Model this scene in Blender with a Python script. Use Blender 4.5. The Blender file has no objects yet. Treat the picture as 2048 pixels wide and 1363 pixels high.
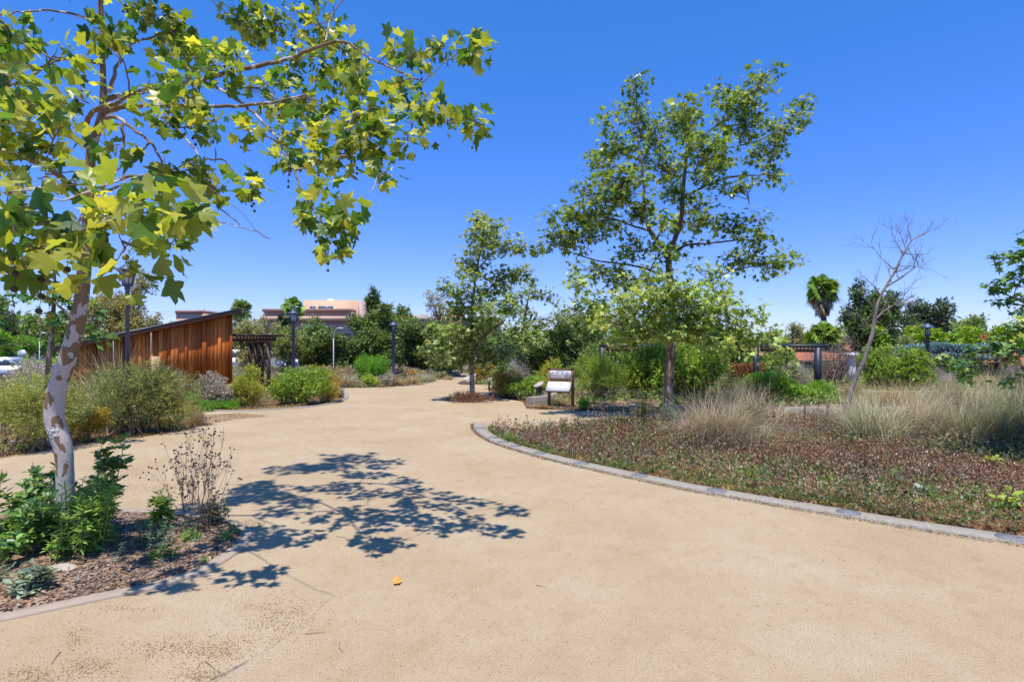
import bpy, math, random
import numpy as np
from mathutils import Vector, Matrix

S = bpy.context.scene
R = np.random.default_rng(7)
random.seed(7)

# ------------------------------------------------------------------ camera
F = 1140.0          # focal length in pixels of the 2048 px wide photograph
HC = 2.2            # camera height
HV = 690.0          # horizon row
cam_d = bpy.data.cameras.new('camera')
cam_d.sensor_width = 36.0
cam_d.lens = 36.0 * F / 2048.0
cam_d.shift_y = (HV - 681.5) / 2048.0
cam_d.clip_start = 0.05
cam_d.clip_end = 3000
cam = bpy.data.objects.new('camera', cam_d)
cam.location = (0, 0, HC)
cam.rotation_euler = (math.radians(90), 0, 0)
S.collection.objects.link(cam)
S.camera = cam

# ------------------------------------------------------------------ sun and sky
LD = Vector((0.075, 0.27, -1.0)).normalized()      # direction the light travels
sun_el = math.asin(-LD.z)
sd = bpy.data.lights.new('sun', 'SUN')
sd.energy = 4.0
sd.angle = math.radians(0.6)
sd.color = (1.0, 0.955, 0.87)
sun = bpy.data.objects.new('sun', sd)
sun.rotation_euler = LD.to_track_quat('-Z', 'Y').to_euler()
sun.location = (-4, -10, 40)
S.collection.objects.link(sun)
W = bpy.data.worlds.new('World')
S.world = W
W.use_nodes = True
nt = W.node_tree
nt.nodes.clear()
sky = nt.nodes.new('ShaderNodeTexSky')
sky.sky_type = 'NISHITA'
sky.sun_disc = False
sky.sun_elevation = sun_el
sky.sun_rotation = math.atan2(-LD.x, -LD.y)
sky.altitude = 0
sky.air_density = 1.0
sky.dust_density = 0.0
sky.ozone_density = 5.0
hs = nt.nodes.new('ShaderNodeHueSaturation')
hs.inputs['Saturation'].default_value = 1.3
bg = nt.nodes.new('ShaderNodeBackground')
bg.inputs['Strength'].default_value = 0.15
wo = nt.nodes.new('ShaderNodeOutputWorld')
nt.links.new(sky.outputs[0], hs.inputs['Color'])
wtc = nt.nodes.new('ShaderNodeTexCoord'); wsx = nt.nodes.new('ShaderNodeSeparateXYZ')
wr = nt.nodes.new('ShaderNodeValToRGB'); wm = nt.nodes.new('ShaderNodeMix')
nt.links.new(wtc.outputs['Generated'], wsx.inputs[0]); nt.links.new(wsx.outputs[2], wr.inputs[0])
wr.color_ramp.elements.new(0.16)
for _e, _p, _c in zip(wr.color_ramp.elements, (0.0, 0.16, 0.5), ((0.46, 0.50, 0.86), (0.72, 0.60, 0.93), (1.05, 0.84, 1.0))):
    _e.position = _p; _e.color = (*_c, 1)
wm.data_type = 'RGBA'; wm.blend_type = 'MULTIPLY'; wm.inputs[0].default_value = 1.0
nt.links.new(hs.outputs[0], wm.inputs[6]); nt.links.new(wr.outputs[0], wm.inputs[7])
nt.links.new(wm.outputs[2], bg.inputs[0])
nt.links.new(bg.outputs[0], wo.inputs[0])
S.view_settings.view_transform = 'Standard'
S.view_settings.look = 'None'
S.view_settings.exposure = 0.62
S.view_settings.gamma = 1.0
S.cycles.max_bounces = 6
S.cycles.diffuse_bounces = 3
S.cycles.transmission_bounces = 4

# ------------------------------------------------------------------ pixel helpers (photograph pixels -> metres)
def G(u, v):
    Y = HC * F / (v - HV)
    return np.array([(u - 1024) / F * Y, Y])
def P(u, v, Y):
    return np.array([(u - 1024) / F * Y, Y, HC + (HV - v) / F * Y])
def GY(v):
    return HC * F / (v - HV)

# ------------------------------------------------------------------ materials
def nm(mat):
    mat.use_nodes = True
    n = mat.node_tree
    n.nodes.clear()
    return n
def N(n, t, **k):
    x = n.nodes.new(t)
    for a, b in k.items():
        if a in x.inputs: x.inputs[a].default_value = b
        else: setattr(x, a, b)
    return x
def c4(c): return (c[0], c[1], c[2], 1)
def ramp(n, src, stops, interp='LINEAR'):
    r = n.nodes.new('ShaderNodeValToRGB')
    r.color_ramp.interpolation = interp
    e = r.color_ramp.elements
    while len(e) < len(stops): e.new(0.5)
    for i, (p, c) in enumerate(stops):
        e[i].position = p
        e[i].color = c4(c) if not isinstance(c, (int, float)) else (c, c, c, 1)
    n.links.new(src, r.inputs[0])
    return r.outputs[0]
def leaf_mat(name, cols, tr=0.35, rough=0.5, trcol=None, spec=0.4, fl=1.5):
    m = bpy.data.materials.new(name)
    n = nm(m)
    g = N(n, 'ShaderNodeNewGeometry')
    gain = {'silver': 1.0, 'blue_green': 1.15, 'bright_vine': 1.0, 'bright_green': 1.2, 'dry_brown': 0.95, 'dry_tan': 0.62, 'litter': 0.7, 'gold_litter': 0.72, 'chips': 0.75, 'dead_stalk': 0.9, 'straw': 1.2, 'straw_green': 1.2, 'straw_gold': 1.0, 'grey_twig': 1.0, 'rust_leaf': 0.9, 'weed': 0.9, 'flower_yellow': 1.0, 'flower_cream': 1.0, 'flower_white': 0.8}.get(name, 1.5)
    cols = [tuple(min(x * gain, 0.8) for x in c) for c in cols]
    k = len(cols)
    col = ramp(n, g.outputs['Random Per Island'], [(i / max(k - 1, 1), c) for i, c in enumerate(cols)])
    tc = N(n, 'ShaderNodeTexCoord')
    no = N(n, 'ShaderNodeTexNoise', Scale=fl, Detail=2.0)
    n.links.new(tc.outputs['Object'], no.inputs['Vector'])
    mx = N(n, 'ShaderNodeHueSaturation')
    v = N(n, 'ShaderNodeMapRange')
    v.inputs[1].default_value = 0.3; v.inputs[2].default_value = 0.7
    v.inputs[3].default_value = 0.75; v.inputs[4].default_value = 1.25
    n.links.new(no.outputs['Fac'], v.inputs[0])
    n.links.new(v.outputs[0], mx.inputs['Value'])
    n.links.new(col, mx.inputs['Color'])
    b = N(n, 'ShaderNodeBsdfPrincipled', Roughness=rough)
    b.inputs['Specular IOR Level'].default_value = spec
    n.links.new(mx.outputs[0], b.inputs['Base Color'])
    o = N(n, 'ShaderNodeOutputMaterial')
    if tr > 0:
        t = N(n, 'ShaderNodeBsdfTranslucent')
        tm = N(n, 'ShaderNodeMix', data_type='RGBA', blend_type='MULTIPLY')
        tm.inputs[0].default_value = 1.0
        n.links.new(mx.outputs[0], tm.inputs[6])
        tm.inputs[7].default_value = c4(trcol or (1.5, 1.35, 0.5))
        n.links.new(tm.outputs[2], t.inputs[0])
        ms = N(n, 'ShaderNodeMixShader')
        ms.inputs[0].default_value = tr
        n.links.new(b.outputs[0], ms.inputs[1]); n.links.new(t.outputs[0], ms.inputs[2])
        n.links.new(ms.outputs[0], o.inputs[0])
    else:
        n.links.new(b.outputs[0], o.inputs[0])
    return m
def flat_mat(name, col, rough=0.7, var=0.25, scale=6.0, bump=0.0, metal=0.0, bscale=None, stretch=(1, 1, 1), island=0.0, spec=0.4):
    m = bpy.data.materials.new(name)
    n = nm(m)
    tc = N(n, 'ShaderNodeTexCoord')
    mp = N(n, 'ShaderNodeMapping')
    mp.inputs['Scale'].default_value = stretch
    n.links.new(tc.outputs['Object'], mp.inputs[0])
    no = N(n, 'ShaderNodeTexNoise', Scale=scale, Detail=6.0, Roughness=0.6)
    n.links.new(mp.outputs[0], no.inputs['Vector'])
    c = np.array(col)
    cc = ramp(n, no.outputs['Fac'], [(0.3, tuple(c * (1 - var))), (0.7, tuple(np.minimum(c * (1 + var), 1)))])
    if island:
        g = N(n, 'ShaderNodeNewGeometry')
        h = N(n, 'ShaderNodeHueSaturation')
        v = N(n, 'ShaderNodeMapRange')
        v.inputs[3].default_value = 1 - island; v.inputs[4].default_value = 1 + island
        n.links.new(g.outputs['Random Per Island'], v.inputs[0])
        n.links.new(v.outputs[0], h.inputs['Value'])
        n.links.new(cc, h.inputs['Color'])
        cc = h.outputs[0]
    b = N(n, 'ShaderNodeBsdfPrincipled', Roughness=rough, Metallic=metal)
    b.inputs['Specular IOR Level'].default_value = spec
    n.links.new(cc, b.inputs['Base Color'])
    if bump:
        n2 = N(n, 'ShaderNodeTexNoise', Scale=bscale or scale * 4, Detail=5.0, Roughness=0.65)
        n.links.new(mp.outputs[0], n2.inputs['Vector'])
        bp = N(n, 'ShaderNodeBump', Strength=1.0, Distance=bump)
        n.links.new(n2.outputs['Fac'], bp.inputs['Height'])
        n.links.new(bp.outputs[0], b.inputs['Normal'])
    o = N(n, 'ShaderNodeOutputMaterial')
    n.links.new(b.outputs[0], o.inputs[0])
    return m
def sand_mat():
    m = bpy.data.materials.new('decomposed_granite')
    n = nm(m)
    tc = N(n, 'ShaderNodeTexCoord')
    a = N(n, 'ShaderNodeTexNoise', Scale=0.55, Detail=5.0, Roughness=0.6)
    b_ = N(n, 'ShaderNodeTexNoise', Scale=95.0, Detail=4.0, Roughness=0.75)
    c_ = N(n, 'ShaderNodeTexNoise', Scale=3.2, Detail=8.0, Roughness=0.7, Distortion=0.6)
    d_ = N(n, 'ShaderNodeTexVoronoi', Scale=210.0)
    for x in (a, b_, c_, d_): n.links.new(tc.outputs['Object'], x.inputs['Vector'])
    base = ramp(n, a.outputs['Fac'], [(0.3, (0.365, 0.277, 0.172)), (0.5, (0.397, 0.312, 0.203)), (0.72, (0.43, 0.352, 0.248))])
    mid = ramp(n, c_.outputs['Fac'], [(0.28, (0.90, 0.85, 0.78)), (0.48, (0.99, 0.97, 0.95)), (0.75, (1.04, 1.05, 1.06))])
    m1 = N(n, 'ShaderNodeMix', data_type='RGBA', blend_type='MULTIPLY'); m1.inputs[0].default_value = 1
    n.links.new(base, m1.inputs[6]); n.links.new(mid, m1.inputs[7])
    fine = ramp(n, b_.outputs['Fac'], [(0.32, (0.50, 0.45, 0.38)), (0.46, (0.95, 0.93, 0.91)), (0.70, (1.25, 1.27, 1.3))])
    m2 = N(n, 'ShaderNodeMix', data_type='RGBA', blend_type='MULTIPLY'); m2.inputs[0].default_value = 1
    n.links.new(m1.outputs[2], m2.inputs[6]); n.links.new(fine, m2.inputs[7])
    gr = ramp(n, d_.outputs['Color'], [(0.0, (0.72, 0.68, 0.6)), (0.4, (0.98, 0.97, 0.96)), (1.0, (1.12, 1.12, 1.12))])
    m3 = N(n, 'ShaderNodeMix', data_type='RGBA', blend_type='MULTIPLY'); m3.inputs[0].default_value = 0.8
    n.links.new(m2.outputs[2], m3.inputs[6]); n.links.new(gr, m3.inputs[7])
    # rusty drifts of leaf dust
    e_ = N(n, 'ShaderNodeTexNoise', Scale=0.9, Detail=9.0, Roughness=0.78, Distortion=0.4)
    mpp = N(n, 'ShaderNodeMapping'); mpp.inputs['Location'].default_value = (3.1, 8.2, 0)
    n.links.new(tc.outputs['Object'], mpp.inputs[0]); n.links.new(mpp.outputs[0], e_.inputs['Vector'])
    dm = ramp(n, e_.outputs['Fac'], [(0.60, 0.0), (0.72, 0.55)])
    m4 = N(n, 'ShaderNodeMix', data_type='RGBA')
    n.links.new(dm, m4.inputs[0]); n.links.new(m3.outputs[2], m4.inputs[6]); m4.inputs[7].default_value = (0.27, 0.16, 0.075, 1)
    b = N(n, 'ShaderNodeBsdfPrincipled', Roughness=0.95); b.inputs['Specular IOR Level'].default_value = 0.1
    n.links.new(m4.outputs[2], b.inputs['Base Color'])
    bp = N(n, 'ShaderNodeBump', Strength=0.9, Distance=0.006)
    n.links.new(b_.outputs['Fac'], bp.inputs['Height'])
    b2 = N(n, 'ShaderNodeBump', Strength=0.12, Distance=0.01)
    n.links.new(c_.outputs['Fac'], b2.inputs['Height'])
    n.links.new(bp.outputs[0], b2.inputs['Normal'])
    n.links.new(b2.outputs[0], b.inputs['Normal'])
    o = N(n, 'ShaderNodeOutputMaterial'); n.links.new(b.outputs[0], o.inputs[0])
    return m
def mulch_mat(name, cols, sc=60.0):
    m = bpy.data.materials.new(name)
    n = nm(m)
    tc = N(n, 'ShaderNodeTexCoord')
    v = N(n, 'ShaderNodeTexVoronoi', Scale=sc)
    mp = N(n, 'ShaderNodeMapping'); mp.inputs['Scale'].default_value = (1, 0.45, 1); mp.inputs['Rotation'].default_value = (0, 0, 0.6)
    n.links.new(tc.outputs['Object'], mp.inputs[0])
    no = N(n, 'ShaderNodeTexNoise', Scale=2.5, Detail=6.0)
    n.links.new(tc.outputs['Object'], no.inputs['Vector'])
    n.links.new(mp.outputs[0], v.inputs['Vector'])
    k = len(cols)
    c = ramp(n, v.outputs['Color'], [(0.15 + 0.7 * i / (k - 1), x) for i, x in enumerate(cols)])
    t = ramp(n, no.outputs['Fac'], [(0.3, (0.7, 0.66, 0.6)), (0.7, (1.25, 1.15, 1.0))])
    m1 = N(n, 'ShaderNodeMix', data_type='RGBA', blend_type='MULTIPLY'); m1.inputs[0].default_value = 1
    n.links.new(c, m1.inputs[6]); n.links.new(t, m1.inputs[7])
    b = N(n, 'ShaderNodeBsdfPrincipled', Roughness=0.95); b.inputs['Specular IOR Level'].default_value = 0.1
    n.links.new(m1.outputs[2], b.inputs['Base Color'])
    bp = N(n, 'ShaderNodeBump', Strength=1.0, Distance=0.02)
    n.links.new(v.outputs['Distance'], bp.inputs['Height']); n.links.new(bp.outputs[0], b.inputs['Normal'])
    o = N(n, 'ShaderNodeOutputMaterial'); n.links.new(b.outputs[0], o.inputs[0])
    return m
def bark_mat(name, pale, patch, dark, zs=0.45, sc=9.0, lo=0.5, hi=0.53):
    m = bpy.data.materials.new(name)
    n = nm(m)
    tc = N(n, 'ShaderNodeTexCoord')
    mp = N(n, 'ShaderNodeMapping'); mp.inputs['Scale'].default_value = (1, 1, zs)
    n.links.new(tc.outputs['Object'], mp.inputs[0])
    a = N(n, 'ShaderNodeTexNoise', Scale=sc, Detail=2.5, Roughness=0.45, Distortion=0.35)
    b2 = N(n, 'ShaderNodeTexNoise', Scale=45.0, Detail=5.0)
    c2 = N(n, 'ShaderNodeTexNoise', Scale=4.0, Detail=3.0)
    for x in (a, b2, c2): n.links.new(mp.outputs[0], x.inputs['Vector'])
    # height dependence: tan bark takes over higher up the trunk
    sx = N(n, 'ShaderNodeSeparateXYZ'); n.links.new(tc.outputs['Object'], sx.inputs[0])
    mr = N(n, 'ShaderNodeMapRange'); mr.inputs[1].default_value = 0.2; mr.inputs[2].default_value = 3.0
    mr.inputs[3].default_value = -0.06; mr.inputs[4].default_value = 0.13
    n.links.new(sx.outputs[2], mr.inputs[0])
    ad = N(n, 'ShaderNodeMath', operation='ADD'); n.links.new(a.outputs['Fac'], ad.inputs[0]); n.links.new(mr.outputs[0], ad.inputs[1])
    f = ramp(n, ad.outputs[0], [(lo, 0.0), (hi, 1.0)])
    pa = ramp(n, c2.outputs['Fac'], [(0.35, tuple(np.array(patch) * 0.75)), (0.65, patch)])
    mx = N(n, 'ShaderNodeMix', data_type='RGBA')
    n.links.new(f, mx.inputs[0]); mx.inputs[6].default_value = c4(pale); n.links.new(pa, mx.inputs[7])
    t = ramp(n, b2.outputs['Fac'], [(0.25, tuple(np.array(dark))), (0.5, (1, 1, 1)), (0.8, (1.1, 1.1, 1.1))])
    m1 = N(n, 'ShaderNodeMix', data_type='RGBA', blend_type='MULTIPLY'); m1.inputs[0].default_value = 0.8
    n.links.new(mx.outputs[2], m1.inputs[6]); n.links.new(t, m1.inputs[7])
    b = N(n, 'ShaderNodeBsdfPrincipled', Roughness=0.8); b.inputs['Specular IOR Level'].default_value = 0.2
    n.links.new(m1.outputs[2], b.inputs['Base Color'])
    bp = N(n, 'ShaderNodeBump', Strength=0.7, Distance=0.01)
    n.links.new(f, bp.inputs['Height'])
    bq = N(n, 'ShaderNodeBump', Strength=0.5, Distance=0.006)
    n.links.new(b2.outputs['Fac'], bq.inputs['Height']); n.links.new(bp.outputs[0], bq.inputs['Normal'])
    n.links.new(bq.outputs[0], b.inputs['Normal'])
    o = N(n, 'ShaderNodeOutputMaterial'); n.links.new(b.outputs[0], o.inputs[0])
    return m
def wood_mat(name, c1, c2, rough=0.55):
    m = bpy.data.materials.new(name)
    n = nm(m)
    tc = N(n, 'ShaderNodeTexCoord'); g = N(n, 'ShaderNodeNewGeometry')
    mp = N(n, 'ShaderNodeMapping'); mp.inputs['Scale'].default_value = (22, 22, 0.9)
    n.links.new(tc.outputs['Object'], mp.inputs[0])
    no = N(n, 'ShaderNodeTexNoise', Scale=1.3, Detail=7.0, Roughness=0.62, Distortion=0.3)
    n.links.new(mp.outputs[0], no.inputs['Vector'])
    a = ramp(n, g.outputs['Random Per Island'], [(0, tuple(np.array(c1) * 0.72)), (0.35, c1), (0.7, c2), (1, tuple(np.array(c2) * 1.1))])
    t = ramp(n, no.outputs['Fac'], [(0.3, (0.5, 0.42, 0.36)), (0.5, (0.95, 0.92, 0.9)), (0.75, (1.25, 1.2, 1.1))])
    m1 = N(n, 'ShaderNodeMix', data_type='RGBA', blend_type='MULTIPLY'); m1.inputs[0].default_value = 1
    n.links.new(a, m1.inputs[6]); n.links.new(t, m1.inputs[7])
    b = N(n, 'ShaderNodeBsdfPrincipled', Roughness=rough); b.inputs['Specular IOR Level'].default_value = 0.3
    n.links.new(m1.outputs[2], b.inputs['Base Color'])
    bp = N(n, 'ShaderNodeBump', Strength=0.4, Distance=0.004)
    n.links.new(no.outputs['Fac'], bp.inputs['Height']); n.links.new(bp.outputs[0], b.inputs['Normal'])
    o = N(n, 'ShaderNodeOutputMaterial'); n.links.new(b.outputs[0], o.inputs[0])
    return m
def glass_mat(name, col=(0.05, 0.08, 0.1)):
    m = bpy.data.materials.new(name); n = nm(m)
    b = N(n, 'ShaderNodeBsdfPrincipled', Roughness=0.08)
    b.inputs['Base Color'].default_value = c4(col)
    b.inputs['Specular IOR Level'].default_value = 0.8
    o = N(n, 'ShaderNodeOutputMaterial'); n.links.new(b.outputs[0], o.inputs[0])
    return m

M = {}
M['sand'] = sand_mat()
M['mulch'] = mulch_mat('bark_mulch', [(0.07, 0.045, 0.035), (0.17, 0.11, 0.08), (0.30, 0.21, 0.155), (0.45, 0.34, 0.27)], 55)
M['soil'] = mulch_mat('dry_soil', [(0.06, 0.032, 0.018), (0.11, 0.062, 0.033), (0.17, 0.10, 0.055), (0.25, 0.165, 0.10)], 25)
M['asphalt'] = flat_mat('asphalt', (0.12, 0.118, 0.115), 0.9, 0.2, 3, 0.003)
M['concrete'] = flat_mat('pale_concrete', (0.285, 0.255, 0.205), 0.85, 0.12, 12, 0.002, bscale=60)
M['kerb_pink'] = flat_mat('pinkish_concrete', (0.34, 0.265, 0.20), 0.85, 0.13, 4, 0.002, bscale=60)
M['wallgrey'] = flat_mat('grey_concrete', (0.25, 0.22, 0.175), 0.85, 0.12, 5, 0.002, bscale=50)
M['medal'] = flat_mat('slate_medallion', (0.17, 0.17, 0.185), 0.7, 0.3, 14, 0.002)
M['medal_hi'] = flat_mat('worn_slate_relief', (0.22, 0.22, 0.23), 0.6, 0.2, 20)
M['joint'] = flat_mat('pale_joint', (0.45, 0.42, 0.38), 0.9, 0.1, 5)
M['bark'] = bark_mat('patchy_sycamore_bark', (0.46, 0.405, 0.365), (0.235, 0.155, 0.085), (0.75, 0.72, 0.7), zs=0.62, sc=9.5, lo=0.56, hi=0.585)
M['bark2'] = bark_mat('grey_sycamore_bark', (0.34, 0.285, 0.23), (0.15, 0.10, 0.065), (0.5, 0.45, 0.4), sc=7, lo=0.45, hi=0.56)
M['bark3'] = flat_mat('brown_bark', (0.13, 0.10, 0.075), 0.9, 0.35, 8, 0.01, stretch=(1, 1, 0.3))
M['twig'] = flat_mat('twig_bark', (0.24, 0.17, 0.12), 0.85, 0.3, 10)
M['bare'] = flat_mat('bare_grey_bark', (0.21, 0.18, 0.145), 0.9, 0.35, 8, 0.006, stretch=(1, 1, 0.4))
SY = [(0.022, 0.06, 0.014), (0.05, 0.115, 0.018), (0.10, 0.19, 0.025), (0.17, 0.25, 0.035), (0.27, 0.32, 0.05)]
M['leaf_near'] = leaf_mat('sycamore_leaf_near', [(0.03, 0.08, 0.022), (0.06, 0.13, 0.025), (0.12, 0.18, 0.03), (0.22, 0.26, 0.04), (0.36, 0.36, 0.07)], tr=0.55, rough=0.36, spec=0.5)
M['leaf_mid'] = leaf_mat('sycamore_leaf', [(0.03, 0.075, 0.02), (0.065, 0.12, 0.025), (0.12, 0.185, 0.035), (0.19, 0.25, 0.055), (0.29, 0.33, 0.10)], tr=0.42, rough=0.34)
M['leaf_fresh'] = leaf_mat('fresh_sycamore_leaf', [(0.13, 0.22, 0.035), (0.20, 0.30, 0.06), (0.32, 0.38, 0.11), (0.40, 0.42, 0.16)], tr=0.35, rough=0.45)
M['leaf_pale'] = leaf_mat('dusty_sycamore_leaf', [(0.055, 0.10, 0.03), (0.12, 0.18, 0.045), (0.21, 0.27, 0.08), (0.33, 0.36, 0.17)], tr=0.4)
M['leaf_back'] = leaf_mat('dark_green_sycamore_leaf', [(0.02, 0.07, 0.02), (0.04, 0.11, 0.025), (0.08, 0.16, 0.03), (0.14, 0.24, 0.04)], tr=0.35)  # dark green leaf colour of the two edge sycamores
def LM(name, *c, **k): M[name] = leaf_mat(name, list(c), **k)
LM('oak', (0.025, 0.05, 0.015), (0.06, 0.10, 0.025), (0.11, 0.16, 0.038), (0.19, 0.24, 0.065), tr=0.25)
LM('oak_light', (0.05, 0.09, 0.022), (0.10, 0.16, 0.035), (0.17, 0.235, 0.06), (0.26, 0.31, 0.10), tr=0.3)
LM('olive_yellow', (0.14, 0.13, 0.045), (0.24, 0.22, 0.075), (0.33, 0.29, 0.11), (0.38, 0.34, 0.17), tr=0.3)
LM('olive_haze', (0.10, 0.125, 0.05), (0.17, 0.19, 0.075), (0.24, 0.245, 0.11), (0.30, 0.27, 0.15), tr=0.3)
LM('dark_pine', (0.012, 0.03, 0.014), (0.025, 0.05, 0.018), (0.05, 0.085, 0.025), (0.09, 0.12, 0.035), tr=0.1)
LM('dark_blue', (0.025, 0.045, 0.03), (0.045, 0.07, 0.04), (0.08, 0.105, 0.06), (0.13, 0.15, 0.09), tr=0.1)
LM('bright_vine', (0.08, 0.20, 0.015), (0.17, 0.34, 0.02), (0.28, 0.44, 0.03), (0.38, 0.50, 0.05), tr=0.35)
LM('bright_green', (0.05, 0.17, 0.012), (0.10, 0.28, 0.018), (0.17, 0.36, 0.03), (0.25, 0.42, 0.05), tr=0.3)
LM('yellow_green', (0.11, 0.19, 0.02), (0.20, 0.30, 0.03), (0.29, 0.36, 0.045), (0.38, 0.41, 0.08), tr=0.35)
LM('mid_green', (0.045, 0.10, 0.018), (0.10, 0.19, 0.028), (0.18, 0.28, 0.04), (0.28, 0.36, 0.07), tr=0.35)
LM('dark_shrub', (0.02, 0.045, 0.016), (0.05, 0.085, 0.022), (0.085, 0.12, 0.035), (0.16, 0.16, 0.06), (0.22, 0.16, 0.06), tr=0.15)
LM('light_shrub', (0.10, 0.155, 0.035), (0.19, 0.25, 0.055), (0.28, 0.33, 0.09), (0.34, 0.34, 0.12), (0.38, 0.28, 0.08), tr=0.3)
LM('gold_shrub', (0.15, 0.16, 0.02), (0.28, 0.25, 0.03), (0.38, 0.29, 0.045), (0.42, 0.24, 0.05), tr=0.3)
LM('orange_shrub', (0.20, 0.12, 0.03), (0.32, 0.19, 0.05), (0.42, 0.26, 0.08), (0.30, 0.26, 0.06), tr=0.25)
LM('grey_sage', (0.20, 0.16, 0.145), (0.28, 0.23, 0.20), (0.35, 0.30, 0.24), (0.22, 0.22, 0.13), tr=0.15)
LM('lavender', (0.20, 0.17, 0.18), (0.28, 0.24, 0.25), (0.36, 0.31, 0.27), (0.24, 0.22, 0.15), tr=0.15)
LM('grey_twig', (0.19, 0.155, 0.12), (0.27, 0.23, 0.18), (0.34, 0.29, 0.22), tr=0.0)
LM('blue_leaf', (0.06, 0.11, 0.12), (0.11, 0.18, 0.21), (0.19, 0.28, 0.32), (0.07, 0.12, 0.07), tr=0.15)
LM('red_leaf', (0.16, 0.03, 0.025), (0.27, 0.06, 0.035), (0.34, 0.13, 0.06), (0.16, 0.13, 0.03), tr=0.25)
LM('rust_leaf', (0.22, 0.08, 0.03), (0.33, 0.13, 0.05), (0.38, 0.2, 0.08), tr=0.2)
LM('straw', (0.16, 0.11, 0.06), (0.30, 0.235, 0.14), (0.42, 0.34, 0.215), (0.52, 0.43, 0.29), (0.36, 0.34, 0.19), tr=0.2, trcol=(1.1, 1, 0.8))
LM('straw_green', (0.10, 0.12, 0.05), (0.22, 0.24, 0.10), (0.34, 0.33, 0.17), (0.46, 0.42, 0.26), (0.52, 0.46, 0.32), tr=0.2, trcol=(1.1, 1, 0.8))
LM('straw_gold', (0.33, 0.22, 0.08), (0.45, 0.30, 0.12), (0.52, 0.38, 0.19), tr=0.2, trcol=(1.1, 1, 0.8))
LM('reed_green', (0.04, 0.09, 0.025), (0.10, 0.15, 0.04), (0.18, 0.22, 0.08), tr=0.2)
LM('feather', (0.17, 0.24, 0.10), (0.28, 0.33, 0.17), (0.40, 0.42, 0.27), tr=0.2)
LM('dry_brown', (0.10, 0.052, 0.03), (0.20, 0.105, 0.058), (0.30, 0.175, 0.10), (0.40, 0.28, 0.18), tr=0.1, fl=0.7)
LM('dry_tan', (0.30, 0.20, 0.12), (0.42, 0.30, 0.19), (0.50, 0.39, 0.28), tr=0.1, fl=0.7)
LM('weed', (0.08, 0.14, 0.03), (0.14, 0.22, 0.045), (0.22, 0.29, 0.08), (0.27, 0.27, 0.09), tr=0.25, fl=0.7)
LM('dead_stalk', (0.09, 0.06, 0.045), (0.16, 0.11, 0.08), (0.22, 0.16, 0.11), tr=0.0)
LM('silver', (0.17, 0.24, 0.16), (0.26, 0.33, 0.22), (0.37, 0.43, 0.31), tr=0.2)
LM('blue_green', (0.08, 0.155, 0.10), (0.13, 0.22, 0.15), (0.2, 0.3, 0.21), tr=0.2)
LM('herb', (0.06, 0.14, 0.03), (0.12, 0.23, 0.045), (0.20, 0.33, 0.07), (0.30, 0.42, 0.10), tr=0.4)
LM('broadleaf', (0.04, 0.10, 0.035), (0.08, 0.16, 0.05), (0.14, 0.24, 0.07), (0.22, 0.32, 0.09), tr=0.4, rough=0.35)
LM('flower_yellow', (0.75, 0.42, 0.02), (0.80, 0.55, 0.04), tr=0.2)
LM('flower_cream', (0.50, 0.55, 0.22), (0.62, 0.65, 0.32), tr=0.2)
LM('flower_white', (0.55, 0.48, 0.42), (0.65, 0.58, 0.52), tr=0.2)
LM('flower_lilac', (0.34, 0.27, 0.36), (0.42, 0.34, 0.42), tr=0.2)
LM('flower_red', (0.55, 0.10, 0.05), (0.6, 0.2, 0.1), tr=0.2)
LM('litter', (0.12, 0.08, 0.05), (0.22, 0.14, 0.08), (0.38, 0.26, 0.15), (0.30, 0.18, 0.08), tr=0.0)
LM('gold_litter', (0.40, 0.22, 0.07), (0.48, 0.30, 0.12), (0.5, 0.36, 0.2), tr=0.0)
LM('chips', (0.10, 0.065, 0.045), (0.22, 0.145, 0.105), (0.36, 0.26, 0.2), (0.50, 0.40, 0.33), tr=0.0)
M['pebble'] = flat_mat('pebble_grit', (0.42, 0.34, 0.25), 0.9, 0.2, 20, island=0.45)
M['ball'] = flat_mat('seed_ball', (0.055, 0.04, 0.02), 0.9, 0.3, 60, 0.002)
M['ball_g'] = flat_mat('green_seed_ball', (0.20, 0.19, 0.05), 0.9, 0.3, 60, 0.002)
M['cedar'] = wood_mat('cedar_boards', (0.50, 0.13, 0.018), (0.70, 0.215, 0.036))
M['fascia'] = wood_mat('cedar_fascia', (0.20, 0.085, 0.045), (0.24, 0.11, 0.06))
M['darkwood'] = wood_mat('dark_timber', (0.05, 0.034, 0.028), (0.085, 0.055, 0.04), 0.7)
M['brownpost'] = wood_mat('brown_timber', (0.14, 0.085, 0.06), (0.19, 0.12, 0.09), 0.7)
M['signwood'] = wood_mat('sign_timber', (0.15, 0.075, 0.045), (0.21, 0.115, 0.07), 0.6)
M['plankwood'] = wood_mat('pale_timber', (0.42, 0.30, 0.15), (0.50, 0.37, 0.2), 0.7)
M['roofmetal'] = flat_mat('dark_metal_roof', (0.09, 0.10, 0.13), 0.45, 0.15, 3, metal=0.3)
M['steel'] = flat_mat('navy_black_steel', (0.022, 0.026, 0.042), 0.5, 0.2, 4, spec=0.5)
M['lamp'] = flat_mat('slate_blue_paint', (0.06, 0.08, 0.135), 0.45, 0.15, 4, spec=0.5)
M['lampglass'] = flat_mat('frosted_glass', (0.45, 0.47, 0.5), 0.3, 0.1, 4)
M['glass'] = glass_mat('dark_glass')
M['glassb'] = glass_mat('grey_green_glass', (0.16, 0.22, 0.22))
M['panel'] = flat_mat('sign_panel_white', (0.74, 0.73, 0.71), 0.4, 0.05, 8)
M['ink'] = flat_mat('grey_ink', (0.48, 0.48, 0.50), 0.6, 0.1, 8)
M['ink_pink'] = flat_mat('pink_ink', (0.60, 0.33, 0.30), 0.6, 0.1, 8)
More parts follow.
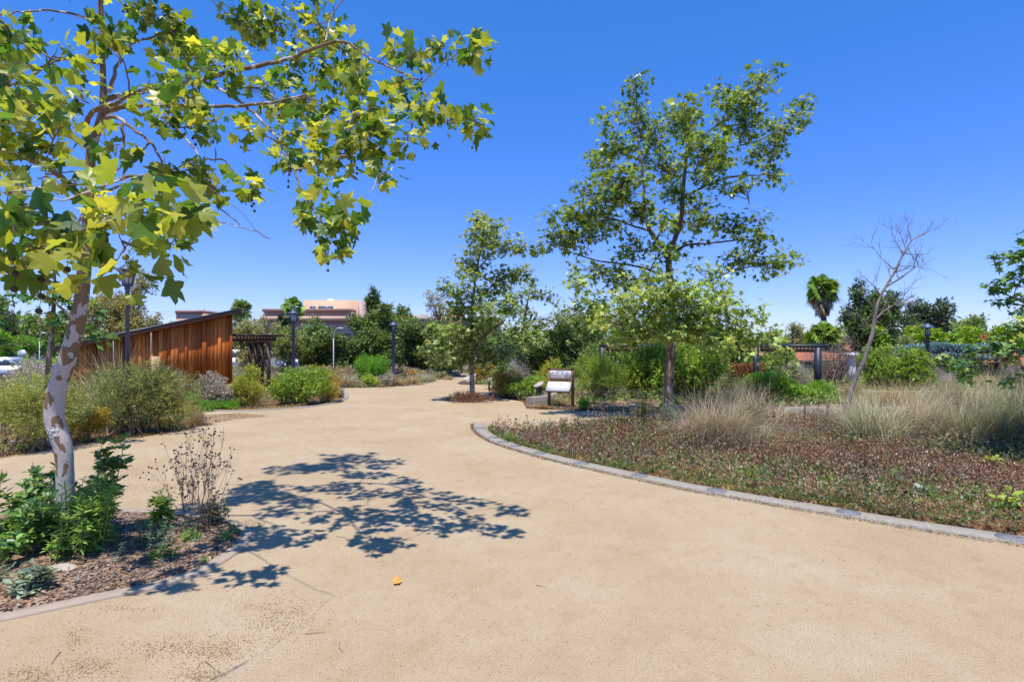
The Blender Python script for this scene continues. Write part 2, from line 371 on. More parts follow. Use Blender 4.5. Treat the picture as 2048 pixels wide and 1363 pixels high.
M['ink_green'] = flat_mat('green_ink', (0.32, 0.47, 0.33), 0.6, 0.1, 8)
M['ink_blue'] = flat_mat('blue_ink', (0.52, 0.60, 0.70), 0.6, 0.1, 8)
M['rock'] = flat_mat('pale_rock', (0.40, 0.35, 0.28), 0.9, 0.25, 5, 0.02, bscale=12)
M['stucco_tan'] = flat_mat('tan_stucco', (0.62, 0.40, 0.26), 0.9, 0.05, 1.0)
M['stucco_mauve'] = flat_mat('mauve_stucco', (0.42, 0.32, 0.29), 0.9, 0.06, 1.0)
M['stucco_grey'] = flat_mat('grey_stucco', (0.40, 0.37, 0.36), 0.9, 0.06, 1.0)
M['cornice'] = flat_mat('brown_cornice', (0.30, 0.19, 0.15), 0.9, 0.06, 1.0)
M['white'] = flat_mat('white_paint', (0.72, 0.70, 0.68), 0.7, 0.06, 2.0, 0.002)
M['stucco_white'] = flat_mat('white_stucco', (0.60, 0.56, 0.54), 0.9, 0.06, 2.0)
M['tile'] = flat_mat('terracotta_tile', (0.33, 0.115, 0.065), 0.85, 0.45, 5.0, 0.01)
M['metal'] = flat_mat('galvanised_steel', (0.42, 0.44, 0.46), 0.5, 0.1, 3.0, metal=0.3)
M['yellow'] = flat_mat('yellow_sign', (0.85, 0.42, 0.02), 0.5, 0.03, 3.0)
M['black'] = flat_mat('black', (0.02, 0.02, 0.02), 0.6, 0.1, 3.0)
M['blue'] = flat_mat('blue_sign_paint', (0.05, 0.15, 0.45), 0.5, 0.05, 3.0)
M['rubber'] = flat_mat('tyre_rubber', (0.03, 0.03, 0.03), 0.85, 0.1, 3.0)
M['pinkroof'] = flat_mat('pink_awning', (0.50, 0.32, 0.28), 0.85, 0.15, 3.0)
M['chalk'] = flat_mat('chalk_white', (0.72, 0.68, 0.66), 0.9, 0.05, 3.0)
M['deadleaf'] = flat_mat('orange_dead_leaf', (0.60, 0.27, 0.04), 0.7, 0.3, 30.0)
M['carwhite'] = flat_mat('white_car_paint', (0.70, 0.71, 0.73), 0.3, 0.03, 2, spec=0.6)
M['carsilver'] = flat_mat('silver_car_paint', (0.42, 0.45, 0.50), 0.3, 0.03, 2, metal=0.3, spec=0.6)
M['carblue'] = flat_mat('pale_blue_car_paint', (0.30, 0.38, 0.52), 0.3, 0.03, 2, spec=0.6)
M['cardark'] = flat_mat('dark_car_paint', (0.04, 0.05, 0.07), 0.3, 0.03, 2, spec=0.6)
M['carred'] = flat_mat('red_car_paint', (0.4, 0.06, 0.05), 0.3, 0.03, 2, spec=0.6)
M['bin'] = flat_mat('green_plastic', (0.06, 0.11, 0.10), 0.6, 0.1, 2)

# ------------------------------------------------------------------ mesh accumulator
ORG = {}
class Acc:
    def __init__(s): s.V = []; s.L = []; s.T = []; s.n = 0
    def add(s, V, Fc):
        V = np.asarray(V, float).reshape(-1, 3)
        Fc = np.asarray(Fc, int)
        s.V.append(V); s.L.append((Fc + s.n).ravel()); s.T.append(np.full(len(Fc), Fc.shape[1], int)); s.n += len(V)
        return s
    def poly(s, V):
        V = np.asarray(V, float); return s.add(V, [list(range(len(V)))])
    def box(s, c, sz, rz=0.0, tilt=None):
        sx, sy, sz_ = np.array(sz) / 2
        v = np.array([[x, y, z] for x in (-sx, sx) for y in (-sy, sy) for z in (-sz_, sz_)])
        if tilt is not None: v = v @ np.array(tilt).T
        ca, sa = math.cos(rz), math.sin(rz)
        v = v @ np.array([[ca, sa, 0], [-sa, ca, 0], [0, 0, 1]])
        return s.add(v + np.array(c), [[0, 1, 3, 2], [4, 6, 7, 5], [0, 4, 5, 1], [2, 3, 7, 6], [0, 2, 6, 4], [1, 5, 7, 3]])
    def tube(s, pts, rad, sides=6, cap=True):
        p = np.asarray(pts, float); k = len(p)
        r = np.broadcast_to(np.asarray(rad, float), (k,))
        t = np.gradient(p, axis=0); t /= np.linalg.norm(t, axis=1, keepdims=True) + 1e-9
        ref = np.array([1.0, 0.13, 0.07]) if abs(t[0, 0]) < 0.8 else np.array([0.1, 1.0, 0.05])
        a = np.cross(t, ref); a /= np.linalg.norm(a, axis=1, keepdims=True) + 1e-9
        b = np.cross(t, a)
        th = np.arange(sides) / sides * 2 * math.pi
        V = p[:, None] + r[:, None, None] * (np.cos(th)[None, :, None] * a[:, None] + np.sin(th)[None, :, None] * b[:, None])
        i = np.arange(k - 1)[:, None] * sides; j = np.arange(sides)[None]; j2 = (j + 1) % sides
        Fc = np.stack([i + j, i + j2, i + sides + j2, i + sides + j], -1).reshape(-1, 4)
        n0 = s.n
        s.add(V.reshape(-1, 3), Fc)
        if cap:
            for base in (0, (k - 1) * sides):
                f = np.arange(sides) + base + n0
                if base == 0: f = f[::-1]
                s.L.append(f); s.T.append(np.array([sides]))
        return s
    def lathe(s, prof, c, sides=16):
        c = np.asarray(c, float)
        pts = [(c[0], c[1], c[2] + z) for r, z in prof]
        p = np.array(pts); k = len(p)
        th = np.arange(sides) / sides * 2 * math.pi
        r = np.array([q[0] for q in prof])
        V = p[:, None] + np.stack([r[:, None] * np.cos(th), r[:, None] * np.sin(th), np.zeros((k, sides))], -1)
        i = np.arange(k - 1)[:, None] * sides; j = np.arange(sides)[None]; j2 = (j + 1) % sides
        n0 = s.n
        s.add(V.reshape(-1, 3), np.stack([i + j, i + j2, i + sides + j2, i + sides + j], -1).reshape(-1, 4))
        s.L.append(np.arange(sides)[::-1] + n0); s.T.append(np.array([sides]))
        s.L.append(np.arange(sides) + (k - 1) * sides + n0); s.T.append(np.array([sides]))
        return s
    def prism(s, poly, z0, z1):
        p = np.asarray(poly, float); k = len(p)
        V = np.vstack([np.c_[p, np.full(k, z0)], np.c_[p, np.full(k, z1)]])
        n0 = s.n
        i = np.arange(k); j = (i + 1) % k
        s.add(V, np.stack([i, j, j + k, i + k], 1))
        s.L.append(i[::-1] + n0); s.T.append(np.array([k])); s.L.append(i + k + n0); s.T.append(np.array([k]))
        return s
    def extr(s, poly3, d):      # polygon in space pushed along d
        p = np.asarray(poly3, float); k = len(p); d = np.asarray(d, float)
        V = np.vstack([p, p + d]); n0 = s.n
        i = np.arange(k); j = (i + 1) % k
        s.add(V, np.stack([i, j, j + k, i + k], 1))
        s.L.append(i[::-1] + n0); s.T.append(np.array([k])); s.L.append(i + k + n0); s.T.append(np.array([k]))
        return s
    def leaves(s, tmpl, Pp, T, Nn, S_):
        tv, tf = tmpl
        Pp = np.asarray(Pp, float); n = len(Pp)
        if n == 0: return s
        T = T / (np.linalg.norm(T, axis=1, keepdims=True) + 1e-9)
        X = np.cross(T, Nn); X /= np.linalg.norm(X, axis=1, keepdims=True) + 1e-9
        Z = np.cross(X, T)
        S_ = np.broadcast_to(np.asarray(S_, float), (n,))
        V = Pp[:, None] + S_[:, None, None] * (tv[None, :, 0, None] * X[:, None] + tv[None, :, 1, None] * T[:, None] + tv[None, :, 2, None] * Z[:, None])
        k = len(tv)
        Fc = (tf[None] + (np.arange(n) * k)[:, None, None]).reshape(-1, tf.shape[1])
        return s.add(V.reshape(-1, 3), Fc)
    def build(s, name, mat, parent=None, loc=None, smooth=False):
        me = bpy.data.meshes.new(name)
        if s.n:
            V = np.vstack(s.V); L = np.concatenate(s.L); T = np.concatenate(s.T)
            o0 = ORG[parent.name] if parent is not None else np.array(loc if loc is not None else (0, 0, 0), float)
            V = V - o0
            me.vertices.add(len(V)); me.vertices.foreach_set('co', V.astype(np.float32).ravel())
            me.loops.add(len(L)); me.loops.foreach_set('vertex_index', L.astype(np.int32))
            me.polygons.add(len(T))
            me.polygons.foreach_set('loop_start', np.r_[0, np.cumsum(T)[:-1]].astype(np.int32))
            me.polygons.foreach_set('loop_total', T.astype(np.int32))
            if smooth: me.polygons.foreach_set('use_smooth', np.ones(len(T), bool))
            me.update(calc_edges=True)
            me.validate()
        me.materials.append(M[mat] if isinstance(mat, str) else mat)
        o = bpy.data.objects.new(name, me)
        S.collection.objects.link(o)
        if parent is not None:
            o.parent = parent; ORG[o.name] = ORG[parent.name]
        else:
            o.location = tuple(loc) if loc is not None else (0, 0, 0)
            ORG[o.name] = np.array(loc if loc is not None else (0, 0, 0), float)
        return o
def tag(o, label=None, cat=None, group=None, kind=None):
    if label: o['label'] = label
    if cat: o['category'] = cat
    if group: o['group'] = group
    if kind: o['kind'] = kind
    return o
def root(name, loc, label, cat, group=None):
    o = bpy.data.objects.new(name, None)
    o.empty_display_size = 0.2
    S.collection.objects.link(o)
    o.location = tuple(loc); ORG[o.name] = np.array(loc, float)
    return tag(o, label, cat, group)
def copy_tree(o, parent=None):
    c = o.copy(); S.collection.objects.link(c)
    if parent is not None: c.parent = parent
    for ch in list(o.children): copy_tree(ch, c)
    return c
def spline(pts, n=8):
    p = np.asarray(pts, float)
    p = np.vstack([2 * p[0] - p[1], p, 2 * p[-1] - p[-2]])
    out = []
    for i in range(1, len(p) - 2):
        t = np.linspace(0, 1, n, endpoint=False)[:, None]
        a, b, c, d = p[i - 1], p[i], p[i + 1], p[i + 2]
        out.append(0.5 * ((2 * b) + (-a + c) * t + (2 * a - 5 * b + 4 * c - d) * t ** 2 + (-a + 3 * b - 3 * c + d) * t ** 3))
    out.append(p[-2][None])
    return np.vstack(out)
def ribbon(acc, line, w, z0, z1):
    p = np.asarray(line, float)[:, :2]
    t = np.gradient(p, axis=0); t /= np.linalg.norm(t, axis=1, keepdims=True)
    nn = np.c_[-t[:, 1], t[:, 0]]
    a, b = p + nn * w / 2, p - nn * w / 2
    k = len(p)
    bev = min(0.015, (z1 - z0) * 0.3)
    rows = [np.c_[a, np.full(k, z0)], np.c_[a, np.full(k, z1 - bev)], np.c_[p + nn * (w / 2 - bev), np.full(k, z1)],
            np.c_[p - nn * (w / 2 - bev), np.full(k, z1)], np.c_[b, np.full(k, z1 - bev)], np.c_[b, np.full(k, z0)]]
    V = np.vstack(rows)
    f = []
    for q in range(5):
        for i in range(k - 1):
            f.append([q * k + i, q * k + i + 1, (q + 1) * k + i + 1, (q + 1) * k + i])
    acc.add(V, f)
    acc.add([r[0] for r in rows], [[0, 1, 2, 3, 4, 5]]); acc.add([r[-1] for r in rows][::-1], [[0, 1, 2, 3, 4, 5]])
def unit(n):
    v = R.normal(size=(n, 3)); return v / np.linalg.norm(v, axis=1, keepdims=True)

# leaf templates (x across, y along, z up)
def star(pts, droop=0.25, fold=0.12, stem=0.0):
    out = [(0.0, 0.28, 0.03)]
    full = [(a, r) for a, r in pts] + [(-a, r) for a, r in reversed(pts) if 0 < a < 180]
    for a, r in full:
        x = math.sin(math.radians(a)) * r; y = 0.28 + math.cos(math.radians(a)) * r
        out.append((x, y, -droop * (x * x + (y - 0.28) ** 2) + fold * abs(x)))
    k = len(full)
    return np.array(out), np.array([[0, i + 1, (i + 1) % k + 1] for i in range(k)])
SYC = star([(0, 0.80), (13, 0.62), (19, 0.56), (31, 0.44), (42, 0.60), (56, 0.72), (68, 0.56), (82, 0.42), (96, 0.52), (112, 0.58), (138, 0.34), (180, 0.22)])
SYC2 = star([(0, 0.78), (28, 0.34), (58, 0.72), (84, 0.32), (112, 0.56), (180, 0.24)])
def variants(t):
    v, f = t; out = []
    for a_, b_, c_ in ((0.0, 0.0, 1.0), (0.5, -0.25, 0.9), (-0.55, -0.5, 0.8), (0.25, 0.55, 1.1)):
        w = v.copy(); w[:, 2] += a_ * w[:, 0] * np.abs(w[:, 0]) * 1.2 + b_ * (w[:, 1] - 0.2) ** 2 + 0.35 * abs(a_) * np.abs(w[:, 0]) ** 1.5; w[:, 0] *= c_
        out.append((w, f))
    return out
OVAL = (np.array([[0, 0, 0], [0.28, 0.35, 0.06], [0.20, 0.75, 0.03], [0, 1, -0.08], [-0.20, 0.75, 0.03], [-0.28, 0.35, 0.06]]), np.array([[0, 1, 2, 3], [0, 3, 4, 5]]))
DIA = (np.array([[0, 0, 0], [0.26, 0.5, 0.05], [0, 1, -0.05], [-0.26, 0.5, 0.05]]), np.array([[0, 1, 2, 3]]))
LANCE = (np.array([[0, 0, 0], [0.10, 0.35, 0.04], [0.07, 0.75, 0.0], [0, 1, -0.12], [-0.07, 0.75, 0.0], [-0.10, 0.35, 0.04]]), np.array([[0, 1, 2, 3], [0, 3, 4, 5]]))
NEED = (np.array([[-0.04, 0, 0], [0.04, 0, 0], [0.0, 1, -0.04]]), np.array([[0, 1, 2]]))
BIT = (np.array([[-0.25, 0, 0.05], [0.25, 0.1, 0.12], [0.3, 0.9, 0.04], [-0.2, 1, 0.2]]), np.array([[0, 1, 2, 3]]))
_t = (1 + 5 ** 0.5) / 2
ICO = (np.array([[-1, _t, 0], [1, _t, 0], [-1, -_t, 0], [1, -_t, 0], [0, -1, _t], [0, 1, _t], [0, -1, -_t], [0, 1, -_t], [_t, 0, -1], [_t, 0, 1], [-_t, 0, -1], [-_t, 0, 1]]) / 1.9,
       np.array([[0, 11, 5], [0, 5, 1], [0, 1, 7], [0, 7, 10], [0, 10, 11], [1, 5, 9], [5, 11, 4], [11, 10, 2], [10, 7, 6], [7, 1, 8], [3, 9, 4], [3, 4, 2], [3, 2, 6], [3, 6, 8], [3, 8, 9], [4, 9, 5], [2, 4, 11], [6, 2, 10], [8, 6, 7], [9, 8, 1]]))
def balls(acc, pts, r):
    n = len(pts); acc.leaves(ICO, pts, unit(n), unit(n), r)
def leafdirs(n, up=0.6, droop=0.25, out=None, ow=0.5):
    nn = unit(n) * (1 - up) ; nn[:, 2] = np.abs(nn[:, 2]) + up
    t = unit(n); t[:, 2] = t[:, 2] * 0.5 - droop
    if out is not None: t = t + out * ow
    return t, nn

# ------------------------------------------------------------------ grid helper for structures that need an uneven surface
def inpoly(pts, poly):
    x, y = pts[:, 0], pts[:, 1]; r = np.zeros(len(pts), bool); k = len(poly)
    for i in range(k):
        x0, y0 = poly[i]; x1, y1 = poly[(i + 1) % k]
        c = ((y0 > y) != (y1 > y))
        with np.errstate(divide='ignore', invalid='ignore'):
            r ^= c & (x < (x1 - x0) * (y - y0) / (y1 - y0 + 1e-12) + x0)
    return r
def sample(poly, n, bias=0.0):
    poly = np.asarray(poly); lo, hi = poly.min(0), poly.max(0); out = []
    tot = 0
    while tot < n:
        q = R.uniform(lo, hi, (n * 2, 2))
        if bias: q = q[R.random(len(q)) < (lo[1] / q[:, 1]) ** bias]
        q = q[inpoly(q, poly)]
        out.append(q); tot += len(q)
    return np.vstack(out)[:n]

# ================================================================== GROUND AND PATH
Acc().add([(-900, -60, -0.03), (900, -60, -0.03), (900, 1500, -0.03), (-900, 1500, -0.03)], [[0, 1, 2, 3]]).build('ground', 'soil')['kind'] = 'structure'
path_px_upper = [(0, 915), (100, 897), (200, 882), (330, 866), (396, 852), (412, 838), (402, 822), (480, 820), (560, 817), (640, 809), (688, 797), (688, 786), (676, 776), (760, 772), (835, 769), (850, 762), (895, 757), (915, 748), (925, 744), (940, 745), (934, 753), (922, 764), (945, 768), (990, 769), (976, 779), (980, 792), (1045, 803), (1052, 815), (1150, 819), (1250, 822), (1340, 825), (1500, 830), (1560, 839), (1700, 839)]
pw = [G(u, v) for u, v in path_px_upper]
left = [np.array([-16, 12.2]), np.array([-40, 12.5])]
path_poly = [left[1], left[0]] + pw + [np.array([14.5, 16.6]), np.array([40, 15.5]), np.array([40, -30]), np.array([-40, -30])]
Acc().poly([(p[0], p[1], 0.0) for p in path_poly][::-1]).build('path', 'sand')['kind'] = 'structure'
Acc().add([(-90, 52, -0.012), (30, 52, -0.012), (30, 100, -0.012), (-90, 100, -0.012)], [[0, 1, 2, 3]]).build('parking_lot', 'asphalt')['kind'] = 'structure'
Acc().add([(-90, 44, -0.02), (-31, 44, -0.02), (-31, 51.9, -0.02), (-90, 51.9, -0.02)], [[0, 1, 2, 3]]).build('road', 'asphalt')['kind'] = 'structure'

def bed(name, poly, mat, z=0.006, amp=0.03, n=70):
    poly = np.asarray(poly, float)
    lo, hi = poly.min(0), poly.max(0)
    gx = np.linspace(lo[0], hi[0], n); gy = np.linspace(lo[1], hi[1], n)
    import bmesh
    bm = bmesh.new()
    vs = [bm.verts.new((p[0], p[1], z)) for p in poly]
    f = bm.faces.new(vs)
    bmesh.ops.triangulate(bm, faces=[f])
    for ax, g in ((0, gx), (1, gy)):
        for c in g[1:-1]:
            no = (1, 0, 0) if ax == 0 else (0, 1, 0)
            co = (c, 0, 0) if ax == 0 else (0, c, 0)
            bmesh.ops.bisect_plane(bm, geom=bm.verts[:] + bm.edges[:] + bm.faces[:], plane_co=co, plane_no=no)
    bnd = {v for e in bm.edges if len(e.link_faces) == 1 for v in e.verts}
    for v in bm.verts:
        if v not in bnd:
            v.co.z = z + amp * (0.5 + 0.5 * math.sin(v.co.x * 2.1 + 1.3 * math.sin(v.co.y * 1.7)) * math.cos(v.co.y * 2.3)) + random.random() * amp * 0.35
    bm.normal_update()
    for f in bm.faces:
        if f.normal.z < 0: f.normal_flip()
        f.smooth = True
    me = bpy.data.meshes.new(name); bm.to_mesh(me); bm.free()
    me.materials.append(M[mat])
    o = bpy.data.objects.new(name, me); S.collection.objects.link(o)
    o['kind'] = 'structure'
    return o

# right kerb with round slate medallions
kerb_c = [G(u, v) for u, v in [(958, 846), (960, 856), (972, 868), (995, 881), (1030, 893), (1100, 913), (1205, 937), (1320, 961), (1400, 977), (1558, 1004), (1716, 1030), (1856, 1053), (2048, 1081), (2280, 1108)]]
kerb_line = spline(kerb_c, 8)
kw = 0.33
kb = root('kerb', (kerb_c[6][0], kerb_c[6][1], 0), 'long curving pale concrete edging strip bordering the dry weed bed on the right', 'kerb')
a = Acc(); ribbon(a, kerb_line, kw, -0.02, 0.02); a.build('concrete_strip', 'concrete', kb, smooth=False)
for (u, v) in [(964, 858), (985, 876), (1006, 885), (1032, 892), (1090, 908), (1161, 926), (1281, 952), (1440, 985), (1693, 1027), (2030, 1078)]:
    q = G(u, v)
    d = np.linalg.norm(kerb_line - q, axis=1).argmin(); q = kerb_line[d]
    a = Acc(); a.lathe([(0.0, 0.021), (0.145, 0.021), (0.145, 0.0235), (0.0, 0.0245)][1:], (q[0], q[1], 0), 28)
    mo = a.build('medallion', 'medal', kb)
    if v > 900:
        b = Acc()
        for k in range(5):
            aa = R.uniform(0, 6.28); rr = R.uniform(0.02, 0.10)
            cx, cy = q[0] + rr * math.cos(aa), q[1] + rr * math.sin(aa)
            th = np.linspace(0, 2 * math.pi, 9)[:-1]
            b.prism(np.c_[cx + 0.03 * np.cos(th) * R.uniform(0.5, 1.4), cy + 0.018 * np.sin(th)], 0.0225, 0.0265)
        b.build('relief', 'medal_hi', mo)
for (u, v) in [(1850, 1052), (1235, 944)]:
    q = G(u, v); d = np.linalg.norm(kerb_line - q, axis=1).argmin(); q = kerb_line[d]
    t = kerb_line[d + 1] - kerb_line[d]
    Acc().box((q[0], q[1], 0.0215), (0.012, kw * 0.98, 0.004), math.atan2(t[1], t[0]) + 0.15).build('joint', 'joint', kb)
t = np.gradient(kerb_line, axis=0); t /= np.linalg.norm(t, axis=1, keepdims=True)
kin = kerb_line + np.c_[-t[:, 1], t[:, 0]] * (kw / 2 - 0.01)
kout = kerb_line - np.c_[-t[:, 1], t[:, 0]] * (kw / 2)
if kin[-1][1] < kout[-1][1]: kin, kout = kout, kin
kin = kin[10:]
rb_poly = [tuple(p) for p in kin] + [(22, 3.0), (26, 9), (26, 16.3)] + [tuple(G(u, v)) for u, v in [(2100, 842), (1700, 842), (1560, 843), (1450, 847), (1330, 851), (1150, 856), (1000, 860)]]
bed('weed_bed_soil', rb_poly, 'soil', 0.008, 0.07)

# left planter
pl_out = [(-9.5, 1.2), (-6.5, 2.9), (-4.95, 3.95), (-4.07, 4.53), (-3.56, 4.90), (-3.22, 5.14), (-2.99, 5.48), (-2.90, 5.9), (-2.93, 6.35), (-3.10, 6.78), (-3.50, 7.15), (-4.15, 7.43), (-4.86, 7.60), (-5.6, 7.66), (-7, 7.6), (-9.5, 7.0)]
pl_line = spline(pl_out, 6)
t = np.gradient(pl_line, axis=0); t /= np.linalg.norm(t, axis=1, keepdims=True)
nn = np.c_[-t[:, 1], t[:, 0]]
pe = root('planter_edging', (-3.2, 5.2, 0), 'rounded pinkish concrete edging around the planter of the speckled sycamore', 'edging')
a = Acc(); ribbon(a, pl_line + nn * 0.08, 0.16, -0.02, 0.022); a.build('edging_strip', 'kerb_pink', pe)
pl_in = pl_line + nn * 0.15
bed('planter_mulch', [tuple(p) for p in pl_in], 'mulch', 0.012, 0.05, 50)

# low concrete walls
def wall(label, px, w, h, mat='wallgrey', name='low_wall', cat='wall', capm=None):
    pts = spline([G(*p) for p in px] if len(px[0]) == 2 and abs(px[0][1]) > 100 else px, 6)
    o = root(name, (pts[0][0], pts[0][1], 0), label, cat)
    a = Acc(); ribbon(a, pts, w, -0.05, h); a.build('wall_body', mat, o)
    return o
wall('low grey concrete retaining wall in front of the bright green mound', [(4.6, 17.5), (6.5, 17.2), (8.3, 17.0), (10.6, 16.9), (11.6, 17.3)], 0.34, 0.36)
wall('long low concrete wall behind the straw grasses at the right edge', [(13.5, 24.5), (17, 23.6), (22, 23), (30, 22.8)], 0.3, 0.30, 'concrete')
wall('low concrete wall closing the far end of the sandy path', [(-9.0, 47.5), (-5.2, 47.2), (-2.6, 46.8)], 0.4, 0.5)
wall('curved concrete seat wall beside the map sign', [(0.60, 20.2), (1.1, 20.75), (1.5, 21.5), (1.62, 22.4), (1.3, 23.3), (0.8, 23.7)], 0.30, 0.36, name='seat_wall', cat='seat wall')
for lab, pts in [('thin concrete edging along the shrub bed left of the path', [(-14.0, 12.75), (-11.0, 12.9)]),
                 ('concrete edging curving round the tip of the far left shrub bed', [tuple(G(400, 821)), tuple(G(480, 822)), tuple(G(560, 818)), tuple(G(640, 811)), tuple(G(690, 798)), tuple(G(692, 787)), tuple(G(676, 775))]),
                 ('concrete edging at the foot of the tan grasses beyond the path fork', [tuple(G(676, 774)), tuple(G(760, 772.5)), tuple(G(838, 769.5)), tuple(G(852, 762))])]:
    pts = spline(pts, 6); a = Acc(); ribbon(a, pts, 0.14, -0.03, 0.04)
    tag(a.build('bed_edging', 'concrete', loc=(pts[0][0], pts[0][1], 0)), lab, 'edging')

# ================================================================== TREE BUILDER
def grow(name, label, cat, Y0, trunk, blobs, leafm, tmpl, lsize, per, group=None, limbs=(), barkm='bark2', twigs=True,
         csig=0.12, dens=1.0, depth=0.8, upw=0.55, fresh=None, sides=10, twig_r=0.006, seeds=0, limb_r=0.35, fill=0, fz0=0.0, bark_top=None, sstep=0.0):
    """trunk: list of (u, v, width_px[, Y]); blobs: (u, v, ru, rv[, Y])."""
    tp = []; tr = []
    for q in trunk:
        Yq = q[3] if len(q) > 3 else Y0
        tp.append(P(q[0], q[1], Yq)); tr.append(q[2] / F * Yq / 2)
    base = np.array([tp[0][0], tp[0][1], 0.0])
    tp = np.array(tp); tr = np.array(tr)
    o = root(name, base, label, cat, group)
    sp = spline(np.c_[tp, tr], 6)
    sp[0, 2] = min(sp[0, 2], 0.0) - 0.05
    T = Acc()
    rr = sp[:, 3].copy(); rr[0] *= 1.35; rr[1] *= 1.12
    T.tube(sp[:, :3], rr * (1 + R.normal(0, 0.02, len(rr))), sides)
    trunk_pts = sp.copy()
    skel = [sp[len(sp) // 4:]]
    for lb in limbs:
        pts = []
        for q in lb:
            Yq = q[3] if len(q) > 3 else Y0
            pts.append(list(P(q[0], q[1], Yq)) + [q[2] / F * Yq / 2])
        s2 = spline(np.array(pts), 6)
        s2[1:-1, :3] += R.normal(0, 0.005, (len(s2) - 2, 3))
        T.tube(s2[:, :3], s2[:, 3], 7); skel.append(s2)
    sk = np.vstack(skel)
    xs = [b[0] for b in blobs]; half = (max(xs) - min(xs)) / 2; um = trunk[len(trunk) // 2][0]
    B = []
    for b in blobs:
        if len(b) > 4: Yb = b[4]
        else:
            q = abs(b[0] - um) / (half + 1)
            Rm = half / F * Y0 * math.sqrt(max(0.05, 1 - min(q, 1) ** 2))
            Yb = Y0 + R.uniform(-1, 1) * Rm * depth
        B.append((P(b[0], b[1], Yb), b[2] / F * Yb, b[3] / F * Yb, b))
    B.sort(key=lambda x: np.linalg.norm(x[0][:2] - base[:2]) * 0.7 + abs(x[0][2] - tp[:, 2].mean()) * 0.3)
    LP = []; LO = []; CL = []
    for c, rx, rz, b in B:
        d = sk[:, :3] - c
        pen = np.linalg.norm(d, axis=1) + np.maximum(0, d[:, 2] + 0.15 * np.hypot(d[:, 0], d[:, 1])) * 1.2
        k = pen.argmin(); s0 = sk[k]
        L = np.linalg.norm(s0[:3] - c)
        mid = (s0[:3] + c) / 2 + np.array([R.normal(0, 0.06) * L, R.normal(0, 0.06) * L, -0.02 * L + abs(R.normal(0, 0.08)) * L])
        r0 = min(s0[3] * 0.7, 0.006 + limb_r * 0.03 * L + 0.003)
        s2 = spline(np.array([list(s0[:3]) + [r0], list(mid) + [r0 * 0.7], list(c) + [max(r0 * 0.4, 0.004)]]), 5)
        s2[1:-1, :3] += R.normal(0, 0.007 * min(L, 2), (len(s2) - 2, 3))
        T.tube(s2[:, :3], s2[:, 3], 6); sk = np.vstack([sk, s2[2:]])
        vol = b[2] * b[3]
        near_ = len(b) > 4 and b[4] < Y0; nc = max(2 if near_ and b[4] < 3.5 else 3, int(dens * vol / 200.0 * ((b[4] / Y0) ** (2.6 if b[4] < 3.5 else 1.3) if near_ else 1.0)))
        pts = unit(nc) * (R.random(nc) ** 0.45)[:, None] * np.array([rx, (rx + rz) / 2, rz]) + c
        for p in pts:
            if twigs:
                q = s2[R.integers(len(s2) // 2, len(s2))][:3]
                m_ = (q + p) / 2 + R.normal(0, 0.08, 3) * np.linalg.norm(p - q)
                T.tube(np.array([q, m_, p]), [twig_r * 1.5, twig_r, twig_r * 0.5], 4, cap=False)
            CL.append(p); LO.append((p - c))
        if twigs and R.random() < 0.5:
            e = c + unit(1)[0] * np.array([rx, rx, rz]) * 1.25
            T.tube(np.array([c, (c + e) / 2 + R.normal(0, .04, 3), e]), [twig_r * 1.4, twig_r, twig_r * 0.4], 4, cap=False)
    if fill:
        c_ = sk[(sk[:, 2] > fz0) & (sk[:, 3] < tr.max() * 0.55)]
        for i in range(fill):
            q = c_[R.integers(len(c_))][:3]; p = q + unit(1)[0] * R.uniform(0.1, 0.5); CL.append(p); LO.append(p - q)
            T.tube(np.array([q, p]), [twig_r, twig_r * 0.5], 4, cap=False)
    CL = np.array(CL); LO = np.array(LO)
    tb = T.build('trunk', barkm, o, smooth=True)
    idx = np.repeat(np.arange(len(CL)), per)
    n = len(idx)
    off = unit(n) * (R.random(n) ** 0.5)[:, None] * csig * np.array([1, 1, 0.75])
    pos = CL[idx] + off
    out = LO[idx] + off * 2; out /= np.linalg.norm(out, axis=1, keepdims=True) + 1e-6
    Td, Nd = leafdirs(n, upw, 0.28, out, 0.7)
    sz = lsize * R.uniform(0.45, 1.25, n) * (np.where(pos[:, 1] < 3.4, 0.74, 1.0) if Y0 < 7 else 1.0)
    if fresh is not None:
        fm, frac, cond = fresh
        msk = (R.random(n) < frac) & cond(pos)
    else: msk = np.zeros(n, bool)
    vs_ = variants(tmpl); pick = R.integers(0, len(vs_), n)
    a = Acc()
    for j, tv_ in enumerate(vs_):
        k = ~msk & (pick == j); a.leaves(tv_, pos[k], Td[k], Nd[k], sz[k])
    cr = a.build('crown', leafm, o)
    if msk.any():
        a = Acc()
        for j, tv_ in enumerate(vs_):
            k = msk & (pick == j); a.leaves(tv_, pos[k], Td[k], Nd[k], sz[k])
        tag(a.build('young_leaves', fm, o), 'paler yellow green young leaves')
    for k in range(seeds):
        p = CL[R.integers(len(CL))] - np.array([0, 0, csig * 0.3])
        a = Acc(); nb = R.integers(2, 5); q = [p.copy()]
        for j in range(nb): q.append(q[-1] + np.array([R.normal(0, 0.012), R.normal(0, 0.012), -0.055 - 0.02 * R.random()]))
        q = np.array(q); a.tube(q, 0.0016, 3, cap=False); balls(a, q[1:], 0.0155)
        a.build('seed_ball_string', 'ball' if R.random() < 0.75 else 'ball_g', o)
    return o, tb, trunk_pts

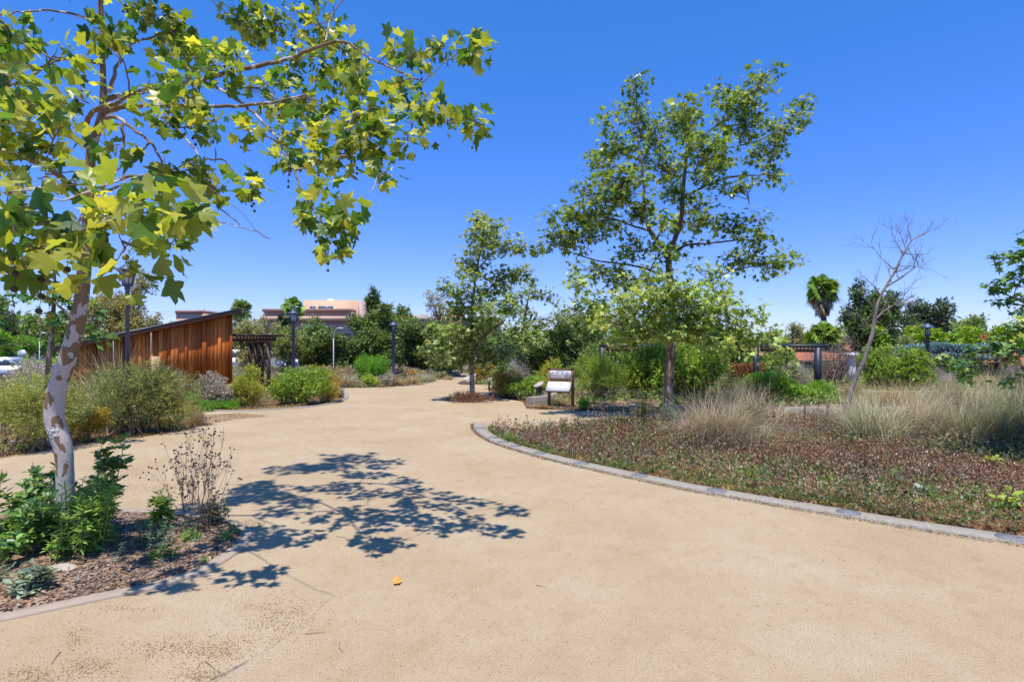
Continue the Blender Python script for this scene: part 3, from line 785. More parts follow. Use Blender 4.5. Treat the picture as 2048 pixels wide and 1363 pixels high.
# ------------------------------------------------------------------ near speckled sycamore
near_trunk = [(134, 1092, 38.4), (131, 985, 31.2), (127, 900, 32.0), (109, 840, 34.4), (114, 780, 32.8), (140, 700, 30.4), (160, 620, 26.4), (168, 545, 24.0), (174, 460, 19.2), (180, 380, 17.6), (183, 300, 16.8), (205, 225, 14.4), (206, 150, 10.4), (203, 60, 9.6), (200, -60, 8.0), (205, -160, 4.8)]
near_limbs = [
    [(205, 225, 14, 6.27), (262, 212, 9, 6.1), (360, 211, 8, 6.1), (440, 213, 7, 6.2), (530, 207, 6, 6.3), (610, 190, 4, 6.5)],
    [(206, 200, 11, 6.27), (300, 180, 9, 6.7), (400, 160, 9, 7.1), (500, 135, 9, 7.4), (570, 120, 8, 7.5), (640, 92, 7, 7.4), (690, 84, 5, 7.1), (740, 115, 4, 6.8), (790, 140, 4, 6.5), (845, 165, 3, 6.2)],
    [(650, 90, 4, 7.4), (665, 30, 3, 7.6), (695, -10, 2, 7.7)],
    [(400, 160, 6, 7.1), (440, 178, 6, 6.9), (490, 210, 6, 6.7), (540, 260, 5, 6.4), (580, 315, 5, 6.1), (605, 385, 4, 5.8), (640, 440, 3, 5.6), (655, 480, 2, 5.4)],
    [(200, 240, 9, 6.27), (235, 235, 7, 6.0), (275, 265, 6, 5.8), (305, 290, 5, 5.6), (325, 330, 4, 5.5), (322, 370, 3, 5.4)],
    [(300, 285, 4, 5.6), (275, 310, 4, 5.4), (240, 335, 3, 5.2), (200, 380, 3, 4.9), (150, 390, 2, 4.5)],
    [(178, 395, 8, 6.27), (230, 376, 5, 6.0), (290, 360, 5, 5.8), (350, 338, 4, 5.6), (400, 322, 4, 5.6), (445, 320, 3, 5.7), (470, 345, 2, 5.7), (500, 400, 2, 5.7)],
    [(178, 440, 8, 6.27), (240, 428, 4, 5.8), (310, 425, 4, 5.4), (370, 420, 3, 5.0), (430, 440, 2, 4.6), (500, 460, 2, 4.3), (540, 478, 1.5, 4.2)],
    [(172, 400, 14, 6.27), (130, 362, 12, 6.0), (95, 335, 11, 5.8), (50, 315, 11, 5.6), (0, 303, 11, 5.4), (-80, 300, 9, 5)],
    [(180, 300, 12, 6.27), (172, 260, 11, 6.0), (185, 225, 9, 5.8), (235, 205, 8, 5.5), (260, 190, 5, 5.2)],
    [(206, 130, 8, 6.27), (170, 118, 7, 6.0), (130, 116, 7, 5.8), (90, 132, 6, 5.5), (60, 155, 5, 5.2), (20, 170, 4, 4.8)],
    [(205, 45, 6, 6.27), (160, 32, 5, 6), (110, 22, 4, 5.7), (60, 22, 3, 5.4), (0, 30, 3, 5)],
    [(218, 185, 8, 6.27), (235, 130, 6, 6.3), (262, 90, 5, 6.5), (300, 75, 4, 6.7), (340, 60, 3, 6.8)],
    [(246, 240, 6, 6.1), (247, 300, 5, 6.0), (250, 360, 4, 5.9), (255, 420, 2, 5.8)],
    [(330, 225, 5, 6.1), (410, 330, 3, 5.8), (430, 400, 3, 5.6), (480, 450, 2, 5.5)],
    [(150, 640, 6, 6.2), (110, 605, 4, 5.9), (60, 575, 4, 5.6), (0, 545, 4, 5.3), (-60, 530, 3, 5)]]
near_blobs = [(560, 40, 60, 40, 8.6), (640, 50, 45, 45, 8.6), (515, 55, 45, 40, 8.4), (470, 20, 35, 20, 8.4), (600, 120, 60, 38, 8), (690, 100, 30, 45, 7.5), (550, 185, 50, 35, 7.4), (620, 205, 50, 35, 7), (700, 150, 45, 35, 7),
    (720, 220, 50, 35, 6.6), (690, 270, 45, 32, 6.2), (740, 285, 35, 35, 6), (795, 95, 26, 20, 6.8), (840, 98, 36, 20, 6.6), (880, 92, 22, 12, 6.4), (925, 98, 26, 13, 6.2), (955, 106, 8, 6, 6.1), (805, 165, 36, 26, 6.3), (850, 190, 32, 20, 6),
    (880, 228, 26, 18, 5.8), (922, 240, 26, 12, 5.6), (952, 240, 10, 7, 5.5), (830, 240, 28, 20, 5.8), (815, 280, 22, 18, 5.7), (600, 270, 40, 28, 6.4), (580, 315, 26, 26, 6), (640, 325, 36, 28, 6),
    (630, 375, 30, 22, 5.8), (655, 415, 36, 18, 5.5), (640, 445, 28, 18, 5.4), (668, 462, 24, 14, 5.4), (655, 492, 6, 7, 5.3), (700, 430, 8, 5, 5.4), (775, 340, 8, 7, 5.8), (700, 312, 35, 20, 6.0),
    (300, 25, 60, 30, 7), (350, 62, 50, 35, 6.8), (400, 100, 45, 28, 6.6), (440, 130, 40, 26, 6.4), (380, 150, 36, 22, 6.2), (470, 100, 30, 22, 7.2), (300, 170, 40, 20, 5.5), (360, 195, 42, 26, 5.5),
    (330, 235, 35, 26, 5.2), (385, 258, 28, 18, 5.4), (488, 258, 16, 20, 6), (430, 245, 20, 14, 6.2), (330, 330, 28, 12, 5.2), (400, 348, 40, 14, 5.4), (500, 368, 22, 11, 5.6), (375, 440, 45, 12, 4.6), (345, 485, 22, 10, 4.6), (425, 370, 22, 10, 5.3),
    (195, 62, 42, 26, 5), (50, 78, 45, 30, 5.5), (110, 112, 35, 18, 5.5), (30, 150, 38, 26, 5), (60, 205, 55, 26, 4.6), (150, 188, 40, 22, 4.4), (120, 238, 50, 16, 4.2), (35, 265, 40, 22, 5),
    (90, 292, 42, 20, 5.2), (220, 295, 32, 22, 5), (25, 345, 40, 26, 5.4), (90, 350, 45, 18, 4.2), (10, 215, 30, 26, 4.8),
    (10, 60, 30, 30, 5.0), (15, 385, 35, 22, 2.6), (60, 412, 55, 20, 2.5), (120, 440, 62, 20, 2.42), (25, 450, 36, 24, 2.38), (190, 400, 28, 22, 2.5), (288, 398, 24, 12, 2.35), (230, 440, 50, 26, 2.42),
    (150, 482, 55, 22, 2.42), (60, 490, 55, 18, 2.5), (250, 495, 48, 22, 2.38), (225, 535, 50, 14, 2.38), (110, 512, 45, 16, 2.5), (30, 525, 28, 12, 2.6), (300, 455, 30, 14, 2.35), (335, 410, 20, 10, 2.35),
    (300, -80, 60, 40, 7), (450, -70, 60, 40, 8.3), (560, -60, 60, 40, 9), (380, -150, 70, 50, 8), (150, -80, 60, 40, 6), (240, -190, 60, 50, 6.3), (500, -170, 60, 40, 8.8), (-80, 120, 60, 60, 5.5), (-90, 260, 60, 60, 5)]
nt_o, nt_trunk, nt_pts = grow('sycamore_tree', 'nearest sycamore with mottled white and tan trunk leaning over the left planter', 'tree', 6.27, near_trunk, near_blobs,
    'leaf_near', SYC, 0.124, 7, limbs=near_limbs, barkm='bark', csig=0.19, dens=1.3, upw=0.2, sides=20, twig_r=0.0045, seeds=95, limb_r=0.25)
isolated = Acc()
q = P(505, 460, 4.25)
# scratched writing on the trunk
def graffiti():
    rows = [((0.0, 0), [[(0, .8), (.25, 1), (.55, .95)], [(.3, .98), (.34, .4), (.22, .05), (.02, .1)], [(.85, .6), (.65, .62), (.58, .3), (.72, .2), (.86, .6), (.9, .2)],
                        [(1.0, .6), (1.03, .2)], [(1.02, .45), (1.2, .62), (1.28, .2)], [(1.42, .6), (1.5, .3), (1.66, .62)], [(1.68, .9), (1.62, .2), (1.4, -.3)]]),
            ((0.05, -1.15), [[(.55, .85), (.35, 1), (.1, .75), (.05, .35), (.25, .02), (.55, .15)], [(.98, .55), (.8, .6), (.7, .3), (.85, .1), (1.0, .55), (1.06, .1)],
                             [(1.18, .6), (1.45, .1)], [(1.5, .62), (1.15, .05)]])]
    z_c = HC + (HV - 862) / F * 6.27
    a = Acc()
    tz = nt_pts[:, 2]
    for (ox, oz), strokes in rows:
        for st in strokes:
            p3 = []
            st = spline(np.array(st), 4) if len(st) > 2 else np.array(st)
            for x, y in st:
                z = z_c + (y + oz) * 0.045
                k = np.abs(tz - z).argmin(); c = nt_pts[k]
                dx = (x + ox - 0.75) * 0.065
                r = c[3] * 1.04
                ang = np.clip((dx + 0.015) / r, -1.3, 1.3)
                p3.append((c[0] + r * math.sin(ang), c[1] - r * math.cos(ang), z))
            a.tube(np.array(p3), 0.0042, 5)
    tag(a.build('scratched_writing', 'chalk', nt_trunk), 'white scrawled letters on the bark')
graffiti()

# ------------------------------------------------------------------ big sycamore, right of centre
big_trunk = [(1338, 832, 22), (1338, 760, 19), (1341, 700, 18), (1345, 640, 15), (1341, 580, 14), (1337, 510, 13), (1345, 490, 10), (1362, 440, 9), (1366, 380, 8), (1372, 320, 6), (1376, 260, 4), (1378, 215, 3)]
big_limbs = [[(1338, 512, 10), (1322, 490, 9), (1300, 462, 8), (1289, 420, 7), (1288, 380, 6), (1284, 330, 4), (1275, 270, 3), (1272, 190, 2)],
    [(1366, 395, 6), (1395, 380, 5), (1430, 364, 4), (1462, 354, 4), (1520, 350, 2), (1560, 352, 1.5)],
    [(1348, 505, 6), (1375, 490, 5), (1420, 486, 4), (1480, 480, 3), (1530, 480, 2)],
    [(1335, 560, 6), (1300, 540, 5), (1250, 528, 4), (1190, 520, 3), (1130, 500, 2)],
    [(1346, 655, 7), (1390, 650, 5), (1440, 640, 4), (1500, 660, 3)],
    [(1300, 462, 5), (1262, 450, 4), (1200, 430, 3), (1140, 430, 2)],
    [(1374, 300, 4), (1420, 260, 3), (1470, 220, 2.5), (1530, 165, 2)], [(1440, 300, 2.5), (1520, 280, 2), (1580, 245, 1.5), (1612, 215, 1)],
    [(1342, 590, 5), (1400, 570, 4), (1470, 540, 3), (1560, 525, 2)]]
big_blobs = [(1275, 170, 22, 24), (1265, 232, 42, 28), (1232, 290, 36, 28), (1300, 268, 46, 34), (1362, 240, 46, 32), (1200, 325, 34, 20), (1245, 362, 56, 26), (1325, 330, 56, 36), (1410, 300, 56, 36),
    (1365, 208, 18, 14), (1440, 195, 28, 20), (1480, 205, 42, 26), (1520, 168, 24, 20), (1546, 142, 8, 9), (1490, 245, 54, 32), (1560, 260, 34, 28), (1598, 225, 18, 14), (1612, 240, 12, 8), (1612, 200, 10, 8), (1530, 300, 40, 28), (1540, 350, 32, 16),
    (1478, 370, 40, 14), (1390, 410, 40, 20), (1435, 330, 40, 20), (1180, 420, 46, 24), (1128, 428, 26, 14), (1095, 484, 24, 10), (1145, 482, 44, 22), (1215, 442, 42, 26), (1260, 500, 34, 20), (1185, 540, 44, 18), (1230, 565, 44, 24), (1178, 600, 36, 22),
    (1290, 560, 40, 24), (1180, 380, 36, 22), (1290, 410, 40, 22), (1350, 450, 30, 14), (1420, 440, 42, 18), (1470, 455, 42, 20), (1515, 478, 32, 18), (1540, 525, 40, 18), (1590, 522, 10, 6), (1482, 520, 42, 15), (1420, 550, 36, 14), (1520, 440, 20, 10),
    (1370, 585, 55, 22), (1300, 625, 68, 26), (1400, 630, 76, 26), (1240, 645, 50, 24), (1325, 665, 76, 18), (1455, 655, 50, 22), (1500, 672, 40, 16), (1545, 690, 26, 10), (1555, 665, 12, 8), (1195, 632, 36, 22), (1230, 685, 30, 12), (1515, 625, 26, 16), (1450, 595, 30, 20), (1150, 560, 22, 14), (1105, 455, 18, 10), (1075, 492, 10, 6), (1470, 700, 30, 12), (1215, 240, 14, 8), (1290, 590, 50, 24), (1350, 610, 60, 24), (1440, 610, 50, 20), (1250, 610, 40, 20), (1380, 660, 60, 22), (1270, 665, 50, 18), (1420, 680, 50, 16), (1330, 500, 26, 14), (1350, 380, 36, 22), (1320, 440, 20, 16), (1410, 350, 30, 16), (1180, 470, 40, 14), (1230, 400, 40, 20)]
big_blobs = [(b[0], b[1], b[2], b[3], R.uniform(15.4, 16.8)) if (b[1] > 575 and 1200 < b[0] < 1530) else ((b[0], b[1], b[2], b[3], R.uniform(16.8, 17.6)) if (b[0] < 1190 and b[1] > 400) else b) for b in big_blobs] + [(1562, 702, 20, 10, 17), (1578, 735, 14, 9, 17), (1540, 715, 16, 9, 17)]
fz = HC + (HV - 560) / F * 18
grow('sycamore_tree', 'tall broad sycamore standing right of centre above the straw grasses', 'tree', 18.2, big_trunk, big_blobs, 'leaf_mid', SYC2, 0.16, 12, fill=220, fz0=2.2,
     limbs=big_limbs, csig=0.33, dens=3.6, depth=0.75, fresh=('leaf_fresh', 0.8, lambda p: (p[:, 2] < fz + .3) & (p[:, 1] < 17.6)), twig_r=0.008, upw=0.45, seeds=12)
# ------------------------------------------------------------------ slender sycamore on the path
mid_trunk = [(945, 800, 13), (944, 760, 10), (943, 720, 10), (943, 680, 7), (944, 640, 6), (948, 580, 5), (957, 520, 4), (967, 470, 3), (970, 430, 2)]
mid_limbs = [[(945, 620, 4), (975, 580, 3), (1010, 550, 2), (1050, 535, 1.5)], [(955, 540, 3), (980, 510, 2.5), (1000, 500, 2), (1040, 492, 1.5)], [(945, 640, 4), (920, 600, 3), (890, 580, 2)], [(944, 690, 5), (985, 660, 4), (1010, 640, 3)], [(943, 700, 4), (905, 670, 3), (880, 665, 2)]]
mid_blobs = [(962, 442, 22, 16), (995, 448, 14, 14), (985, 480, 24, 16), (948, 500, 20, 12), (920, 525, 20, 9), (945, 545, 36, 14), (1008, 490, 20, 12), (1040, 492, 12, 8), (1048, 540, 10, 8), (1030, 550, 14, 5), (930, 575, 28, 14), (893, 570, 20, 10), (972, 590, 26, 10), (910, 620, 36, 20), (975, 632, 46, 24),
    (895, 660, 30, 18), (900, 700, 30, 18), (960, 690, 46, 20), (1005, 700, 32, 16), (1000, 560, 20, 6), (940, 660, 40, 18), (930, 730, 30, 10), (985, 728, 26, 9), (880, 720, 22, 10), (870, 690, 18, 14), (925, 715, 40, 14), (940, 470, 10, 8), (1010, 610, 22, 14)]
grow('sycamore_tree', 'slender open sycamore growing straight out of the sandy path', 'tree', 23.2, mid_trunk, mid_blobs, 'leaf_pale', SYC2, 0.18, 16, fill=160, fz0=1.8, limbs=mid_limbs, csig=0.36, dens=3.8, depth=0.75, twig_r=0.008)
grow('sycamore_tree', 'bushy pale sycamore behind the golden shrubs left of the map sign', 'tree', 33,
     [(1040, 760, 9), (1041, 720, 7), (1042, 680, 6), (1048, 640, 5), (1056, 600, 3), (1060, 570, 2)],
     [(1035, 590, 32, 16), (1075, 582, 30, 12), (1108, 592, 22, 12), (1050, 622, 46, 18), (1100, 640, 40, 20), (1030, 655, 40, 20), (1070, 680, 50, 18), (1110, 680, 30, 14), (1010, 690, 26, 14), (1060, 560, 14, 7), (1130, 620, 16, 10), (1040, 705, 50, 12)],
     'leaf_pale', SYC2, 0.23, 16, csig=0.5, dens=4, depth=0.7, twig_r=0.01)
# right edge sycamore
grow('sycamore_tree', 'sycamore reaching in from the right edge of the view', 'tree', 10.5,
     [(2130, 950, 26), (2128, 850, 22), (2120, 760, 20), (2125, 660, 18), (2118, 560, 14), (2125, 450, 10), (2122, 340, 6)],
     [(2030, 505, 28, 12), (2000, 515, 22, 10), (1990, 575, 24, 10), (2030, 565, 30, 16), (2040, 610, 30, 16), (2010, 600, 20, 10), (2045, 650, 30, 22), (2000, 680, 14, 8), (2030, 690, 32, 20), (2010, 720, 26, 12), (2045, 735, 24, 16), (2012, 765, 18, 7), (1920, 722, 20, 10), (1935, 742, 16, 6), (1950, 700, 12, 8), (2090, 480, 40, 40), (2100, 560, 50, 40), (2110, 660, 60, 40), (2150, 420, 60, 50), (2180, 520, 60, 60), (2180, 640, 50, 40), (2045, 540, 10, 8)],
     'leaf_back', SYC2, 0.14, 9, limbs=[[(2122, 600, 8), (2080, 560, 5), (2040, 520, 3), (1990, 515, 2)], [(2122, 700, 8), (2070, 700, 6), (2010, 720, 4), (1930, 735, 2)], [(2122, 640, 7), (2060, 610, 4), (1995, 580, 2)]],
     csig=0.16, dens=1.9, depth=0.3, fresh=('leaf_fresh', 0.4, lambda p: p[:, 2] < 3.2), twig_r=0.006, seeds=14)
# darker sycamore behind the near trunk at left
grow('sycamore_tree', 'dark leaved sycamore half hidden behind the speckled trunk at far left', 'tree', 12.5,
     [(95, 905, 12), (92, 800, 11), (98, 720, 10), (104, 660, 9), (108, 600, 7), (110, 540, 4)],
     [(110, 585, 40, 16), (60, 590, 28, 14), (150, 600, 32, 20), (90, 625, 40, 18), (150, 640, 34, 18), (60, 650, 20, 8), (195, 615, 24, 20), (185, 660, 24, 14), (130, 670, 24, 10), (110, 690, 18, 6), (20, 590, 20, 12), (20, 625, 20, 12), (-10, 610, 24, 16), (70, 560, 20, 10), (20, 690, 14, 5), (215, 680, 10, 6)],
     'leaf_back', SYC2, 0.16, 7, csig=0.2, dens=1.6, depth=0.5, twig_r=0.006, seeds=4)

# ------------------------------------------------------------------ bare leaning tree
def bare_tree():
    Y0 = 15.2
    px = [(1690, 845, 20), (1697, 800, 15), (1712, 755, 13), (1728, 720, 12), (1745, 665, 11), (1752, 620, 10), (1762, 590, 8), (1785, 550, 6), (1808, 505, 5), (1825, 480, 3), (1850, 465, 2)]
    base = P(1690, 845, Y0); base[2] = 0
    o = root('bare_tree', base, 'leafless grey tree leaning to the right over the low wall', 'tree')
    T = Acc()
    s = spline(np.array([list(P(u, v, Y0)) + [w / F * Y0 / 2 * 0.7] for u, v, w in px]), 6); s[0, 2] = -0.05
    T.tube(s[:, :3], s[:, 3], 10); T.build('trunk', 'bare', o, smooth=True)
    A = Acc()
    def br(p, d, L, r, lev):
        n = 6; q = [p]; dd = d / np.linalg.norm(d)
        for i in range(n):
            dd = dd + R.normal(0, 0.10, 3) + np.array([0, 0, 0.03]); dd /= np.linalg.norm(dd)
            q.append(q[-1] + dd * L / n)
        q = np.array(q); A.tube(q, np.linspace(r, r * 0.3, n + 1), 5 if lev < 2 else 3, cap=False)
        if lev < 3:
            for k in range(R.integers(4, 8)):
                i = R.integers(1, n + 1)
                nd = (q[i] - q[i - 1]); nd /= np.linalg.norm(nd)
                br(q[i], nd + unit(1)[0] * 0.9, L * R.uniform(0.35, 0.65), r * 0.5, lev + 1)
    for (u, v, du, dv, L, r) in [(1752, 625, -25, -60, 0.9, 0.012), (1750, 640, 60, -40, 1.1, 0.03), (1745, 662, -60, -50, 0.9, 0.015), (1740, 680, 30, -40, .5, .01), (1762, 592, -70, -50, 1.0, 0.014), (1785, 552, 60, -30, 1.0, 0.024),
                              (1790, 540, -55, -45, 1.0, 0.014), (1808, 505, 70, 8, 1.0, 0.014), (1812, 500, -10, -60, 0.8, 0.012), (1822, 482, -12, -60, 0.8, 0.012), (1825, 480, 50, -45, 0.8, 0.014), (1808, 508, -60, -55, .8, .012), (1770, 575, 60, -45, 1.2, .025), (1815, 495, 50, 60, 0.8, 0.01), (1795, 530, 70, 10, .9, .012), (1720, 735, -20, -60, .9, .012), (1705, 780, 15, -70, .9, .01)]:
        br(P(u, v, Y0), np.array([du, R.uniform(-30, 30), -dv], float), L * 0.95, r, 1)
    A.build('branches', 'bare', o)
bare_tree()

# ================================================================== SHRUBS AND BACKGROUND TREES
def lobes_in(c, rx, ry, rz, k, flat=True):
    out = []
    for i in range(k):
        d = unit(1)[0]; d[2] = abs(d[2]) if flat else d[2]
        q = R.uniform(0.35, 0.85)
        out.append((c + d * q * np.array([rx, ry, rz]), R.uniform(0.2, 0.42)))
    out.append((np.array(c), 0.58))
    return out
def foliage(acc, lobes, rx, ry, rz, n, size, tmpl, up=0.35, droop=0.0, shell=0.55, outw=1.0, zmin=0.02, spiky=0.0):
    w = np.array([l[1] ** 2 for l in lobes]); w /= w.sum()
    kk = 9; ns = max(n // kk, 8)
    idx = R.choice(len(lobes), ns, p=w)
    C = np.array([l[0] for l in lobes])[idx]; s_ = np.array([l[1] for l in lobes])[idx]
    d = unit(ns)
    r = shell + (1.0 - shell) * R.random(ns) ** 0.5 + R.normal(0, 0.09, ns)
    r = r + (0.12 + spiky) * R.random(ns) ** 5
    P0 = C + d * (s_ * r)[:, None] * np.array([rx, ry, rz])
    sd_ = d + unit(ns) * 0.55; sd_[:, 2] += 0.35 - droop
    sd_ /= np.linalg.norm(sd_, axis=1, keepdims=True)
    t = R.random((ns, kk)) - 0.5
    Ls = size * R.uniform(2.0, 4.5, ns)
    pos = (P0[:, None] + sd_[:, None] * (t * Ls[:, None])[..., None]).reshape(-1, 3) + R.normal(0, size * 0.25, (ns * kk, 3))
    d = np.repeat(d, kk, 0); sd2 = np.repeat(sd_, kk, 0)
    k = pos[:, 2] > zmin
    pos, d, sd2 = pos[k], d[k], sd2[k]; m = len(pos)
    T = unit(m) * 0.75 + sd2 * 0.8 * outw
    Nn = unit(m) * 0.8 + d * 0.4; Nn[:, 2] += up
    acc.leaves(tmpl, pos, T, Nn, size * R.uniform(0.6, 1.35, m))
    return pos, d
def shrub(name, label, u, vb, vt, hw, mat, n, size, tmpl=DIA, Y=None, cat='shrub', group=None, flowers=None, stem='twig', dep=0.85, lob=9, up=0.35, spiky=0.0, second=None, stems=26, asym=0.0):
    if Y is None: Y = GY(vb)
    Yc = Y + hw / F * Y * dep * 0.7
    x = (u - 1024) / F * Yc
    H = max((HC + (HV - vt) / F * Yc), 0.12)
    rx = hw / F * Yc * 1.12; ry = rx * dep
    Y = Yc - ry * 0.75
    c = np.array([x, Yc, H * 0.42]); rz = H * 0.74
    o = root(name, (x, Y + ry * 0.75, 0), label, cat, group)
    L = lobes_in(c, rx, ry, rz, lob)
    if asym: L = [(q + np.array([0, 0, asym * (q[0] - x)]), s) for q, s in L]
    a = Acc()
    n = int(n * 1.9); n1 = int(n * (0.6 if second else 1.0))
    pos, d = foliage(a, L, rx, ry, rz, n1, size, tmpl, up, spiky=spiky)
    a.build('foliage', mat, o)
    if second:
        a = Acc(); foliage(a, L, rx, ry, rz, n - n1, size, tmpl, up, spiky=spiky)
        tag(a.build('foliage', second[0], o), second[1])
    T = Acc()
    for i in range(stems):
        p = pos[R.integers(len(pos))]; b = np.array([x + R.normal(0, rx * 0.2), Y + ry * 0.75 + R.normal(0, ry * 0.2), -0.03])
        m_ = (p + b) / 2 + np.array([0, 0, 0.1 * H])
        T.tube(spline([b, m_, p], 3), np.linspace(0.016, 0.004, 7) * max(0.7, min(H, 2)), 4, cap=False)
    T.build('stems', stem, o)
    if flowers:
        fm, nf, fs = flowers
        k = R.choice(len(pos), nf); a = Acc()
        q = pos[k] + d[k] * size * 0.6
        for dup_ in range(3):
            a.leaves(DIA, q + R.normal(0, fs * 0.3, q.shape), unit(nf) + d[k] * 0.3, unit(nf) * 0.6 + d[k] * 0.6 + [0, 0, .5], fs * R.uniform(0.6, 1.3, nf))
        a.build('flowers', fm, o)['kind'] = 'stuff'
    return o
def bgtree(name, label, u, vt, vc, hw, Y, mat, n, size, tmpl=DIA, cat='tree', group=None, trunk=0.18, dep=0.8, lob=16, barkm='bark3', second=None, shell=0.4, up=0.35, shape=None, flowers=None):
    """vt top row, vc bottom row of the crown."""
    x = (u - 1024) / F * Y
    zt = HC + (HV - vt) / F * Y; zb = max(HC + (HV - vc) / F * Y, 0.2)
    zt += (zt - zb) * 0.04; zb = max(zb - (zt - zb) * 0.12, 0.15)
    rx = hw / F * Y * 1.15; ry = rx * dep; rz = (zt - zb) / 2 * 1.08
    n = int(n * 1.6)
    c = np.array([x, Y, (zt + zb) / 2])
    o = root(name, (x, Y, 0), label, cat, group)
    L = lobes_in(c, rx, ry, rz, lob, flat=False)
    L = [(c + (q - c) * R.uniform(0.9, 1.5), w_ * R.uniform(0.6, 1.0)) for q, w_ in L[:-1]] + [(L[-1][0], 0.5)]
    if shape == 'cone':
        L = []
        for i in range(lob):
            t = R.random() ** 0.8; w = (1 - t) * 0.75 + 0.06; a_ = R.uniform(0, 6.28)
            L.append((np.array([x + rx * w * math.cos(a_) * .7, Y + ry * w * math.sin(a_) * .7, zb + (zt - zb) * (0.08 + 0.88 * t)]), 0.16 + 0.22 * (1 - t)))
    a = Acc(); n1 = int(n * (0.6 if second else 1))
    pos, d = foliage(a, L, rx, ry, rz, n1, size, tmpl, up, shell=shell)
    a.build('crown', mat, o)
    if second:
        a = Acc(); foliage(a, L, rx, ry, rz, n - n1, size, tmpl, up, shell=shell); tag(a.build('crown', second[0], o), second[1])  # second leaf colour mixed at random through the same lobes
    if flowers:
        fm, nf, fs = flowers; k = R.choice(len(pos), nf); a = Acc()
        for j in range(2): a.leaves(DIA, pos[k] + R.normal(0, fs * .4, (nf, 3)), unit(nf), unit(nf) + [0, 0, .6], fs * R.uniform(.6, 1.3, nf))
        a.build('flowers', fm, o)['kind'] = 'stuff'
    T = Acc()
    tr = trunk
    s0 = spline([(x, Y, -0.05), (x + R.normal(0, .1), Y, zb * .6), (x + R.normal(0, .15), Y, (zb + zt) / 2), (x, Y, zt - rz * 0.3)], 4)
    T.tube(s0, np.linspace(tr, tr * 0.3, len(s0)), 8)
    for l, s_ in L[:-1]:
        b = s0[R.integers(len(s0) // 3, len(s0) - 2)]
        if b[2] > l[2]: b = s0[len(s0) // 3]
        T.tube(spline([b, (b + l) / 2 + [0, 0, 0.1 * rz], l], 3), np.linspace(tr * 0.45, tr * 0.1, 7), 5, cap=False)
    for i in range(30):
        l = L[R.integers(len(L))][0]; p = pos[R.integers(len(pos))]
        if np.linalg.norm((p - l) / [rx, ry, rz]) < 0.5: T.tube([l, p], [tr * 0.12, tr * 0.04], 4, cap=False)
    T.build('trunk', barkm, o, smooth=True)
    return o

# ---- left beds
shrub('flowering_shrub', 'light green shrub with orange tinged tips filling the left edge behind the speckled trunk', 30, 915, 762, 112, 'light_shrub', 15000, 0.06, LANCE, flowers=('flower_yellow', 60, 0.03), dep=1.0, lob=14)
shrub('flowering_shrub', 'big dark rounded shrub with small yellow flowers right of the speckled trunk', 262, 873, 735, 104, 'dark_shrub', 18000, 0.055, LANCE, flowers=('flower_yellow', 190, 0.035), dep=0.9, lob=16, second=('light_shrub', 'lighter yellow green tips'), stems=60)
shrub('shrub', 'low mustard yellow shrub at the foot of the dark flowering shrub', 165, 884, 826, 46, 'gold_shrub', 3500, 0.045, DIA)
shrub('shrub', 'yellow green low shrub on the right flank of the dark flowering shrub', 352, 864, 790, 46, 'light_shrub', 5000, 0.045, LANCE, second=('gold_shrub', 'golden tips'))
shrub('sage_shrub', 'grey mauve dry sage shrub in front of the left end of the cedar shed', 320, 845, 760, 60, 'grey_sage', 7000, 0.05, DIA, flowers=('flower_lilac', 150, 0.03), Y=18, spiky=0.3)
shrub('sage_shrub', 'grey brown sage shrub in front of the middle of the cedar shed', 425, 822, 758, 46, 'grey_sage', 6500, 0.05, DIA, Y=19.5, spiky=0.3, flowers=('flower_lilac', 80, 0.03))
shrub('shrub', 'small vivid green seedling shrub tucked between the two sage shrubs', 388, 826, 783, 15, 'bright_green', 1200, 0.05, LANCE, Y=18.2)
shrub('shrub', 'yellow flecked olive shrub below the right corner of the cedar shed', 492, 815, 745, 44, 'yellow_green', 7000, 0.05, DIA, second=('gold_shrub', 'golden tips'))
shrub('shrub', 'dense rounded green shrub at the tip of the left bed', 590, 810, 737, 60, 'mid_green', 9000, 0.06, OVAL, second=('yellow_green', 'brighter tips'))
shrub('shrub', 'low orange and olive shrub at the far tip of the left bed', 655, 806, 757, 28, 'gold_shrub', 4000, 0.05, DIA, second=('orange_shrub', 'orange dry sprays'))
shrub('shrub', 'tiny grey green bush beside the tip of the left bed edging', 681, 796, 775, 10, 'silver', 900, 0.04, LANCE)
for i, (u, lab) in enumerate([(415, 'low bright green ground plant beside the edging under the sage, left one'), (455, 'low bright green ground plant beside the edging under the sage, right one')]):
    shrub('ground_plant', lab, u, 821, 803, 28, 'bright_green', 1500, 0.05, LANCE, cat='plant', group='bright ground plants under the sage', stems=6, Y=18.8 + 0.6 * i)
shrub('sage_shrub', 'pale purple grey bush behind the light green shrub at the left edge', 75, 820, 728, 70, 'lavender', 6000, 0.06, DIA, Y=19, spiky=0.2)
shrub('hedge', 'clipped yellow green hedge in front of the road at far left', 160, 745, 712, 60, 'yellow_green', 7000, 0.09, DIA, Y=38, cat='hedge')
shrub('hedge', 'lime green bush beside the road left of the speckled trunk', 62, 762, 716, 30, 'yellow_green', 4000, 0.08, DIA, Y=30, cat='hedge')
shrub('shrub', 'orange dry tuft of twigs at the path rim below the grey sage', 388, 846, 806, 20, 'orange_shrub', 1800, 0.04, NEED, stems=30, spiky=0.4)
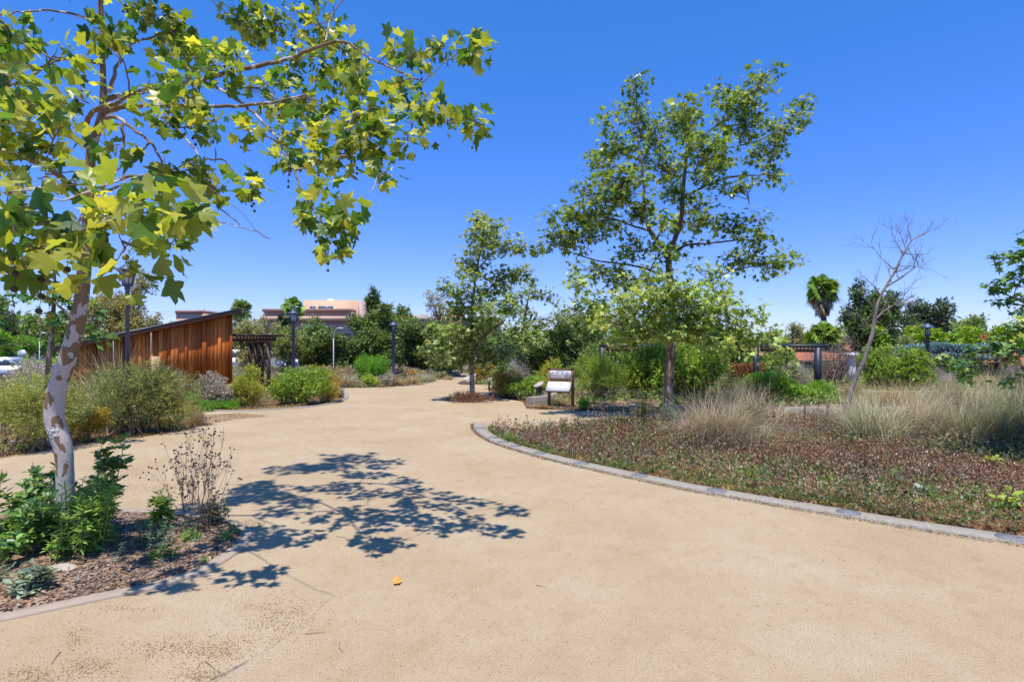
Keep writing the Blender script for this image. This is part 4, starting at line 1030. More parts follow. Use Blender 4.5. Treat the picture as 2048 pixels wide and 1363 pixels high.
# ---- centre
shrub('shrub', 'brilliant green dome shaped bush beyond the path fork', 744, 771, 714, 37, 'bright_green', 8000, 0.11, LANCE, Y=31, up=0.6, spiky=0.15)
shrub('shrub', 'bright lime low bush at the right foot of the brilliant green dome bush', 742, 773, 752, 18, 'yellow_green', 1800, 0.08, DIA, Y=29.8)
shrub('shrub', 'greyish tan thicket behind the straw tuft left of the green dome bush', 668, 772, 732, 42, 'lavender', 5000, 0.08, DIA, Y=31.5, second=('gold_shrub', 'golden olive sprays'))
shrub('shrub', 'yellow olive shrub behind the dense rounded shrub', 640, 785, 735, 30, 'yellow_green', 3500, 0.07, DIA, Y=27, second=('gold_shrub', 'golden sprays'))
shrub('shrub', 'dry grey shrub beside the right lamp post foot', 775, 772, 752, 24, 'grey_sage', 2500, 0.07, DIA, Y=30.3)
shrub('shrub', 'rusty grey shrub behind the row of tan tufts', 815, 765, 738, 38, 'grey_sage', 4000, 0.09, DIA, Y=36, second=('orange_shrub', 'rusty sprays'))
shrub('shrub', 'orange brown shrub behind the slender path sycamore', 960, 769, 728, 36, 'gold_shrub', 5000, 0.08, DIA, Y=32.6, second=('orange_shrub', 'rusty sprays'))
shrub('shrub', 'small dark green bush behind the slanted plaque', 1008, 772, 735, 24, 'oak_light', 3000, 0.08, OVAL, Y=30)
shrub('shrub', 'straw and lime shrub at the bend of the path right of the slender sycamore', 1015, 795, 748, 40, 'gold_shrub', 6000, 0.06, DIA, second=('orange_shrub', 'dry orange sprays'))
shrub('shrub', 'lime green shrub left of the seat wall', 1058, 802, 752, 38, 'yellow_green', 6000, 0.06, DIA, second=('mid_green', 'darker leaves'), Y=23)
shrub('shrub', 'golden topped shrub directly behind the map sign', 1100, 800, 733, 40, 'yellow_green', 6500, 0.06, DIA, Y=23.8, second=('gold_shrub', 'golden tips'))
shrub('shrub', 'white grey dead thicket behind the golden shrubs', 1040, 770, 722, 40, 'flower_white', 2500, 0.06, NEED, Y=29, stems=50)
shrub('shrub', 'tall loose yellow green shrub right of the map sign', 1200, 808, 718, 62, 'yellow_green', 14000, 0.06, LANCE, Y=22.3, second=('mid_green', 'darker leaves'), stems=60, lob=14)
shrub('shrub', 'dark broad shrub left of the big sycamore trunk', 1290, 822, 702, 62, 'yellow_green', 12000, 0.085, OVAL, Y=22.5, second=('mid_green', 'darker green leaves'), lob=14)
shrub('shrub', 'large glossy shrub with pale green flower heads behind the big sycamore trunk', 1378, 825, 692, 62, 'yellow_green', 15000, 0.085, OVAL, Y=22.5, flowers=('flower_cream', 90, 0.10), second=('mid_green', 'darker green leaves'), lob=14)
shrub('shrub', 'yellow flowered low shrub at the foot of the big sycamore', 1352, 828, 800, 34, 'mid_green', 2500, 0.06, OVAL, Y=18.3, flowers=('flower_cream', 30, 0.09))
shrub('rosemary_bush', 'dark spiky low bush between the big sycamore and the steel posts', 1470, 815, 742, 46, 'dark_shrub', 6000, 0.07, NEED, Y=21.5, spiky=0.25, second=('reed_green', 'reedy green shoots'))
shrub('shrub', 'bright green spreading mound in front of the steel pergola posts', 1560, 815, 752, 62, 'bright_green', 12000, 0.06, DIA, Y=21, second=('yellow_green', 'lime tips'), asym=-0.25, up=0.6)
shrub('shrub', 'right end of the bright green mound, lower and paler', 1640, 815, 766, 46, 'bright_green', 7000, 0.055, DIA, Y=20.6, second=('yellow_green', 'lime tips'), up=0.6)
shrub('ground_plant', 'small upright green seedling right of the map sign post', 1168, 817, 797, 10, 'bright_green', 600, 0.07, LANCE, Y=19.2, cat='plant', stems=8)
shrub('shrub', 'red brown dry shrub behind the steel pergola', 1490, 770, 722, 34, 'rust_leaf', 4500, 0.08, DIA, Y=31)
shrub('shrub', 'fresh green bush between the two steel posts', 1560, 765, 688, 42, 'mid_green', 8000, 0.10, OVAL, Y=33, second=('bright_green', 'bright leaves'))
shrub('shrub', 'silver grey leafless looking thicket right of the steel posts', 1670, 790, 690, 50, 'grey_twig', 5000, 0.10, NEED, Y=28, stems=130, spiky=0.3)
shrub('shrub', 'grey brown brush under the steel pergola roof', 1590, 790, 726, 48, 'grey_twig', 5000, 0.09, NEED, Y=28, stems=80, spiky=0.3, second=('lavender', 'mauve tips'))
shrub('shrub', 'wide olive green shrub right of the bare leaning tree', 1790, 795, 706, 62, 'mid_green', 12000, 0.08, OVAL, Y=24.5, second=('yellow_green', 'yellow green tips'), lob=14)
shrub('lavender_bush', 'mauve lavender drift behind the lamp post on the right', 1890, 790, 742, 60, 'lavender', 7000, 0.06, NEED, Y=28, spiky=0.3)
shrub('lavender_bush', 'ochre and mauve brush below the tiled house', 1985, 790, 748, 50, 'orange_shrub', 5000, 0.06, NEED, Y=27, spiky=0.3, second=('lavender', 'mauve tips'))
shrub('shrub', 'orange dry brush left of the grey thicket behind the low wall', 1700, 812, 765, 30, 'straw_gold', 3500, 0.08, NEED, Y=20.5, spiky=0.3)
shrub('shrub', 'grey twiggy shrub under the right edge sycamore', 2030, 810, 730, 36, 'grey_twig', 3500, 0.08, NEED, Y=19, stems=60)
WEEDS = []
for (u, vb, vt, hw, lab) in [(1292, 862, 780, 20, 'tall dark leafy weed left of the big sycamore foot'), (1235, 862, 826, 26, 'low dark leafy weed at the left corner of the weed bed'), (1180, 860, 838, 30, 'short dark weed patch on the far edge of the weed bed'),
                            (1335, 858, 805, 14, 'blue green leafy weed right at the big sycamore foot'), (1500, 872, 800, 16, 'dark thistly weed right of the largest straw clump'), (1440, 845, 775, 34, 'dark green reeds behind the largest straw clump')]:
    WEEDS.append((lab, u, vb, vt, hw))
# skirt of dry plants around the slender sycamore
shrub('dry_undergrowth', 'rusty dry plants ringing the foot of the slender sycamore', 938, 812, 789, 58, 'rust_leaf', 2600, 0.07, LANCE, Y=21.6, spiky=0.4, second=('dead_stalk', 'dark dead stems'), cat='undergrowth', dep=0.6)
shrub('dry_undergrowth', 'orange dry plants under the map sign', 1122, 816, 799, 26, 'straw_gold', 2200, 0.06, NEED, Y=20.1, spiky=0.3, cat='undergrowth', second=('gold_shrub', 'yellow green bits'))

# ---- background trees
bgtree('oak_tree', 'round dark oak right of the lantern post in front of the tan building', 655, 658, 735, 54, 44, 'oak', 16000, 0.20, second=('oak_light', 'lighter leaves'), lob=22)
bgtree('oak_tree', 'tallest oak in front of the cylinder tower of the building', 742, 622, 735, 52, 46, 'oak', 20000, 0.20, second=('oak_light', 'lighter leaves'), lob=24)
bgtree('oak_tree', 'pointed small crown poking above the tallest oak', 748, 588, 640, 14, 50, 'oak', 2500, 0.20, lob=6)
bgtree('oak_tree', 'dark oak behind the plain lamp post', 835, 655, 742, 54, 45, 'oak', 15000, 0.20, lob=20)
bgtree('oak_tree', 'lighter oak crown above and behind the plain lamp post', 815, 630, 690, 36, 52, 'oak_light', 8000, 0.22, lob=14)
bgtree('shade_tree', 'silvery green tree behind the lantern post', 605, 648, 720, 36, 52, 'oak_light', 7000, 0.20, second=('silver', 'silvery leaves'), lob=12)
bgtree('shade_tree', 'airy olive tree right of the cedar shed roof', 520, 628, 745, 46, 43, 'olive_haze', 9000, 0.16, DIA, second=('olive_yellow', 'yellowish leaves'), shell=0.1, lob=18)
bgtree('shade_tree', 'thin olive tree behind the dark timber pergola', 578, 665, 745, 34, 41, 'olive_haze', 6000, 0.15, DIA, second=('mid_green', 'greener leaves'), shell=0.1, lob=12)
bgtree('shade_tree', 'large yellow leaved tree rising above the cedar shed roof', 248, 577, 700, 66, 40, 'olive_yellow', 15000, 0.17, second=('olive_haze', 'greener leaves'), shell=0.2, lob=22)
bgtree('cypress_tree', 'left one of two small dark pointed cypresses before the building', 562, 636, 690, 8, 58, 'dark_pine', 1500, 0.25, lob=10, shape='cone', trunk=0.1)
bgtree('cypress_tree', 'right one of two small dark pointed cypresses before the building', 575, 640, 690, 8, 58, 'dark_pine', 1500, 0.25, lob=10, shape='cone', trunk=0.1)
bgtree('shade_tree', 'mauve flowering olive tree by the road at far left', 30, 628, 700, 60, 55, 'olive_haze', 9000, 0.22, second=('grey_sage', 'mauve grey leaves'), lob=18)
bgtree('shade_tree', 'bright green small tree beside the crossing sign', 40, 668, 712, 32, 48, 'bright_green', 5000, 0.16, second=('mid_green', 'darker leaves'), lob=12)
bgtree('shade_tree', 'dark green tree behind the pole at far left', 110, 632, 702, 50, 56, 'oak_light', 9000, 0.22, second=('oak', 'shaded leaves'), lob=18)
bgtree('shade_tree', 'tree behind the cedar shed roof at its low end', 175, 655, 705, 40, 50, 'oak_light', 6000, 0.2, lob=14)
bgtree('shade_tree', 'wispy brown and gold tree left of the slender sycamore crown', 880, 600, 720, 36, 48, 'olive_yellow', 5000, 0.15, second=('grey_sage', 'brown dry leaves'), shell=0.05, lob=16)
bgtree('shade_tree', 'light green tree behind the slender sycamore trunk', 890, 660, 738, 42, 40, 'leaf_pale', 7000, 0.2, SYC2, lob=16, shell=0.2)
bgtree('shade_tree', 'round tree filling the gap right of the slender sycamore', 990, 650, 745, 50, 44, 'oak_light', 9000, 0.2, second=('leaf_pale', 'pale leaves'), lob=18)
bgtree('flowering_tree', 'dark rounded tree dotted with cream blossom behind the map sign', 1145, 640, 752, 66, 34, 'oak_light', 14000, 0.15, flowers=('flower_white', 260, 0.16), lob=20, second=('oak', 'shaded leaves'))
bgtree('flowering_tree', 'smaller blossoming tree left of the cream dotted one', 1075, 668, 748, 42, 36, 'oak_light', 7000, 0.15, flowers=('flower_white', 90, 0.15), lob=14)
bgtree('shade_tree', 'pale feathery tree far behind the big sycamore', 1150, 625, 700, 60, 62, 'olive_haze', 7000, 0.25, lob=18)
bgtree('shade_tree', 'green tree behind the left steel pergola', 1235, 650, 745, 60, 42, 'oak_light', 9000, 0.2, second=('mid_green', 'bright leaves'), lob=18)
bgtree('shade_tree', 'black green tree behind the big sycamore trunk', 1420, 640, 745, 62, 40, 'dark_pine', 12000, 0.2, lob=20)
bgtree('shade_tree', 'green crown between the big sycamore and the steel posts', 1330, 650, 740, 50, 45, 'mid_green', 8000, 0.2, lob=16)
bgtree('shade_tree', 'tree with reddish undergrowth left of the first steel post', 1480, 672, 735, 34, 42, 'mid_green', 5000, 0.18, lob=12)
bgtree('shade_tree', 'grey olive treetop behind the steel pergola roof', 1605, 655, 720, 34, 52, 'olive_haze', 5000, 0.2, lob=12)
bgtree('pine_tree', 'dark dense pine right of the tall palm', 1738, 582, 760, 42, 44, 'dark_pine', 20000, 0.20, lob=26, dep=0.9, second=('oak_light', 'lighter tips'))
bgtree('pine_tree', 'lower shoulder of dark pine beside the bare tree', 1765, 655, 745, 30, 42, 'dark_pine', 7000, 0.18, lob=14)
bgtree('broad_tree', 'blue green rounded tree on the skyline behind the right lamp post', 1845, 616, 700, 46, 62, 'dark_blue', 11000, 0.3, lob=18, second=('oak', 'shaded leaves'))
bgtree('broad_tree', 'small blue green crown right of the right lamp post top', 1880, 640, 700, 26, 62, 'dark_blue', 4500, 0.28, lob=10)
bgtree('broad_tree', 'small rounded green tree on the skyline near the right edge', 1945, 645, 705, 30, 66, 'oak_light', 5000, 0.28, lob=12)
bgtree('shade_tree', 'light green bush tree left of the vine covered terrace', 1800, 680, 745, 40, 38, 'olive_haze', 6000, 0.15, lob=14, second=('mid_green', 'green leaves'))
bgtree('red_shrub', 'dark red leaved shrub at the foot of the skyline tree', 1838, 655, 695, 24, 57, 'red_leaf', 2500, 0.2, cat='shrub', lob=10)
bgtree('red_shrub', 'small purple red shrub near the tiled house', 1974, 670, 705, 14, 50, 'red_leaf', 1200, 0.18, cat='shrub', lob=6)
bgtree('shade_tree', 'tree standing beyond the right edge behind the tiled house', 2080, 610, 730, 60, 48, 'oak_light', 9000, 0.22, lob=16)
bgtree('shade_tree', 'dark tree beyond the left edge of the view', -80, 600, 705, 80, 52, 'oak', 9000, 0.25, lob=16)
o = tag(Acc().build('x', 'soil'), None); bpy.data.objects.remove(o)
# far woodland that closes the horizon
a = Acc()
nW = 42000
th = R.uniform(-1.15, 1.15, nW)
D = R.uniform(118, 150, nW)
hh = 4.2 + 1.6 * np.sin(th * 23) + 1.2 * np.sin(th * 57 + 1) + 0.8 * np.sin(th * 131 + 2)
pos = np.c_[np.sin(th) * D, np.cos(th) * D, R.random(nW) ** 0.7 * hh]
Td, Nd = leafdirs(nW, 0.4, 0.1)
a.leaves(DIA, pos, Td, Nd, R.uniform(0.9, 1.9, nW))
tag(a.build('distant_woodland', 'oak_light'), 'band of distant trees along the whole horizon', 'woodland', kind='stuff')

# ------------------------------------------------------------------ palms
def palm(label, u, vtop, Y, crown_r, trunk_h, n_live, n_dead, cr_mat='mid_green'):
    x = (u - 1024) / F * Y
    o = root('fan_palm', (x, Y, 0), label, 'palm tree')
    s0 = spline([(x, Y, -0.05), (x + .1, Y, trunk_h * .5), (x, Y, trunk_h)], 5)
    Acc().tube(s0, np.linspace(0.28, 0.2, len(s0)), 10).build('trunk', 'bark3', o, smooth=True)
    for nm_, mat, cnt, lo, hi in (('fronds', cr_mat, n_live, -0.75, 1.45), ('dead_fronds', 'straw', n_dead, -1.4, -0.75)):
        if not cnt: continue
        a = Acc(); top = np.array([x, Y, trunk_h])
        for i in range(cnt):
            az = R.uniform(0, 6.28); el = R.uniform(lo, hi)
            L = crown_r * R.uniform(0.7, 1.0) * (1.0 if nm_ == 'fronds' else 0.85)
            d = np.array([math.cos(az) * math.cos(el), math.sin(az) * math.cos(el), math.sin(el)])
            b0 = top - [0, 0, (R.uniform(0.1, 0.8) if nm_ != 'fronds' else R.uniform(0, .3)) * crown_r]
            h = b0 + d * L * 0.45
            a.tube([b0, h], [0.03, 0.02], 3, cap=False)
            side = np.cross(d, [0, 0, 1]); side /= np.linalg.norm(side) + 1e-6; up_ = np.cross(side, d); ro = R.uniform(-1.1, 1.1); side = side * math.cos(ro) + up_ * math.sin(ro); nn_ = np.cross(side, d)
            k = 13
            for j in range(k):
                an = (j - (k - 1) / 2) / ((k - 1) / 2) * 1.35
                e = d * math.cos(an) + side * math.sin(an)
                l = L * 0.62 * (1 - 0.25 * abs(an) / 1.35)
                p1 = h + e * l * 0.6 + nn_ * 0.03; p2 = h + e * l + np.array([0, 0, -0.28 * l])
                w = np.cross(e, nn_) * 0.055 * L
                a.add([h, p1 + w, p2, p1 - w], [[0, 1, 2, 3]])
        a.build(nm_, mat, o)
    return o
palm('tall fan palm with a hanging skirt of dead fronds at right', 1645, 560, 47, 1.6, 6.9, 70, 60)
palm('short bushy fan palm at the foot of the tall palm', 1650, 630, 45, 1.9, 2.9, 60, 6)
palm('fan palm rising above the lantern post', 587, 588, 70, 1.7, 7.0, 50, 8)
palm('fan palm peeping over the high corner of the shed roof', 482, 600, 60, 1.6, 6.0, 44, 6, 'oak_light')

# ------------------------------------------------------------------ vine terrace at right
vt = root('vine_terrace', (23.5, 36, 0), 'long terrace trellis carrying bright vines and a blue leaved hedge at right', 'trellis')
for i in range(5):
    Acc().box((22.5 + i * 2.6, 35.6, 0.85), (0.16, 0.16, 1.8)).build('post', 'darkwood', vt)
a = Acc(); a.box((27.6, 35.6, 1.78), (11.2, 0.2, 0.12)); a.box((27.6, 37.4, 1.78), (11.2, 0.2, 0.12)); a.build('beam', 'darkwood', vt)
def strip(name, label, x0, x1, Y, z0, z1, dy, mat, n, size, tmpl=DIA, cat='hedge', parent=None):
    a = Acc(); xs = R.uniform(x0, x1, n)
    hh = (z1 - z0) * (0.8 + 0.2 * np.sin(xs * 1.7) + 0.12 * np.sin(xs * 4.3))
    pos = np.c_[xs, Y + R.uniform(-dy, dy, n), z0 + (1 - R.random(n) ** 1.6) * hh]
    Td, Nd = leafdirs(n, 0.4, 0.15); a.leaves(tmpl, pos, Td, Nd, size * R.uniform(.6, 1.3, n))
    if parent is not None: return a.build(name, mat, parent)
    return tag(a.build(name, mat, loc=((x0 + x1) / 2, Y, 0)), label, cat)
strip('blue_hedge', 'blue', 24.5, 32.5, 35.8, 1.85, 2.32, 0.8, 'blue_leaf', 9000, 0.22, LANCE, parent=vt)
strip('blue_hedge', 'blue', 22.8, 29.5, 34.9, 1.35, 1.72, 0.4, 'blue_leaf', 5000, 0.2, LANCE, parent=vt)
strip('vine_hedge', 'long bright lime green vine hedge behind the right lamp post', 31, 47, 48, 0.0, 3.5, 1.0, 'bright_vine', 26000, 0.3)
strip('vine_hedge', 'bright lime green vine mass sloping down beside the dark pine', 26.5, 34, 42, 0.0, 3.2, 0.9, 'bright_vine', 15000, 0.26)
strip('hedge', 'dark hedge under the blue leaved terrace', 23, 33, 37.5, 0.0, 1.8, 0.5, 'oak', 7000, 0.15)
fz_ = root('iron_fence', (24, 33, 0), 'black iron railing below the blue leaved terrace', 'fence')
a = Acc()
for i in range(30): a.box((22.6 + i * 0.13, 33, 0.5), (0.018, 0.018, 1.0))
a.build('balusters', 'black', fz_); Acc().box((24.5, 33, 1.01), (4.0, 0.05, 0.04)).build('rail', 'black', fz_)

# ================================================================== LARGE BUILDINGS
bd = root('office_building', (-35, 105, 0), 'large tan and mauve office building with a round tower on the skyline', 'building')
def uvbox(u0, u1, v0, zb, Y, dep):
    x0, x1 = (u0 - 1024) / F * Y, (u1 - 1024) / F * Y; z1 = HC + (HV - v0) / F * Y
    return ((x0 + x1) / 2, Y + dep / 2, (z1 + zb) / 2), (x1 - x0, dep, z1 - zb)
Acc().box(*uvbox(608, 714, 600, 0, 106, 14)).build('penthouse', 'stucco_tan', bd)
Acc().box(*uvbox(714.3, 728, 602, 0, 107, 12)).build('penthouse', 'stucco_mauve', bd)  # side of the penthouse, its shade put into the mauve colour
Acc().box(*uvbox(530, 905, 636, 0, 103, 16)).build('main_block', 'stucco_mauve', bd)
Acc().box(*uvbox(526, 700, 619, 6.2, 103.5, 12)).build('upper_wall', 'stucco_mauve', bd)
Acc().box(*uvbox(524, 702, 617, 8.3, 102.6, 13)).build('cornice', 'cornice', bd)
Acc().box(*uvbox(520, 730, 632, 6.6, 101.8, 2)).build('cornice', 'stucco_tan', bd)
Acc().lathe([(1.45, 0), (1.45, 9.1), (1.55, 9.1), (1.55, 9.4), (0.2, 9.4)], ((768 - 1024) / F * 100, 100, 0), 28).build('round_tower', 'stucco_grey', bd, smooth=False)
w = root('tmp', (0, 0, 0), None, None); bpy.data.objects.remove(w)
for (u0, u1, va, vb) in [(620, 631, 611.5, 619), (637, 666, 611.5, 619)]:
    x0, x1 = (u0 - 1024) / F * 105.9, (u1 - 1024) / F * 105.9; z0, z1 = HC + (HV - vb) / F * 105.9, HC + (HV - va) / F * 105.9
    wf = Acc().box(((x0 + x1) / 2, 105.92, (z0 + z1) / 2), (x1 - x0, 0.2, z1 - z0)).build('window', 'glassb', bd)
    a = Acc()
    for k in range(int((x1 - x0) / 0.5) + 1): a.box((x0 + k * 0.5, 105.8, (z0 + z1) / 2), (0.06, 0.06, z1 - z0))
    for k in range(3): a.box(((x0 + x1) / 2, 105.79, z0 + (z1 - z0) * (k + 0.5) / 3), (x1 - x0, 0.05, 0.05))
    a.build('frame', 'metal', wf)
for k in range(12):
    x = (560 - 1024) / F * 103 + k * 2.4
    f_ = Acc().box((x, 102.95, 3.6), (1.3, 0.2, 1.3)).build('window', 'glass', bd)
Acc().box(*uvbox(776, 850, 628, 0, 101, 6)).build('side_wing', 'stucco_grey', bd)
Acc().box(*uvbox(655, 665, 597, 9.5, 110, 1)).build('roof_unit', 'white', bd)
b2 = root('office_building', (-9, 88, 0), 'pale stucco wing of offices seen through the slender sycamore', 'building')
Acc().box(*uvbox(835, 1000, 640, 0, 88, 14)).build('wall', 'stucco_grey', b2)
Acc().box(*uvbox(830, 1005, 635, 6.0, 87.6, 15)).build('cornice', 'cornice', b2)
Acc().box(*uvbox(898, 925, 613, 4.5, 91, 5)).build('roof_box', 'stucco_tan', b2)
for k in range(9):
    Acc().box(((845 + 17 * k - 1024) / F * 88, 87.93, 4.4), (0.7, 0.2, 1.2)).build('window', 'glass', b2)
bh = root('office_building', (-37, 75, 0), 'flat tan roofed building glimpsed over the low end of the shed roof', 'building')
Acc().box(*uvbox(352, 402, 622, 0, 75, 8)).build('wall', 'stucco_tan', bh); Acc().box(*uvbox(350, 404, 620, 6.4, 74.8, 8.4)).build('cornice', 'cornice', bh)

def tiled_house(label, x0, x1, Y, dep, zw, zr, wallm='stucco_white', wins=()):
    o = root('tiled_house', ((x0 + x1) / 2, Y, 0), label, 'house')
    Acc().box(((x0 + x1) / 2, Y + dep / 2, zw / 2), (x1 - x0, dep, zw)).build('wall', wallm, o)
    a = Acc(); oh = 0.35; nx = int((x1 - x0 + 2 * oh) / 0.055); xs = np.linspace(x0 - oh, x1 + oh, nx)
    wav = 0.05 * np.abs(np.sin((xs - x0) / 0.22 * math.pi))
    ys = [Y - oh, Y + dep / 2, Y + dep + oh]; zs = [zw - 0.05, zr, zw - 0.05]
    rows = [np.c_[xs, np.full(nx, y), z + wav] for y, z in zip(ys, zs)] 
    V = np.vstack(rows); f = []
    for q in range(2):
        i = np.arange(nx - 1); f.append(np.stack([q * nx + i, q * nx + i + 1, (q + 1) * nx + i + 1, (q + 1) * nx + i], 1))
    a.add(V, np.vstack(f))
    rf = a.build('roof', 'tile', o)
    g = Acc()
    for x in (x0 + 0.003, x1 - 0.15): g.extr([(x, Y, zw), (x, Y + dep, zw), (x, Y + dep / 2, zr - 0.08)], (0.147, 0, 0))
    g.build('gable', wallm, o)
    Acc().box(((x0 + x1) / 2, Y - oh + 0.05, zw - 0.13), (x1 - x0 + 2 * oh, 0.1, 0.12)).build('eaves_board', 'darkwood', o)
    for wx, wz, ww, wh in wins:
        f_ = Acc().box((wx, Y - 0.01, wz), (ww, 0.1, wh)).build('window', 'glass', o)
        Acc().box((wx, Y - 0.07, wz), (0.05, 0.04, wh)).build('glazing_bar', 'white', f_)
    return o
tiled_house('white stucco house with terracotta tiled roof at the right edge', 34.8, 42, 41.5, 6, 0.75 + .0, 2.0, wins=[(39.5, .4, .8, .5)])
tiled_house('second tiled house with a higher gable behind the right edge house', 36, 46, 47, 7, 1.6, 2.9)
tiled_house('tiled house behind the steel pergola and grey thicket', 26.5, 36, 50, 7, 1.55, 2.75, wins=[(29, .9, 1, .8), (32, .9, 1, .8)])
tiled_house('low tiled house behind the pair of steel posts', 19, 25.6, 42, 6, 1.1, 2.0, wins=[(22, .6, .9, .6)])
tiled_house('mauve walled house with faded tiled roof behind the left steel pergola', 6.6, 15, 48, 7, 1.3, 2.3, 'stucco_mauve')
col = root('white_column', ((1702 - 1024) / F * 31, 31, 0), 'white masonry gate pillar with a moulded cap beside the grey thicket', 'pillar')
x = (1702 - 1024) / F * 31
Acc().box((x, 31, 0.75), (0.32, 0.32, 1.5)).build('shaft', 'white', col)
a = Acc(); a.box((x, 31, 1.56), (0.46, 0.46, 0.10)); a.box((x, 31, 1.67), (0.62, 0.62, 0.12)); a.box((x, 31, 1.765), (0.5, 0.5, 0.07)); a.build('cap', 'white', col)

# ------------------------------------------------------------------ cedar shed
e = np.array([0.8, 0.6]); nrm = np.array([0.6, -0.8]); A0 = np.array([-17.74, 25.0])
def sp_(s, out=0.0): return A0 + e * s + nrm * out
slope = 0.262; zt0 = 2.63
sh = root('cedar_shed', (*sp_(1.7, -2), 0), 'cedar board shed with a single sloping roof left of the path', 'shed')
s0_, s1_ = -1.7, 5.0
a = Acc()
Ls = s0_
while Ls < s1_ - 0.05:
    wdt = min(R.choice([0.115, 0.15, 0.15, 0.19]), s1_ - Ls); out = 0.02 + 0.045 * (R.random() < 0.5) + 0.01 * R.random()
    pz = lambda s: zt0 + slope * s - 0.2
    p0, p1 = sp_(Ls + 0.006, out), sp_(Ls + wdt - 0.006, out)
    a.extr([(p0[0], p0[1], 0.05), (p1[0], p1[1], 0.05), (p1[0], p1[1], pz(Ls + wdt)), (p0[0], p0[1], pz(Ls))], (-nrm[0] * (out + 0.04), -nrm[1] * (out + 0.04), 0))
    Ls += wdt
a.build('board_wall', 'cedar', sh)
a = Acc()
c0, c1, c2, c3 = sp_(s0_, -0.05), sp_(s1_, -0.05), sp_(s1_, -4.0), sp_(s0_, -4.0)
zz = lambda s: zt0 + slope * s - 0.22
V = [(*c0, 0), (*c1, 0), (*c2, 0), (*c3, 0), (*c0, zz(s0_)), (*c1, zz(s1_)), (*c2, zz(s1_)), (*c3, zz(s0_))]
a.add(V, [[0, 1, 5, 4], [1, 2, 6, 5], [2, 3, 7, 6], [3, 0, 4, 7]])
a.build('inner_walls', 'darkwood', sh)
def slab(s0, s1, o0, o1, z_off, th):
    q = [sp_(s0, o0), sp_(s1, o0), sp_(s1, o1), sp_(s0, o1)]; ss = [s0, s1, s1, s0]
    V = [(p[0], p[1], zt0 + slope * s + z_off) for p, s in zip(q, ss)]
    return Acc().extr([V[0], V[1], V[2], V[3]], (0, 0, -th))
rf = slab(-2.15, 5.42, 0.26, -4.3, 0.0, 0.07).build('roof', 'roofmetal', sh)
slab(-2.10, 5.37, 0.235, 0.19, -0.073, 0.17).build('fascia', 'fascia', rf)
slab(5.33, 5.37, 0.187, -4.2, -0.073, 0.17).build('fascia', 'fascia', rf)
slab(-2.1, 5.325, 0.187, -4.2, -0.073, 0.05).build('soffit', 'fascia', rf)
for k, s in enumerate((0.2, 1.6)):
    p = sp_(s, 0.22); Acc().tube([(p[0], p[1], 0.5), (p[0], p[1], zt0 + slope * s - 0.1)], 0.012, 6).build('rain_chain', 'metal', sh)

pg = root('timber_pergola', (-12.4, 29, 0), 'dark timber pergola with slatted roof attached to the cedar shed', 'pergola')
pp0 = np.array([-12.38, 29.0]); bk = np.array([-0.6, 0.8])
for k in range(4):
    p = pp0 + bk * 1.37 * k
    tag(Acc().box((p[0], p[1], 1.15), (0.15, 0.15, 2.3), math.atan2(0.6, 0.8)).build('post', 'brownpost' if k == 0 else 'darkwood', pg), 'post with sunlight put into its browner colour' if k == 0 else None)  # nearest post gets lighter timber, sunlight painted into its colour
for k in range(4):
    p = pp0 + bk * 1.37 * k; q = p - e * 1.75; m_ = (p + e * 0.35 + q) / 2
    Acc().box((m_[0], m_[1], 2.52), (2.1, 0.10, 0.24), math.atan2(0.6, 0.8)).build('beam', 'darkwood', pg)
a = Acc()
for k in range(15):
    s = 5.18 + k * 0.15
    c_ = sp_(s, -2.0); a.box((c_[0], c_[1], 2.70), (0.05, 5.2, 0.10), math.atan2(0.6, 0.8))
a.build('slatted_roof', 'darkwood', pg)
m_ = pp0 + bk * 2.05
Acc().box((m_[0], m_[1], 2.35), (0.10, 4.6, 0.10), math.atan2(0.6, 0.8)).build('header', 'darkwood', pg)
ws = root('wooden_board', (-15.0, 24.0, 0), 'pale timber board leaning upright against the cedar wall', 'board')
p = sp_(1.75, 0.55)
Acc().box((p[0], p[1], 0.85), (0.34, 0.05, 1.7), math.atan2(0.6, 0.8)).build('board', 'plankwood', ws)
ws.location = (0, 0, 0); ORG[ws.name] = np.zeros(3)
for ch in ws.children: ch.location = (-15.0, 24.0, 0)

# ------------------------------------------------------------------ steel pergolas
def steel_pergola(label, p, q, zt, w1, w2, back, hz=0.26):
    o = root('steel_pergola', (p[0], p[1], 0), label, 'pergola')
    p, q = np.array(p), np.array(q); d = (q - p) / np.linalg.norm(q - p); nb = np.array([-d[1], d[0]])
    if nb[1] < 0: nb = -nb
    an = math.atan2(d[1], d[0])
    for base, w_ in ((p, w1), (q, w2)):
        Acc().box((base[0], base[1], zt / 2), (w_, w_, zt), an).build('post', 'steel', o)
    for off in (0, back):
        m_ = (p + q) / 2 + nb * off
        Acc().box((m_[0], m_[1], zt + 0.065), (np.linalg.norm(q - p) + 0.3, 0.14, 0.13), an).build('beam', 'steel', o)
    a = Acc(); L = np.linalg.norm(q - p); k = int(L / 0.16)
    for i in range(k + 1):
        c_ = p + d * (i * L / k) + nb * back / 2; a.box((c_[0], c_[1], zt + 0.165), (0.05, back + 0.12, 0.05), an)
    a.build('slatted_roof', 'steel', o)
    m_ = (p + q) / 2 + nb * 0.35
    Acc().box((m_[0], m_[1], zt - 0.10), (L * 0.96, 0.06, 0.24), an).build('timber_fascia', 'brownpost', o)
    return o
def px(u, Y): return ((u - 1024) / F * Y, Y)
steel_pergola('black steel framed pergola behind the bright green mound', px(1512, 27.5), px(1636, 25.5), 2.1, 0.20, 0.25, 0.9)
steel_pergola('black steel pergola half hidden behind the tall yellow green shrub', px(1204, 31), px(1290, 29.5), 2.1, 0.2, 0.2, 0.9)

